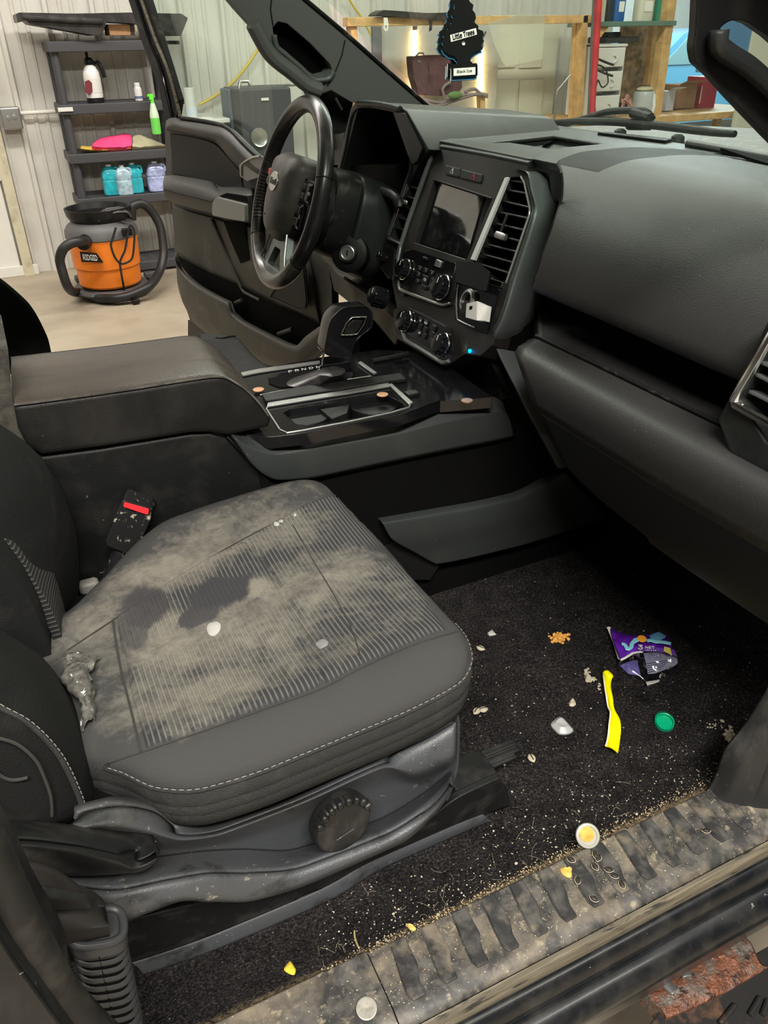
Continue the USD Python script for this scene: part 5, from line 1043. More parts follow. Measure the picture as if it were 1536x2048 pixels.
for s in (-1, 1):
    sp = np.array([W(s*.06, .045, .0), W(s*.13, .040, .0), W(s*(WR-.006), .030, 0), W(s*(WR-.004), -.02, 0), W(s*.13, -.045, 0), W(s*.055, -.05, 0)])
    obj('spoke', ext(sp, -Wn*.022, r=.006), 'black_plastic', sw)
    for (u0, v0, w_, h_) in ((.115, .020, .052, .040), (.100, -.028, .03, .05)):
        b = obj('button_pad', rbox(W(s*u0, v0, .003), (w_, h_, .010), .004, np.array([Wx, Wu, Wn])), 'gloss_black', sw)
        for i in range(2):
            for j in range(2): obj('button', rbox(W(s*u0+(i-.5)*w_*.45, v0+(j-.5)*h_*.45, .009), (w_*.34, h_*.3, .004), .001, np.array([Wx, Wu, Wn])), 'red_mark' if (i == 0 and u0 > .11 and s < 0 and j) else 'black_plastic', b)
lowp = np.array([W(-.035, -.06, -.002), W(.035, -.06, -.002), W(.062, -.12, -.002), W(.085, -.158, -.002), W(.0, -.180, -.002), W(-.085, -.158, -.002), W(-.062, -.12, -.002)])
obj('lower_spoke', ext(lowp, -Wn*.016, holes=[np.array([W(-.018, -.11, -.002), W(.018, -.11, -.002), W(.045, -.152, -.002), W(-.045, -.152, -.002)])], r=.004), 'satin_trim', sw)
obj('spoke_edge', tube([W(.042, -.06, .002), W(.066, -.12, .002), W(.088, -.156, .002)], .0025, 6), 'dull_silver', sw)
obj('spoke_edge', tube([W(-.042, -.06, .002), W(-.066, -.12, .002), W(-.088, -.156, .002)], .0025, 6), 'dull_silver', sw)
obj('hub_back', loft([[W(.085*math.cos(t), .085*math.sin(t)-.01, -h_) for t in np.linspace(0, 2*np.pi, 16, endpoint=False)] for h_ in (.02, .05, .075)], None, 40), 'rubber', sw, smooth=50)
# column
col = thing('steering_column', 'black steering column shroud with a silver ignition lock', 'steering column', Cw-Wn*.15)
def cring(d, rx, ru, dv=0): return [Cw-Wn*d+Wx*rx*math.copysign(abs(math.cos(t))**.6, math.cos(t))+Wu*(ru*math.copysign(abs(math.sin(t))**.6, math.sin(t))+dv) for t in np.linspace(.01, 2*np.pi+.01, 20, endpoint=False)]
obj('collar', loft([cring(.07, .082, .085, -.01), cring(.10, .086, .09, -.01), cring(.125, .086, .09, -.01)], None, 48), 'rubber', col, smooth=50)
obj('shroud', loft([cring(.122, .090, .092, -.015), cring(.13, .098, .100, -.018), cring(.19, .100, .105, -.025), cring(.26, .098, .105, -.04), cring(.34, .085, .095, -.05)], None, 60), 'dash_hard', col, smooth=50)
lk = P(696, 506, x=.665); la = unit((-.62, -.74, .22))
obj('lock_housing', [lathe([(.0, -.03), (.042, -.03), (.040, -.006), (.030, 0), (.0, 0)], lk, la, 32)], 'dark_panel', col)
obj('lock_bezel', lathe([(.0205, -.002), (.0215, .004), (.018, .007), (.0165, .005)], lk, la, 32), 'black_plastic', col)
lc_ = obj('ignition_lock', lathe([(.0, 0), (.0165, 0), (.0165, .006), (.0135, .008), (.012, .0065), (.0, .0065)], lk, la, 32), 'dull_silver', col, label='silver ignition lock')
obj('key_slot', rbox(lk+la*.0068, (.0022, .010, .002), .0006, np.array([unit(np.cross((0, 0, 1), la)), unit(np.cross(la, np.cross((0, 0, 1), la))), la])), 'shadow_black', lc_)
obj('lever', tube([W(-.10, .03, -.09), W(-.16, .05, -.08), W(-.20, .06, -.075)], [.008, .007, .010], 10), 'black_plastic', col)
obj('shift_paddle', tube([W(-.02, .10, -.06), W(.02, .125, -.06)], .006, 8), 'black_plastic', col)

# ================================================================ driver door, standing open
DO, DN = np.array([.80, .82, 1.]), unit((-.98, -.18, 0))
d_ = lambda pts, off=0.: PPN(pts, DO, DN, off)
door = thing('driver_door', 'open driver door with grey trim panel, armrest and map pocket', 'car door', (.72, 1.3, .7))
panel = d_([(330, 250), (334, 240), (347, 234), (362, 240), (400, 244), (440, 252), (458, 262), (480, 284), (505, 308), (540, 330), (640, 355), (660, 400), (665, 640), (590, 722), (558, 726), (470, 690), (380, 640), (358, 575), (350, 510), (345, 420), (332, 350)])
obj('door_shell', ext(panel, -DN*.022), 'door_panel', door)
def dpatch(name, rows, offs, m, par=door, nu=16, nv=40, th=.012, **k):
    return obj(name, shell(dense([d_(r, o) for r, o in zip(rows, offs)], nu, nv), -DN*th), m, par, smooth=60, **k)
dpatch('upper_trim', [[(332, 242), (347, 235), (362, 241), (400, 246), (440, 253), (460, 264), (482, 287), (507, 311), (530, 328)], [(332, 256), (350, 252), (366, 256), (400, 264), (436, 272), (450, 282), (470, 302), (494, 326), (520, 345)], [(333, 262), (352, 262), (368, 266), (398, 274), (428, 282), (442, 296), (460, 318), (484, 342), (510, 356)]], (.006, .024, .010), 'door_panel')
dpatch('upper_insert', [[(340, 268), (370, 272), (400, 278), (428, 288), (452, 312), (480, 345)], [(342, 300), (370, 308), (400, 318), (430, 330), (456, 348), (484, 366)], [(344, 348), (370, 352), (402, 362), (434, 372), (460, 378), (488, 380)]], (.006, .002, .006), 'dark_panel')
obj('handle_bezel', ext(d_([(484, 330), (492, 322), (530, 312), (536, 350), (500, 362), (486, 352)], .012), DN*.010, r=.004), 'door_satin', door, label='satin grey inner handle bezel')
obj('handle_edge', tube(d_([(484, 352), (483, 332), (492, 322), (520, 313)], .023), .003, 6, m=14), 'dull_silver', door)
dpatch('armrest', [[(329, 352), (350, 350), (390, 356), (420, 362), (440, 372), (470, 374), (498, 376)], [(326, 366), (350, 366), (390, 374), (420, 384), (440, 390), (470, 388), (498, 386)], [(327, 380), (350, 386), (390, 396), (425, 404), (436, 398), (470, 396), (498, 392)], [(332, 398), (350, 405), (390, 418), (428, 428), (440, 432), (470, 440), (498, 445)]], (.004, .05, .062, .05), 'door_panel', nu=20)
obj('armrest_seam', tube(d_([(328, 378), (350, 384), (390, 394), (426, 403)], .064), .0025, 6, m=16), 'seam_black', door)
obj('grab_pull', ext(d_([(432, 404), (440, 394), (497, 408), (497, 442), (470, 438), (431, 430)], .064), DN*.012, r=.006), 'door_satin', door, label='satin grey pull cup edge')
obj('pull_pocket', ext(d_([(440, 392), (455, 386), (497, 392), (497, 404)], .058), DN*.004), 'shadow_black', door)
dpatch('lower_panel', [[(344, 412), (380, 424), (430, 438), (460, 448), (510, 456), (600, 470)], [(347, 460), (380, 476), (430, 494), (480, 515), (530, 540), (620, 560)], [(350, 508), (380, 528), (430, 552), (480, 575), (540, 612), (640, 650)]], (.010, .012, .006), 'door_lower', nu=14)
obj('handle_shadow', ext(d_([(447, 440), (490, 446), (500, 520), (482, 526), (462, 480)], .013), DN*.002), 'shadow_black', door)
obj('panel_crease', tube(d_([(424, 440), (446, 490), (470, 548), (490, 585), (520, 600)], .014), .006, 8, m=20), 'door_lower', door)
sp_ = obj('speaker_cover', ext(d_([(540, 594), (560, 560), (596, 528), (608, 530), (615, 600), (612, 616), (600, 620)], .026), DN*.004, r=.004), 'dark_panel', door)
q = d_([(540, 594), (560, 560), (596, 528), (610, 530), (616, 604), (612, 618), (600, 621)], .031); obj('cover_edge', tube(np.vstack([q, q[:1]]), .002, 6), 'black_plastic', sp_)
# map pocket
dpatch('map_pocket', [[(349, 506), (354, 524), (372, 552), (400, 574), (440, 596), (456, 604), (462, 622), (490, 646), (540, 672), (586, 692), (612, 672), (640, 652)],
                      [(351, 520), (356, 540), (374, 566), (402, 588), (440, 608), (452, 620), (460, 636), (490, 660), (540, 688), (586, 706), (612, 690), (642, 664)],
                      [(354, 560), (362, 590), (380, 616), (410, 640), (440, 655), (460, 668), (490, 690), (520, 705), (560, 720), (590, 728), (615, 712), (642, 690)],
                      [(362, 590), (372, 615), (388, 645), (414, 668), (444, 690), (466, 702), (492, 715), (524, 726), (562, 736), (592, 742), (618, 728), (642, 705)]], (.055, .066, .06, .03), 'door_lower', nu=22, nv=60, th=.014)
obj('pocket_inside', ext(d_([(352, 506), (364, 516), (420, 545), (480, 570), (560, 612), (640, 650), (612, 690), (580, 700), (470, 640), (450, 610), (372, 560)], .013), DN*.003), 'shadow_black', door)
for a, b in (((470, 606), (484, 600)), ((556, 668), (584, 658))): obj('pocket_rib', tube(d_([a, b], .03), .006, 6), 'door_panel', door)
obj('door_bottom', ext(d_([(376, 640), (392, 650), (470, 705), (560, 736), (640, 720), (640, 770), (420, 760), (376, 690)], -.02), -DN*.06), 'black_plastic', door)
# window frame and glass
obj('window_frame', [ext(d_([(238, -60), (257, 0), (286, 90), (304, 140), (316, 165), (331, 246), (352, 240), (358, 200), (340, 140), (318, 70), (296, 0), (276, -60)]), -DN*.018)], 'rubber', door)
obj('frame_strip', tube(d_([(262, -60), (283, 0), (312, 82), (334, 135), (350, 190), (360, 234)], .004), .006, 8, m=30), 'lip_rubber', door)
obj('frame_edge', tube(d_([(250, -60), (272, 0), (300, 86), (322, 140), (336, 200), (344, 236)], .004), .005, 8, m=30), 'gloss_black', door)
gl = d_([(270, -60), (290, 0), (328, 88), (352, 160), (362, 238), (440, 252), (480, 286), (540, 330), (640, 330), (700, 200), (640, -60)], -.03)
obj('window_pane', ext(gl, -DN*.004), 'door_glass', door, label='tinted side window')
obj('belt_seal', tube(d_([(362, 236), (400, 241), (440, 249), (458, 258), (482, 282), (520, 316), (560, 338)], .002), .006, 8, m=30), 'rubber', door)
# ================================================================ driver seat
ds = thing('driver_seat', 'black driver seat seen behind the console armrest', 'car seat', (.1, .4, .8))
dr = [PP([(-60, 520), (0, 556), (30, 580), (62, 612), (84, 650), (98, 684), (104, 720)], y=.28), PP([(-60, 530), (-10, 570), (20, 596), (46, 628), (64, 662), (76, 692), (80, 720)], y=.33), PP([(-60, 560), (-30, 600), (-10, 630), (10, 660), (24, 690), (34, 715), (40, 730)], y=.40)]
obj('backrest', shell(dense(dr, 20, 40), (-.12, .02, -.03)), 'leather', ds, smooth=70)
dcz = .955
obj('cushion', shell(dense([PP([(400, 668), (440, 668), (480, 680), (505, 710), (540, 735), (600, 742)], z=dcz), PP([(400, 700), (440, 700), (470, 710), (495, 735), (530, 755), (600, 760)], z=dcz+.008), PP([(380, 760), (440, 760), (470, 770), (500, 790), (540, 800), (600, 800)], z=dcz-.01)], 20, 40), (0, 0, -.10)), 'seat_skirt', ds, smooth=70)
obj('cushion_seam', tube(PP([(432, 675), (446, 676), (458, 673), (472, 672)], z=dcz+.006), .002, 6, m=12), 'seam_black', ds)
# ================================================================ outside the frame but in the light's way: open passenger door, rear of the cab
solo('passenger_door', [ext(np.array([(.86, -.93, .58), (1.06, -1.95, .58), (1.06, -1.95, 1.32), (.86, -.93, 1.32)]), (.10, .02, 0), r=.03)], 'black_plastic', 'black trim of the open passenger door beyond the right edge of the picture', 'car door')
solo('cab_rear_side', [span((-1.5, -.90, .55), (-.36, -.80, 1.34)), span((-1.55, -.88, .55), (-1.45, .84, 1.9)), span((-.50, -.86, 1.3), (-.36, -.74, 1.92)), span((-1.5, .78, .55), (-.36, .86, 1.34)), span((-.46, .74, 1.3), (-.36, .82, 1.92)), span((-1.55, -.85, .55), (-1.5, .85, 1.35)), span((-1.3, -.75, .6), (-.75, .75, 1.0)), span((-1.45, -.75, .9), (-1.25, .75, 1.55))], 'black_plastic', 'black rear part of the cab beyond the left edge of the picture', 'cab side')

# ================================================================ air freshener hanging in the windshield
AD = 1.22
def A(px, py, d=0.): return CAM+ray(px, py)*(AD+d)
def AA(pts, d=0.): return np.array([A(a, b, d) for a, b in pts])
tree_o = [(914, -8), (934, -8), (940, 4), (947, 10), (945, 20), (950, 26), (952, 36), (948, 44), (957, 52), (956, 58), (966, 62), (968, 70), (964, 75), (968, 82), (962, 88), (966, 98), (958, 101), (952, 104), (944, 110), (940, 120), (944, 127), (953, 126), (955, 130), (955, 150), (950, 152), (905, 155), (902, 130), (914, 128), (914, 118), (908, 112), (898, 110), (888, 102), (884, 94), (888, 88), (885, 80), (890, 72), (887, 66), (898, 58), (896, 52), (905, 46), (902, 40), (908, 34), (904, 26), (910, 16), (909, 6)]
mat('card_black', (.006, .006, .006), .7, spec=.1); mat('card_blue', (.03, .17, .34), .6); mat('card_white', (.72, .70, .64), .6)
af = thing('air_freshener', 'black tree shaped air freshener cards hanging inside the windshield', 'air freshener', A(926, 80))
back_v = unit(FW*1.0)*.0014
cf = obj('front_card', ext(AA(tree_o), back_v), 'card_black', af)
wl = AA([(900, 70), (952, 56), (954, 69), (902, 84)], -.0008); obj('name_label', ext(wl, back_v*.4), 'card_white', cf)
obj('name_lettering', text_on('Little Trees', .0078, (wl.mean(0))-FW*.0010, wl[1]-wl[0], wl[0]-wl[3], .0003, True, fit=.0345), 'card_black', cf)
bl = AA([(907, 137), (951, 134), (951, 149), (907, 152)], -.0008); obj('scent_label', ext(bl, back_v*.4), 'card_white', cf)
obj('scent_lettering', text_on('Black Ice', .0042, bl.mean(0)-FW*.0010, bl[1]-bl[0], bl[0]-bl[3], .0003, False, fit=.023), 'card_black', cf)
obj('emblem', lathe([(.0, 0), (.003, 0), (.003, .0006), (0, .0008)], A(927, 87, -.001), -FW, 20), 'dull_silver', cf)
for k, (dx, dy, m) in enumerate(((-2, 7, 'card_blue'), (-9, -2, 'card_black'), (-12, 3, 'card_blue'))):
    q = [(a+dx, b+dy) for a, b in tree_o]; obj('rear_card', ext(AA(q, .006+.006*k), back_v), m, af, label=('blue card edge behind the front one' if m == 'card_blue' else None))
    e = AA([(904+dx, 130+dy), (903+dx, 156+dy)], .004+.006*k); obj('white_edge', tube(e, .0006, 5), 'card_white', af)
obj('string', tube([A(924, -8), A(924, -40, -.02)+np.array([0, 0, 0]), np.array([*A(924, -60)[:2], 1.655])], .0008, 5), 'card_white', af)

mp = np.array([*A(924, -60)[:2], 1.69]); rm = thing('rear_view_mirror', 'black rear view mirror just above the top edge of the picture, holding the air freshener', 'mirror', mp)
obj('housing', rbox(mp, (.03, .22, .065), .012), 'black_plastic', rm); obj('stem', tube([mp+np.array([.015, 0, .01]), mp+np.array([.075, 0, .02])], .008, 8), 'black_plastic', rm)

# white usb charger in the outlet
ch = thing('usb_charger', 'white cube usb charger plugged into the power outlet under the open flap', 'charger', S(950, 620, .01))
o_, i_ = .030, .014
hp = np.array([S(933, 607, o_), S(954, 602, o_+.012), S(953, 641, o_+.012), S(931, 635, o_), S(974, 611, o_), S(970, 642, o_)]); hp = np.vstack([hp, hp-SN*.010])
obj('body', tm(mf.Manifold.hull_points(hp)), 'white_plastic', ch)
pa, pb = S(936, 612.5, o_+.0022), S(948, 610, o_+.0092); pd = S(936, 621, o_+.0022); ux = unit(pb-pa); uy = unit(pa-pd); un = unit(np.cross(ux, uy)); un = un if un @ FW < 0 else -un
obj('usb_slot', rbox((pa+pb)/2+(pd-pa)/2+un*.0004, (.0115, .0055, .0012), .0005, np.array([ux, unit(np.cross(un, ux)), un])), 'shadow_black', ch)
obj('plug', lathe([(0, 0), (.011, 0), (.011, .02), (0, .02)], S(948, 620, .0), SN, 20), 'black_plastic', ch)

# coins on the console
for q, lb in (((517, 780), 'copper penny at the rear of the console beside the armrest'), ((765, 790), 'copper penny on the far rim of the cup holders'), ((934, 802), 'penny lying on the grey console rim near the front')):
    c = P(*q, z=ZD+.004 if q[0] < 900 else ZD-.001); t = solo('penny', lathe([(0, 0), (.0095, 0), (.0095, .0015), (.009, .0017), (0, .0016)], c, n=28), 'copper', lb, 'coin')

# ================================================================ litter in the footwell and on the sill
def on_carpet(px, py, lift=0.):
    p = P(px, py, z=.60)
    for _ in range(6): p = P(px, py, z=float(carpet_z(p[0:1], p[1:2])[0])+lift)
    return p
SZ_ = .6365
def on_sill(px, py, lift=0.): return P(px, py, z=SZ_+lift)
# candy bag
mat('bag_purple', (.12, .015, .38), .22, coat=.5, var=.3, vscale=60); mat('bag_lilac', (.32, .28, .72), .25, coat=.4); mat('bag_label', (.62, .64, .74), .3); mat('bag_blue', (.15, .38, .62), .3); mat('bag_orange', (.85, .35, .03), .4); mat('bag_yellow', (.8, .7, .12), .4); mat('bag_cyan', (.25, .62, .75), .35)
pane('clear_film', (.90, .90, .94), .16, .8, 1.6, .10)
B = lambda pts, l: np.array([on_carpet(1200+a*180/1536, 1230+b*160/1365, l) for a, b in pts])
bag = thing('candy_bag', 'crumpled purple candy bag with a clear window lying on the footwell carpet', 'candy bag', on_carpet(1290, 1310))
pr = dense([B([(170, 205), (480, 330), (800, 330), (1000, 300), (1180, 380)], .012), B([(200, 330), (460, 400), (760, 420), (1000, 450), (1215, 500)], .030), B([(280, 560), (480, 560), (740, 540), (1010, 560), (1260, 600)], .036), B([(350, 760), (540, 680), (720, 620), (1000, 620), (1320, 700)], .026)], 22, 40)
q = pr.reshape(-1, 3); q[:, 2] += .006*(meshkit.fbm(q*90, 3, 8)-.5)
bp = obj('printed_film', shell(q.reshape(22, 40, 3), (0, 0, -.001)), 'bag_purple', bag, smooth=60)
wr = dense([B([(350, 770), (540, 690), (720, 630), (1000, 630), (1320, 710)], .027), B([(320, 850), (560, 800), (740, 770), (1020, 780), (1330, 800)], .022), B([(400, 960), (600, 960), (780, 950), (1020, 950), (1340, 920)], .012), B([(520, 1020), (640, 1060), (800, 1130), (1020, 1090), (1350, 950)], .004)], 20, 40)
q = wr.reshape(-1, 3); q[:, 2] += .007*(meshkit.fbm(q*110, 3, 18)-.5)
obj('clear_window', shell(q.reshape(20, 40, 3), (0, 0, -.0006)), 'clear_film', bag, smooth=60)
obj('back_panel', shell(dense([B([(340, 860), (480, 800), (640, 770)], .006), B([(420, 940), (520, 930), (665, 900)], .006), B([(500, 1015), (600, 1020), (695, 1025)], .004)], 8, 12), (0, 0, -.001)), 'bag_lilac', bag, label='lilac printed inside seen through the window')
obj('label_sheet', shell(dense([B([(740, 650), (1000, 650), (1310, 740)], .016), B([(790, 840), (1000, 840), (1310, 830)], .014), B([(815, 1000), (960, 985), (1230, 880)], .008)], 10, 16), (0, 0, -.001)), 'bag_label', bag, label='white printed label inside')
for k in range(5):
    a, b = (800+k*6, 830+k*38), (1180-k*30, 770+k*36); obj('label_line', tube(B([a, b], .0165-.0012*k), .0005, 4), 'card_black', bag)
obj('seal_strip', tube(B([(150, 210), (240, 440), (340, 750)], .016), .0035, 8, flat=.4), 'card_white', bag)
obj('torn_edge', tube(B([(355, 770), (450, 720), (560, 650), (700, 625), (720, 640)], .030), .0022, 6, flat=.5), 'card_white', bag)
obj('blue_oval', shell(dense([B([(840, 350), (980, 292), (1125, 350)], .034), B([(845, 365), (985, 365), (1122, 365)], .038), B([(860, 385), (1000, 435), (1100, 390)], .040)], 8, 16), (0, 0, -.001)), 'bag_blue', bag)
obj('logo_script', [tube(B([(370, 490), (420, 500), (470, 590), (520, 560), (560, 470), (640, 430)], .040), .0035, 8, m=30, flat=.4), tube(B([(540, 480), (600, 410), (650, 400)], .040), .0028, 8, flat=.4), tube(B([(800, 440), (860, 430), (940, 455), (1060, 460), (1210, 490)], .041), .0042, 8, m=20, flat=.4)], 'bag_cyan', bag)
obj('logo_sun', lathe([(0, 0), (.008, 0), (.007, .0012), (0, .0015)], B([(715, 405)], .041)[0], (-.1, -.1, 1), 20), 'bag_orange', bag)
ex_ = unit(B([(900, 560)], .04)[0]-B([(660, 550)], .04)[0]); ey_ = unit(B([(700, 480)], .04)[0]-B([(700, 600)], .04)[0])
obj('weight_lettering', [text_on('3', .011, B([(690, 550)], .0425)[0], ex_, ey_, .0005, True), text_on('NET', .006, B([(850, 555)], .0425)[0], ex_, ey_, .0005, True), text_on('WT 3 OZ', .003, B([(870, 605)], .0415)[0], ex_, ey_, .0005)], 'card_white', bag)
obj('yellow_mark', ext(B([(1095, 545), (1200, 570), (1225, 690), (1085, 610)], .037), (0, 0, .001)), 'bag_yellow', bag)
obj('torn_corner', shell(dense([B([(780, 1140), (900, 1120), (1020, 1100)], .008), B([(800, 1180), (880, 1170), (1010, 1130)], .014), B([(810, 1215), (870, 1190), (960, 1160)], .004)], 8, 12), (0, 0, -.001)), 'card_white', bag)
# yellow strip
mat('yellow_strip', (.85, .80, .0), .45)
ys_ = thing('yellow_strip', 'torn bright yellow plastic strip on the footwell carpet', 'plastic strip', on_carpet(1220, 1420))
edgeL = [(1206, 1348), (1208, 1365), (1212, 1392), (1216, 1416), (1220, 1424), (1218, 1450), (1215, 1478), (1211, 1492)]; edgeR = [(1226, 1349), (1222, 1370), (1226, 1395), (1230, 1420), (1238, 1434), (1242, 1456), (1240, 1480), (1236, 1505)]
L_ = np.array([on_carpet(*q, .006+.006*abs(math.sin(i*1.1))) for i, q in enumerate(edgeL)]); R_ = np.array([on_carpet(*q, .010+.005*abs(math.cos(i*1.3))) for i, q in enumerate(edgeR)])
obj('strip', shell(dense([L_, (L_+R_)/2+np.array([0, 0, .003]), R_], 6, 40), (0, 0, -.002)), 'yellow_strip', ys_, smooth=50)
obj('torn_rim', tube(L_+np.array([0, 0, .001]), .0012, 6, m=30), 'card_white', ys_)
obj('knob_end', rbox(on_carpet(1216, 1350, .012), (.012, .018, .010), .004), 'yellow_strip', ys_)
# green cap, coin-like token, pieces of plastic, shells, leaves
mat('cap_green', (.0, .36, .17), .35)
c = on_carpet(1328, 1447, .002)
cap = solo('bottle_cap', [lathe([(0, 0), (.0135, 0), (.0145, .001), (.0145, .008), (.0135, .009), (.0125, .0085), (.0122, .003), (0, .0025)], c, (-.15, -.25, 1), 36)]+[tube([c+np.array([.0146*math.cos(t), .0146*math.sin(t), .001-.0022*math.cos(t)*-.15*6.6*0+(.15*.0146*math.cos(t)+.25*.0146*math.sin(t))]), c+np.array([.0146*math.cos(t), .0146*math.sin(t), .008+(.15*.0146*math.cos(t)+.25*.0146*math.sin(t))])], .0006, 4) for t in np.linspace(0, 6.28, 30)], 'cap_green', 'green plastic bottle cap lying open side up on the carpet', 'bottle cap')
mat('wax_white', (.34, .345, .34), .3); mat('gum_white', (.36, .35, .33), .5)
def flake(name, pts, place, m, label, cat, th=.003, dome=.004, parent=None, seed=0, **k):
    o = np.array([place(*q) for q in pts]); c = o.mean(0); rings = [o, o*.999+c*.001+np.array([0, 0, th]), (o-c)*.55+c+np.array([0, 0, th+dome]), (o-c)*.1+c+np.array([0, 0, th+dome*.7])]
    return solo(name, loft(rings, None, 28), m, label, cat, smooth=40, **k)
flake('wax_scrap', [(1104, 1446), (1118, 1436), (1128, 1440), (1146, 1462), (1140, 1468), (1116, 1468), (1102, 1454)], on_carpet, 'wax_white', 'translucent white scrap of plastic on the footwell carpet', 'plastic scrap', .003, .006)
flake('paper_scrap', [(975, 1268), (984, 1261), (992, 1270), (978, 1272)], on_carpet, 'gum_white', 'small white scrap near the front edge of the seat', 'paper scrap', .002, .002)
flake('gum_blob', [(414, 1262), (420, 1248), (432, 1245), (441, 1250), (438, 1266), (428, 1273), (417, 1270)], lambda a, b: on_seat(a, b, .004), 'gum_white', 'flattened white blob stuck on the ribbed seat cushion', 'gum', .0016, .002)
mat('tape_grey', (.16, .16, .16), .4)
flake('tape_scrap', [(631, 1290), (644, 1279), (656, 1284), (653, 1293), (640, 1299)], lambda a, b: on_seat(a, b, .0045), 'tape_grey', 'small grey scrap of tape on the front of the ribbed cushion', 'tape scrap', .0008, .0006)
mat('leaf_yellow', (.62, .42, .12), .5, var=.15, vscale=80); mat('leaf_orange', (.70, .36, .07), .5); mat('straw', (.42, .33, .15), .7); mat('shell_cream', (.40, .35, .26), .6); mat('seed_dark', (.022, .018, .014), .5)
flake('yellow_leaf', [(1121, 1738), (1128, 1734), (1134, 1736), (1140, 1733), (1146, 1737), (1146, 1746), (1141, 1756), (1132, 1754), (1124, 1748)], on_sill, 'leaf_orange', 'heart shaped orange leaf on the sill treads', 'leaf', .001, .003)
flake('yellow_leaf', [(1143, 1340), (1148, 1353), (1146, 1358), (1137, 1410)] if False else [(1141, 1400), (1146, 1396), (1152, 1409), (1147, 1413), (1139, 1412)], on_carpet, 'shell_cream', 'small cream leaf scrap right of the white plastic scrap', 'leaf', .001, .003)
flake('yellow_leaf', [(811, 1848), (820, 1847), (832, 1857), (829, 1862), (818, 1858)], on_sill, 'leaf_yellow', 'narrow pale yellow leaf at the edge of carpet and sill', 'leaf', .001, .002)
mat('flake_yellow', (.82, .62, .06), .45)
flake('yellow_flake', [(580, 1923), (591, 1938), (588, 1950), (568, 1940)], on_carpet, 'flake_yellow', 'torn bright yellow flake on the carpet beside the rear sill', 'plastic scrap', .001, .003)
flake('yellow_leaf', [(1467, 1642), (1472, 1640), (1484, 1653), (1480, 1655)], on_sill, 'leaf_yellow', 'pointed pale leaf near the kick panel', 'leaf', .001, .001)
# token standing against the sill
tc = P(1174, 1671, y=-.772); ta = unit((-.25, -.62, .72))
tk = thing('token', 'round white and yellow token leaning against the sill edge', 'token', tc)
mat('token_white', (.30, .29, .25), .4, bev=.001); mat('token_yellow', (.55, .28, .03), .45, var=.3, vscale=120)
obj('disc', lathe([(0, 0), (.0145, 0), (.0155, .002), (.0150, .0045), (.0115, .005), (.011, .004), (0, .004)], tc, ta, 36), 'token_white', tk)
obj('center_print', lathe([(0, 0), (.0095, 0), (.0095, .0006), (0, .0008)], tc+ta*.0042+.0025*unit(np.cross(ta, (1, 0, .3))), ta, 24), 'token_yellow', tk)
c = P(733, 1955+62, z=.642); solo('quarter_coin', lathe([(0, 0), (.0112, 0), (.0115, .0008), (.0112, .0018), (.0098, .0020), (0, .0016)], c, (-.1, -.25, 1), 32), 'coin_silver', 'tarnished silver coin on the joint of the sill plates', 'coin')
# sunflower shells on the sill: one modelled, the rest copies
def seed_mesh(L=.0115, w=.0033):
    r = [[(L*(u-.5), w*k*math.cos(t), .0012+w*.55*k*math.sin(t)) for t in np.linspace(0, 2*np.pi, 10, endpoint=False)] for u, k in ((0, .12), (.15, .55), (.4, .98), (.62, 1), (.85, .6), (1, .1))]
    return loft([np.array(q)*np.array([1, 1, 1])+np.array([0, 0, .002]) for q in r], 10, 14)
def seed_rim(L=.0119, w=.0036):
    p = np.array([(L*(u-.5), s*w*k, .0022) for s in (1, -1) for u, k in (((0, .1), (.15, .55), (.4, 1), (.62, 1), (.85, .6), (1, .1)) if s == 1 else ((.85, .6), (.62, 1), (.4, 1), (.15, .55)))])
    return tube(p, .0005, 5, True, m=30)
SEEDS = [((1163, 1693), 10, 'sunflower seed shell lying flat right below the token'), ((1215, 1678), -5, 'cream rimmed sunflower shell on the carpet edge right of the token'), ((1142, 1721), -40, 'dark sunflower shell on the sill edge left of the orange leaf'),
         ((1190, 1712), -75, 'upper left one in the heap of sunflower shells'), ((1197, 1719), 60, 'upper right one in the heap of sunflower shells'), ((1190, 1735), -70, 'lowest one in the heap of sunflower shells'),
         ((1217, 1742), -15, 'slim sunflower shell at the top of the row beside the heap'), ((1227, 1754), -30, 'middle sunflower shell of the row on the treads'), ((1243, 1771), -80, 'rounded sunflower shell at the lower end of the row'),
         ((1154, 1763), 75, 'sunflower shell just below the orange leaf'), ((1187, 1799), -28, 'lone sunflower shell low on the treads'), ((1412, 1664), -8, 'slim sunflower shell near the kick panel')]
proto = None
for (q, ang, lb) in SEEDS:
    c = on_sill(*q, .003 if q[1] > 1700 else .001)
    if q[0] in (1163, 1215): c = on_carpet(*q, .004)
    if proto is None:
        proto = thing('sunflower_shell', lb, 'seed shell', (0, 0, 0), 'sunflower shells on the sill'); obj('hull', seed_mesh(), 'seed_dark', proto, smooth=60); obj('split_rim', seed_rim(), 'shell_cream', proto, smooth=60, label='cream split rim')
        x = UsdGeom.Xform(proto); x.ClearXformOpOrder(); x.AddTranslateOp(opSuffix='at').Set(Gf.Vec3d(*map(float, c))); x.AddRotateXYZOp(opSuffix='turn').Set(Gf.Vec3f(0, 0, ang-25)); continue
    copy_of(proto, 'sunflower_shell', lb, c, 'sunflower shells on the sill', (rng.uniform(-12, 12), rng.uniform(-8, 8), ang-25))
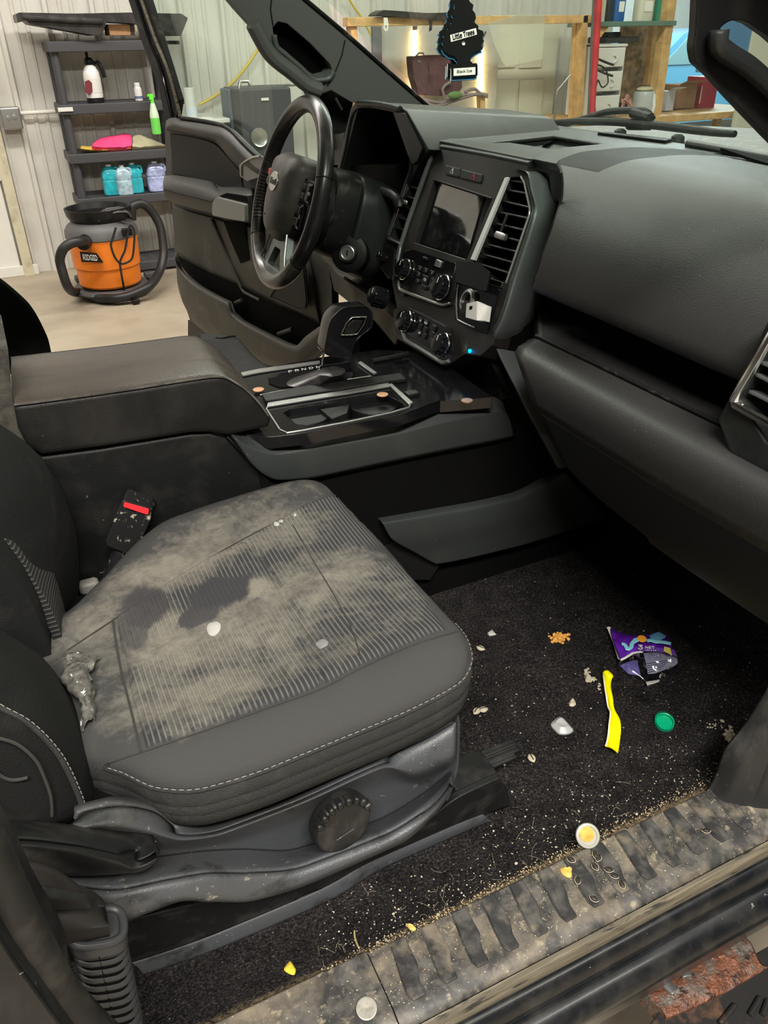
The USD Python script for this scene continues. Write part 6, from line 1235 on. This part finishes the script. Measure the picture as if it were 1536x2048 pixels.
# pale pistachio-like shells on the carpet
SH = [((961, 1299), 120, 'pale seed shell against the front of the seat cushion'), ((953, 1425), 30, 'left pale shell of the pair beside the seat base'), ((966, 1422), -10, 'right pale shell of the pair beside the seat base'), ((1063, 1519), 80, 'striped pale shell on the carpet near the seat rail')]
proto2 = None
for q, ang, lb in SH:
    c = on_carpet(*q, .002)
    if proto2 is None:
        proto2 = thing('pale_shell', lb, 'seed shell', (0, 0, 0), 'pale shells on the carpet'); obj('hull', seed_mesh(.017, .0062), 'shell_cream', proto2, smooth=60); obj('dark_slit', tube([(-.006, 0, .0066), (0, .0006, .0072), (.006, 0, .0066)], .0008, 5), 'seed_dark', proto2)
        x = UsdGeom.Xform(proto2); x.ClearXformOpOrder(); x.AddTranslateOp(opSuffix='at').Set(Gf.Vec3d(*map(float, c))); x.AddRotateXYZOp(opSuffix='turn').Set(Gf.Vec3f(0, 0, ang)); continue
    copy_of(proto2, 'pale_shell', lb, c, 'pale shells on the carpet', (0, 0, ang))
# crumbs
def crumbs(name, spots, place, m, label, cat='crumbs', seed=0, sub=0):
    r_ = np.random.default_rng(seed); out = []
    for px, py, r in spots:
        b = ball((0, 0, 0), 1., sub, (r_.uniform(.7, 1.3), r_.uniform(.7, 1.3), r_.uniform(.4, .9))); b.vertices = b.vertices*r*(1+.5*(r_.random((len(b.vertices), 1))-.5)); b.vertices += place(px, py, r*.5); out.append(b)
    return solo(name, out, m, label, cat, kind='stuff')
mat('crumb_orange', (.62, .30, .06), .6, var=.3, vscale=200); mat('crumb_pale', (.42, .37, .28), .7); mat('crumb_tan', (.34, .26, .15), .7)
r_ = np.random.default_rng(5)
crumbs('orange_crumbs', [(1120+r_.normal(0, 9), 1275+r_.normal(0, 4.5), r_.uniform(.0015, .004)) for _ in range(70)], on_carpet, 'crumb_orange', 'cluster of crushed orange snack crumbs on the dark carpet', seed=1, sub=1)
crumbs('pale_crumbs', [(1182+r_.normal(0, 6), 1357+r_.normal(0, 3), r_.uniform(.001, .004)) for _ in range(30)]+[(1174+r_.normal(0, 3), 1344+r_.normal(0, 5), r_.uniform(.001, .0025)) for _ in range(16)]+[(1200+r_.normal(0, 2), 1375+r_.normal(0, 8), r_.uniform(.001, .002)) for _ in range(8)], on_carpet, 'crumb_pale', 'pale crumbs beside the top end of the yellow strip', seed=2, sub=1)
crumbs('straw_crumbs', [(1457+r_.normal(0, 5), 1466+r_.normal(0, 9), r_.uniform(.001, .003)) for _ in range(40)]+[(1428+r_.normal(0, 8), 1452+r_.normal(0, 4), r_.uniform(.001, .002)) for _ in range(10)], on_carpet, 'crumb_pale', 'tuft of straw coloured crumbs against the kick panel', seed=3, sub=1)
grit = []
def keep(a, b): return a > 925+.0*b or b > 1650
while len(grit) < 900:
    a, b = r_.uniform(640, 1500), r_.uniform(1140, 1900)
    edge = 1690-.50*(a-1170)                                # carpet meets sill
    if b > edge-6: continue
    if a < 930 and b < 1740-.35*(a-700)+40: continue
    dens = .15+.85*math.exp(-(edge-b)/60)
    if b < 1330: dens *= .5
    if r_.random() < dens: grit.append((a, b, r_.uniform(.0004, .0012)*(1.6 if r_.random() < .06 else 1)))
crumbs('carpet_grit', grit, on_carpet, 'crumb_pale', 'scattered pale grit and specks over the footwell carpet', seed=4)
eg = []
for _ in range(900):
    a = r_.uniform(640, 1440); e = 1690-.50*(a-1170); eg.append((a, e-abs(r_.normal(0, 6))+2+r_.choice([0, 0, -14])*r_.random(), r_.uniform(.0003, .0010)))
crumbs('edge_grit', eg, lambda a, b, l=0: on_sill(a, b, .001+l), 'crumb_tan', 'line of tan grit collected where the carpet meets the sill', seed=6)
sg_ = [(r_.uniform(760, 1500), 0, 0) for _ in range(700)]
sg_ = [(a, 1690-.5*(a-1170)+r_.uniform(2, 110), r_.uniform(.0003, .0009)) for a, _, _ in sg_]
crumbs('sill_grit', sg_, lambda a, b, l=0: on_sill(a, b, .001+l), 'crumb_tan', 'fine tan grit sprinkled over the sill treads', seed=8)
# loose fibres
def fibre(pts, place, r=.0005): return tube(np.array([place(*q, .003) for q in pts]), r, 5, m=14)
fb = []
for _ in range(55):
    a = r_.uniform(620, 1240); b = 1690-.5*(a-1170)-abs(r_.normal(20, 45)); l = r_.uniform(8, 34); t = r_.uniform(0, 6.28); c1 = r_.normal(0, 8)
    if a < 930 and b < 1740-.35*(a-700)+60: continue
    fb.append(fibre([(a, b), (a+l*.5*math.cos(t)+c1*.4, b+l*.5*math.sin(t)+c1*.5), (a+l*math.cos(t), b+l*math.sin(t))], on_carpet, .00016))
solo('loose_fibres', fb, 'crumb_pale', 'pale loose hairs and fibres lying on the carpet strip beside the seat', 'fibres', kind='stuff')
solo('grass_stem', fibre([(709, 1862), (710, 1876), (718, 1896)], on_carpet, .0012), 'straw', 'curved dry yellow grass stem on the carpet edge near the rear', 'grass stem')
# crumpled cling film wedged behind the cushion
mat('cling_film', (.10, .095, .085), .12, coat=.8, var=.6, vscale=120)
ff = dense([[on_seat(125, 1310, .01), on_seat(150, 1303, .018), on_seat(178, 1312, .016), on_seat(186, 1318, .01)], [on_seat(128, 1345, .02), on_seat(150, 1350, .035), on_seat(168, 1345, .025), on_seat(176, 1340, .01)], [on_seat(150, 1395, .012), on_seat(160, 1392, .02), on_seat(172, 1385, .02), on_seat(182, 1388, .01)], [on_seat(165, 1455, .008), on_seat(170, 1440, .016), on_seat(178, 1430, .016), on_seat(183, 1440, .006)]], 44, 34)
q = ff.reshape(-1, 3); q += (.020*(np.stack([meshkit.fbm(q*70, 3, s) for s in (1, 2, 3)], -1)-.5)); 
solo('cling_film', shell(q.reshape(44, 34, 3), (.001, 0, -.001)), 'cling_film', 'crumpled clear wrapper wedged between seat cushion and backrest', 'wrapper', smooth=25)

# ================================================================ workshop seen through the glass
t = thing('equipment_cabinet', 'dark grey cabinet with a small white label seen through the driver window', 'cabinet', P(520, 330, y=4.9))
cf_ = P(476, 178, y=4.75); c2 = P(582, 178, y=4.75); zt_ = cf_[2]
obj('body', rspan((cf_[0], 4.75, .0), (c2[0], 5.15, zt_), .015), 'shelf_plastic', t)
mat('cabinet_blue', (.10, .13, .16), .5); obj('side_panel', rspan((P(455, 180, y=4.95)[0], 4.95, .0), (cf_[0]+.01, 5.16, zt_-.01), .01), 'cabinet_blue', t)
obj('label', rspan(P(522, 196, y=4.745), P(538, 201, y=4.74), .001), 'white_plastic', t); obj('handle', tube(PP([(478, 178), (480, 163), (496, 162), (500, 172)], y=4.8), .012, 8), 'dull_silver', t)
obj('cooling_disc', lathe([(.05, 0), (.065, .01), (.06, .02), (.045, .01)], P(518, 275, y=4.75), (0, -1, 0), 28), 'dull_silver', t)
obj('rear_case', rspan(P(500, 176, y=5.0), P(578, 168, y=5.2), .006), 'shelf_plastic', t)
t = thing('work_bench', 'pale folding bench behind the driver window', 'bench', (1.9, 5.1, .0))
bz = P(390, 236, y=5.0)[2]
obj('bench_top', rspan((P(365, 236, y=5.)[0], 4.85, bz-.03), (P(449, 236, y=5.)[0], 5.4, bz), .006), 'white_plastic', t)
for q in ((372, 0), (436, 0)): obj('leg', tube([(P(q[0], 240, y=4.9)[0], 4.92, bz-.03), (P(q[0]+22, 240, y=4.9)[0], 4.95, 0)], .014, 8), 'dull_silver', t)
t = thing('paper_roll', 'white paper roll standing on the bench behind the door glass', 'paper roll', P(384, 236, y=4.98)); kq = .0042
obj('roll', lathe([(0, 0), (.04, 0), (.04, .19), (.012, .19), (.012, .17), (0, .17)], P(384, 236, y=4.98)), 'white_plastic', t)
obj('sleeve_print', lathe([(.0405, .02), (.041, .022), (.041, .07), (.0405, .072)], P(384, 236, y=4.98)), 'bag_label', t)
solo('carton_flat', rspan(P(394, 242, y=4.9), P(415, 232, y=5.05), .003), 'card_white', 'small white carton beside the paper roll', 'carton')
mat('cord_yellow', (.62, .45, .05), .5)
solo('extension_lead', tube(PP([(540, 60), (520, 92), (495, 130), (465, 165), (430, 192), (405, 206), (398, 210)], y=WY-.06), .010, 8, m=40), 'cord_yellow', 'thin yellow extension lead hanging in a curve on the ribbed wall', 'extension cord')
solo('extension_lead', tube(PP([(697, -4), (708, 14), (722, 34), (740, 66), (752, 90)], y=WY-.06), .008, 8, m=20), 'cord_yellow', 'yellow extension lead crossing the wall above the left end of the pine frame', 'extension cord')
# pine frame
fr_ = thing('pine_frame', 'tall pine frame of a work stall seen through the windshield', 'wooden frame', P(900, 120, y=4.7))
def beam(a, b, y, w, dpt=.09, m='pine', par=None, name='beam'):
    A_, B_ = P(*a, y=y), P(*b, y=y); ax = unit(B_-A_); R = np.array([ax, unit(np.cross((0, 1, 0), ax)), (0, 1, 0)]); R[2] = unit(np.cross(R[0], R[1]))
    return obj(name, rbox((A_+B_)/2+np.array([0, dpt/2, 0]), (np.linalg.norm(B_-A_), w, dpt), .004, R), m, par)
beam((695, 44), (1184, 38), 4.7, .055, .09, 'pine', fr_); beam((708, 52), (722, 260), 4.72, .05, .09, 'pine', fr_, 'post'); beam((1172, 30), (1160, 250), 4.7, .05, .09, 'pine', fr_, 'post'); beam((1155, 44), (1146, 240), 4.78, .035, .05, 'pine', fr_, 'post'); beam((965, 185), (968, 260), 4.9, .05, .06, 'pine', fr_, 'post')
mat('stall_panel', (.42, .42, .40), .6); mat('stall_strip', (.16, .16, .17), .6)
solo('stall_panel', rspan(P(752, 52, y=5.1), P(982, 300, y=5.14), .003), 'stall_panel', 'plain grey panel behind the pine frame', 'panel')
solo('panel_strip', rspan(P(745, 53, y=5.06), P(762, 180, y=5.09), .003), 'stall_strip', 'dark grey upright strip at the left edge of the grey panel', 'panel')
for a, b, lb in (((830, 60), (829, 190), 'warm glowing tube lamp left of the maroon tool bag'), ((962, 96), (963, 225), 'warm glowing tube lamp right of the maroon tool bag')):
    t = thing('tube_lamp', lb, 'tube lamp', P(*a, y=5.02)); obj('tube', tube([P(*a, y=5.085), P(*b, y=5.085)], .017, 10), 'tube_warm', t); p0 = P(*a, y=5.02)
    obj('cap', lathe([(0, 0), (.018, 0), (.018, .05), (0, .05)], p0), 'grey_plastic', t); obj('bracket', tube([p0+np.array([0, 0, .05]), p0+np.array([.05, .02, .11])], .008, 6), 'grey_plastic', t)
mat('bag_maroon', (.10, .045, .048), .7, var=.25, vscale=14)
tb = thing('tool_bag', 'maroon tool bag with a wire handle hanging behind the air freshener', 'tool bag', P(876, 180, y=4.95))
obj('bag_body', ext(PP([(824, 113), (870, 110), (922, 110), (924, 176), (916, 186), (880, 192), (838, 190), (827, 150)], y=4.9), (0, .10, 0), r=.01), 'bag_maroon', tb)
obj('wire_handle', tube(PP([(832, 112), (838, 106), (846, 106), (848, 112)], y=4.92), .006, 6), 'dull_silver', tb); obj('badge', ext(PP([(834, 120), (842, 122), (842, 126), (836, 125)], y=4.899), (0, -.004, 0)), 'dull_silver', tb)
obj('fold', tube(PP([(858, 125), (860, 160), (852, 188)], y=4.897), .006, 6), 'bag_maroon', tb)
mat('cable_grey', (.20, .16, .15), .6)
solo('cable_heap', [tube(PP(q, y=4.88), .012, 7, m=24) for q in ([(822, 188), (850, 200), (880, 205), (900, 200), (930, 190), (975, 190)], [(840, 206), (870, 212), (890, 200), (885, 180), (900, 165)], [(850, 200), (872, 214), (900, 204), (960, 186)], [(930, 185), (948, 178), (960, 186), (975, 194)])], 'cable_grey', 'heap of grey cables below the tool bag', 'cables')
mat('leaf_green', (.12, .2, .07), .7); solo('green_rag', ball(P(910, 190, y=4.84), .05, 2, (1.3, .4, .55)), 'leaf_green', 'small green rag on the cable heap', 'rag')
obj_b = thing('folded_bag', 'long folded black bag with a strap lying on the pine beam', 'bag', P(825, 38, y=4.68))
obj('bag', ext(PP([(751, 32), (758, 25), (768, 20), (800, 22), (850, 26), (900, 25), (906, 34), (896, 42), (850, 38), (800, 34), (770, 32)], y=4.66), (0, .14, 0), r=.004), 'black_vinyl', obj_b)
obj('strap', ext(PP([(859, 36), (865, 36), (864, 60), (859, 63), (860, 50)], y=4.65), (0, .01, 0)), 'black_vinyl', obj_b)
ck = PP([(768, 35), (775, 35), (777, 48), (776, 60), (771, 63), (767, 58), (768, 46)], y=4.64); solo('white_clip', ext(ck, (0, .012, 0), holes=[PP([(770, 51), (774, 51), (774, 57), (770, 57)], y=4.64)]), 'card_white', 'white plastic clip hanging from the pine beam', 'clip')
M['reflection_haze'] = usdkit.material(stage, '/World/Looks/reflection_haze', {'t': ('transparent_bsdf', {'color': (.95, .97, .95)}), 'd': ('translucent_bsdf', {'color': (.75, .78, .72)}), 'e': ('diffuse_bsdf', {'color': (.75, .78, .72)}), 'a': ('mix_closure', {'fac': .5}), 'm': ('mix_closure', {'fac': .36})}, [('d.BSDF', 'a.closure1'), ('e.BSDF', 'a.closure2'), ('t.BSDF', 'm.closure1'), ('a.closure', 'm.closure2')], surface='m.closure')  # translucent mix that paints a pale windshield reflection
solo('reflection_sheet', ext(PP([(976, 46), (1000, 40), (1036, 29), (1090, 31), (1085, 118), (1012, 133), (1003, 120), (990, 92)], y=4.694), (0, .003, 0)), 'reflection_haze', 'hazy sheet added for a pale windshield reflection right of the air freshener', 'reflection sheet')  # added sheet standing in for a reflection in the glass
# panelled door standing behind the frame
dd = thing('stored_door', 'cream panelled door standing behind the right half of the pine frame', 'door', P(1030, 200, y=5.2)); mat('door_cream', (.60, .57, .46), .55)
obj('slab', rspan(P(980, 30, y=5.2), P(1090, 320, y=5.25), .004), 'door_cream', dd)
for a, b in (((990, 70), (1030, 135)), ((1042, 70), (1082, 135)), ((990, 160), (1028, 260)), ((1040, 160), (1080, 260))):
    pa_, pb_ = P(*a, y=5.19), P(*b, y=5.19); obj('raised_panel', rspan((pa_[0], 5.185, pb_[2]), (pb_[0], 5.2, pa_[2]), .006), 'door_cream', dd)
solo('silver_pipe', tube([P(1112, 200, y=4.62)*np.array([1, 1, 0]), *PP([(1112, 200), (1114, 182), (1140, 150)], y=4.62)], .010, 8), 'dull_silver', 'bent silver pipe leaning inside the pine frame', 'pipe')
mat('pole_red', (.50, .04, .05), .4, var=.2); pr_ = thing('red_pole', 'bright red upright pole beside the storage rack', 'pole', P(1188, 230, y=4.5))
obj('pole', tube([P(1198, -20, y=4.5), P(1194, 40, y=4.5), P(1181, 250, y=4.5)], .030, 12), 'pole_red', pr_); obj('pole_stripe', tube([P(1188, -20, y=4.47), P(1176, 230, y=4.47)], .008, 8), 'grey_plastic', pr_)
# storage rack
RY = 4.6
rk_ = thing('storage_rack', 'rough timber storage rack with a green edged shelf at the right of the windshield', 'storage rack', P(1270, 130, y=RY))
beam((1349, -20), (1314, 236), RY, .085, .09, 'pine', rk_, 'post'); beam((1312, 44), (1300, 170), RY+.3, .05, .06, 'pine', rk_, 'post'); beam((1204, -10), (1194, 90), RY+.02, .05, .06, 'pine', rk_, 'post')
mat('rack_green', (.10, .17, .13), .6); p0, p1 = P(1200, 43, y=RY), P(1350, 46, y=RY); zsh = p0[2]
obj('shelf_board', rspan((p0[0], RY-.02, zsh-.035), (p1[0], RY+.42, zsh), .004), 'rack_green', rk_)
for q in ([(1200, 46), (1224, 46), (1198, 78)], [(1322, 46), (1348, 46), (1338, 78)]): obj('corner_brace', ext(PP(q, y=RY+.01), (0, .03, 0)), 'pine', rk_)
obj('rear_board', rspan(P(1244, 46, y=RY+.46), P(1316, 200, y=RY+.48), .002), 'osb', rk_)
mat('bottle_blue', (.02, .10, .32), .3); mat('jug_cream', (.55, .52, .42), .45); mat('bottle_green', (.02, .20, .11), .35); mat('bottle_dark', (.03, .035, .04), .35)
for cx, w, m, lb in ((1216, 15, 'bottle_dark', 'dark bottle at the left end of the rack shelf'), (1234, 26, 'bottle_blue', 'bright blue oil bottle on the rack shelf'), (1284, 40, 'jug_cream', 'cream jug with a label between the blue and green bottles'), (1318, 30, 'bottle_green', 'green oil bottle with a white label on the rack shelf'), (1339, 12, 'bottle_dark', 'dark bottle at the right end of the rack shelf')):
    c = P(cx, 42, y=RY+.12); c[2] = zsh; w = w*.0040; t = thing('oil_bottle', lb, 'bottle', c)
    obj('body', loft([[c+np.array([s*w*.5*math.cos(q)*abs(math.cos(q))**-.4, s*w*.35*math.sin(q+1e-6)*abs(math.sin(q+1e-6))**-.4, z]) for q in np.linspace(.02, 6.30, 14, endpoint=False)] for s, z in ((.95, 0), (1, .01), (1, .2), (.8, .26), (.35, .29))], None, 28), m, t)
    obj('cap', lathe([(w*.2, .28), (w*.2, .32), (0, .32)], c), 'white_plastic' if m != 'bottle_dark' else 'black_plastic', t)
    if w > .07: obj('label', rbox(c+np.array([0, -w*.36, .1]), (w*.5, .004, .07), .001), 'card_white', t)
# drawers
dw = thing('drawer_tower', 'white plastic drawer tower standing on the rack', 'drawers', P(1224, 220, y=RY+.05)); mat('drawer_white', (.62, .60, .56), .35)
x0, x1 = P(1196, 88, y=RY)[0], P(1256, 89, y=RY)[0]; zs_ = [P(1225, q, y=RY)[2] for q in (88, 136, 184, 232)]
obj('frame', [span((x0, RY+.02, zs_[3]), (x0+.012, RY+.34, zs_[0])), span((x1-.012, RY+.02, zs_[3]), (x1, RY+.34, zs_[0])), rspan((x0, RY, zs_[0]-.02), (x1, RY+.34, zs_[0]), .004)], 'drawer_white', dw)
for a, b in zip(zs_[:-1], zs_[1:]):
    dr_ = obj('drawer', rspan((x0+.014, RY, b+.006), (x1-.014, RY+.3, a-.024), .008), 'drawer_white', dw); obj('handle', tube([((x0+x1)/2+.05*math.cos(q), RY-.008, (a+b)/2-.02+.03*math.sin(q)) for q in np.linspace(-1.2, 1.2, 9)], .006, 6), 'white_plastic', dr_)
solo('black_tool', [rspan(P(1197, 87, y=RY+.05), P(1255, 73, y=RY+.2), .01), rspan(P(1215, 76, y=RY+.08), P(1230, 64, y=RY+.16), .01)], 'black_vinyl', 'black power tool lying on the drawer tower', 'tool')
for q, lb in (((1193, 116), 'upper yellow spring clamp on the red pole'), ((1191, 138), 'lower yellow spring clamp on the red pole')):
    t = thing('spring_clamp', lb, 'clamp', P(*q, y=RY-.1)); obj('jaw', rbox(P(*q, y=RY-.1), (.03, .03, .055), .008), 'cord_yellow', t); obj('grip', tube(PP([q, (q[0]+22, q[1]+10), (q[0]+34, q[1]+14)], y=RY-.1), .009, 7, m=10), 'black_vinyl', t)
solo('black_cable', tube(PP([(1195, 130), (1212, 140), (1216, 165), (1205, 175), (1196, 160), (1190, 185), (1192, 230)], y=RY-.12), .006, 6, m=40), 'hose_black', 'black cable hanging from the clamps beside the drawers', 'cable')
mat('jug_clear', (.42, .44, .44), .25, coat=.3)
t = thing('water_jug', 'cloudy plastic water jug with a rag on top beside the drawers', 'jug', P(1284, 225, y=RY+.05)); c = P(1284, 224, y=RY+.1)
obj('jug_body', lathe([(0, 0), (.085, 0), (.095, .02), (.095, .13), (.088, .16), (0, .165)], c, n=32), 'jug_clear', t); obj('rag', ball(c+np.array([0, 0, .175]), .075, 2, (1.1, .8, .28)), 'tan_cloth', t)
obj('spout', tube([c+np.array([.03, -.08, .14]), c+np.array([.035, -.10, .05]), c+np.array([.03, -.095, 0])], .016, 8), 'white_plastic', t)
mat('pink_cord', (.55, .25, .2), .6); solo('orange_cord', [tube(PP([(1244+r_.uniform(-6, 6), 226), (1250+r_.uniform(-8, 8), 195+r_.uniform(-6, 6)), (1262+r_.uniform(-6, 6), 222)], y=RY+.02), .006, 6, m=12) for _ in range(6)], 'pink_cord', 'tangled salmon coloured cord between drawers and jug', 'cord')
# the next bay: pale wall, a light blue car, boxes
BYY = 9.0
solo('wall_back', box((8, 11.6, 2), (14, .1, 4)), 'wall_paint', 'bright white wall of the next workshop bay', None, kind='structure')
solo('floor_bay', box((9, 9.3, -.031), (14, 5.6, .06)), 'concrete', 'concrete floor of the next workshop bay', None, kind='structure')
l = UsdLux.RectLight.Define(stage, '/World/bay_lamp_light'); l.CreateWidthAttr(3.); l.CreateHeightAttr(1.2); l.CreateIntensityAttr(40); l.CreateColorAttr((.86, .95, 1.)); l.AddTranslateOp().Set((9.5, 8.2, 3.8))
mat('car_blue', (.16, .45, .72), .2, coat=.6); mat('car_glass', (.25, .42, .48), .08)
carb = thing('parked_car', 'light blue car parked in the bright bay beyond the storage rack', 'car', P(1380, 200, y=BYY))
cx0 = P(1310, 150, y=BYY)[0]; zb = 0.
co = [(cx0-1.2, .35), (cx0-1.25, .75), (cx0-.9, .98), (cx0-.1, 1.04), (cx0+.45, 1.48), (cx0+1.4, 1.54), (cx0+2.2, 1.50), (cx0+2.9, 1.08), (cx0+3.3, 1.02), (cx0+3.35, .4), (cx0+2.9, .3), (cx0-.9, .28)]
obj('body', ext(np.array([(a, BYY, b) for a, b in co]), (0, 1.7, 0), r=.10), 'car_blue', carb)
obj('side_glass', ext(np.array([(a, BYY-.008, b) for a, b in ((cx0+.12, 1.08), (cx0+.52, 1.42), (cx0+1.4, 1.47), (cx0+2.15, 1.43), (cx0+2.6, 1.08))]), (0, .01, 0), r=.03), 'car_glass', carb)
for a in (cx0-.45, cx0+2.35):
    w = obj('wheel', lathe([(0, -.09), (.30, -.09), (.33, -.05), (.33, .09), (0, .09)], (a, BYY+.05, .33), (0, -1, 0), 32), 'rubber', carb); obj('hub_cap', lathe([(0, 0), (.2, 0), (.19, .02), (0, .03)], (a, BYY-.04, .33), (0, -1, 0), 24), 'dull_silver', w)
    obj('arch', tube([(a+.38*math.cos(q), BYY-.005, .35+.38*math.sin(q)) for q in np.linspace(.1, 3.0, 20)], .025, 8), 'white_plastic', carb)
for a, b, lb, m, y in (((1352, 218), (1396, 168), 'open brown carton on the rack right of the timber post', 'cardboard', 4.9), ((1330, 222), (1352, 182), 'small pale blue carton beside the timber post', 'bag_label', 4.8)):
    t = thing('carton', lb, 'box', P(*a, y=y)); pa_, pb_ = P(*a, y=y), P(*b, y=y); obj('body', rspan((pa_[0], y, pa_[2]), (pb_[0], y+.25, pb_[2]), .003), m, t); obj('flap', ext(np.array([(pa_[0], y, pb_[2]), (pb_[0], y, pb_[2]), (pb_[0]+.02, y-.10, pb_[2]+.03), (pa_[0]-.02, y-.10, pb_[2]+.03)]), (0, 0, .004)), m, t)
mat('can_red', (.42, .02, .05), .4); t = thing('red_box', 'red and white tool case right of the brown carton', 'case', P(1418, 217, y=4.9)); pa_, pb_ = P(1396, 218, y=4.9), P(1440, 152, y=4.9)
obj('case', rspan((pa_[0], 4.9, pa_[2]), (pb_[0], 5.1, pb_[2]), .01), 'can_red', t); obj('lettering', text_on('TOOLS', .05, P(1402, 190, y=4.895), (0, 0, 1), (-1, 0, 0), .004, True, fit=.18) if False else rspan(P(1399, 207, y=4.895), P(1404, 172, y=4.89), .001), 'card_white', t)
pz_ = P(1330, 225, y=4.7)[2]
solo('side_table', [rspan((P(1186, 228, y=4.5)[0], 4.5, pz_-.06), (P(1480, 222, y=4.9)[0], 5.2, pz_-.005), .006)]+[span((x-.03, y-.03, 0), (x+.03, y+.03, pz_-.05)) for x in (P(1190, 228, y=4.5)[0]+.1, P(1470, 222, y=4.9)[0]) for y in (4.6, 5.1)], 'pine', 'timber table top carrying the drawers and cartons', 'table')
# pieces seen through the grab handle
mat('blue_panel', (.09, .20, .36), .5); bx1 = P(1496, 140, y=4.45); solo('blue_panel', [rspan(P(1420, 20, y=4.4), bx1, .004), span((bx1[0]-.06, 4.4, 0), (bx1[0]-.01, 4.45, bx1[2]+.01))], 'blue_panel', 'blue sheet seen through the grab handle opening', 'panel')
mat('cream_panel', (.55, .53, .43), .6); solo('cream_panel', rspan(P(1516, 20, y=4.38), P(1640, 260, y=4.43)*np.array([1, 1, 0]), .004), 'cream_panel', 'cream panel seen at the right of the grab handle opening', 'panel')
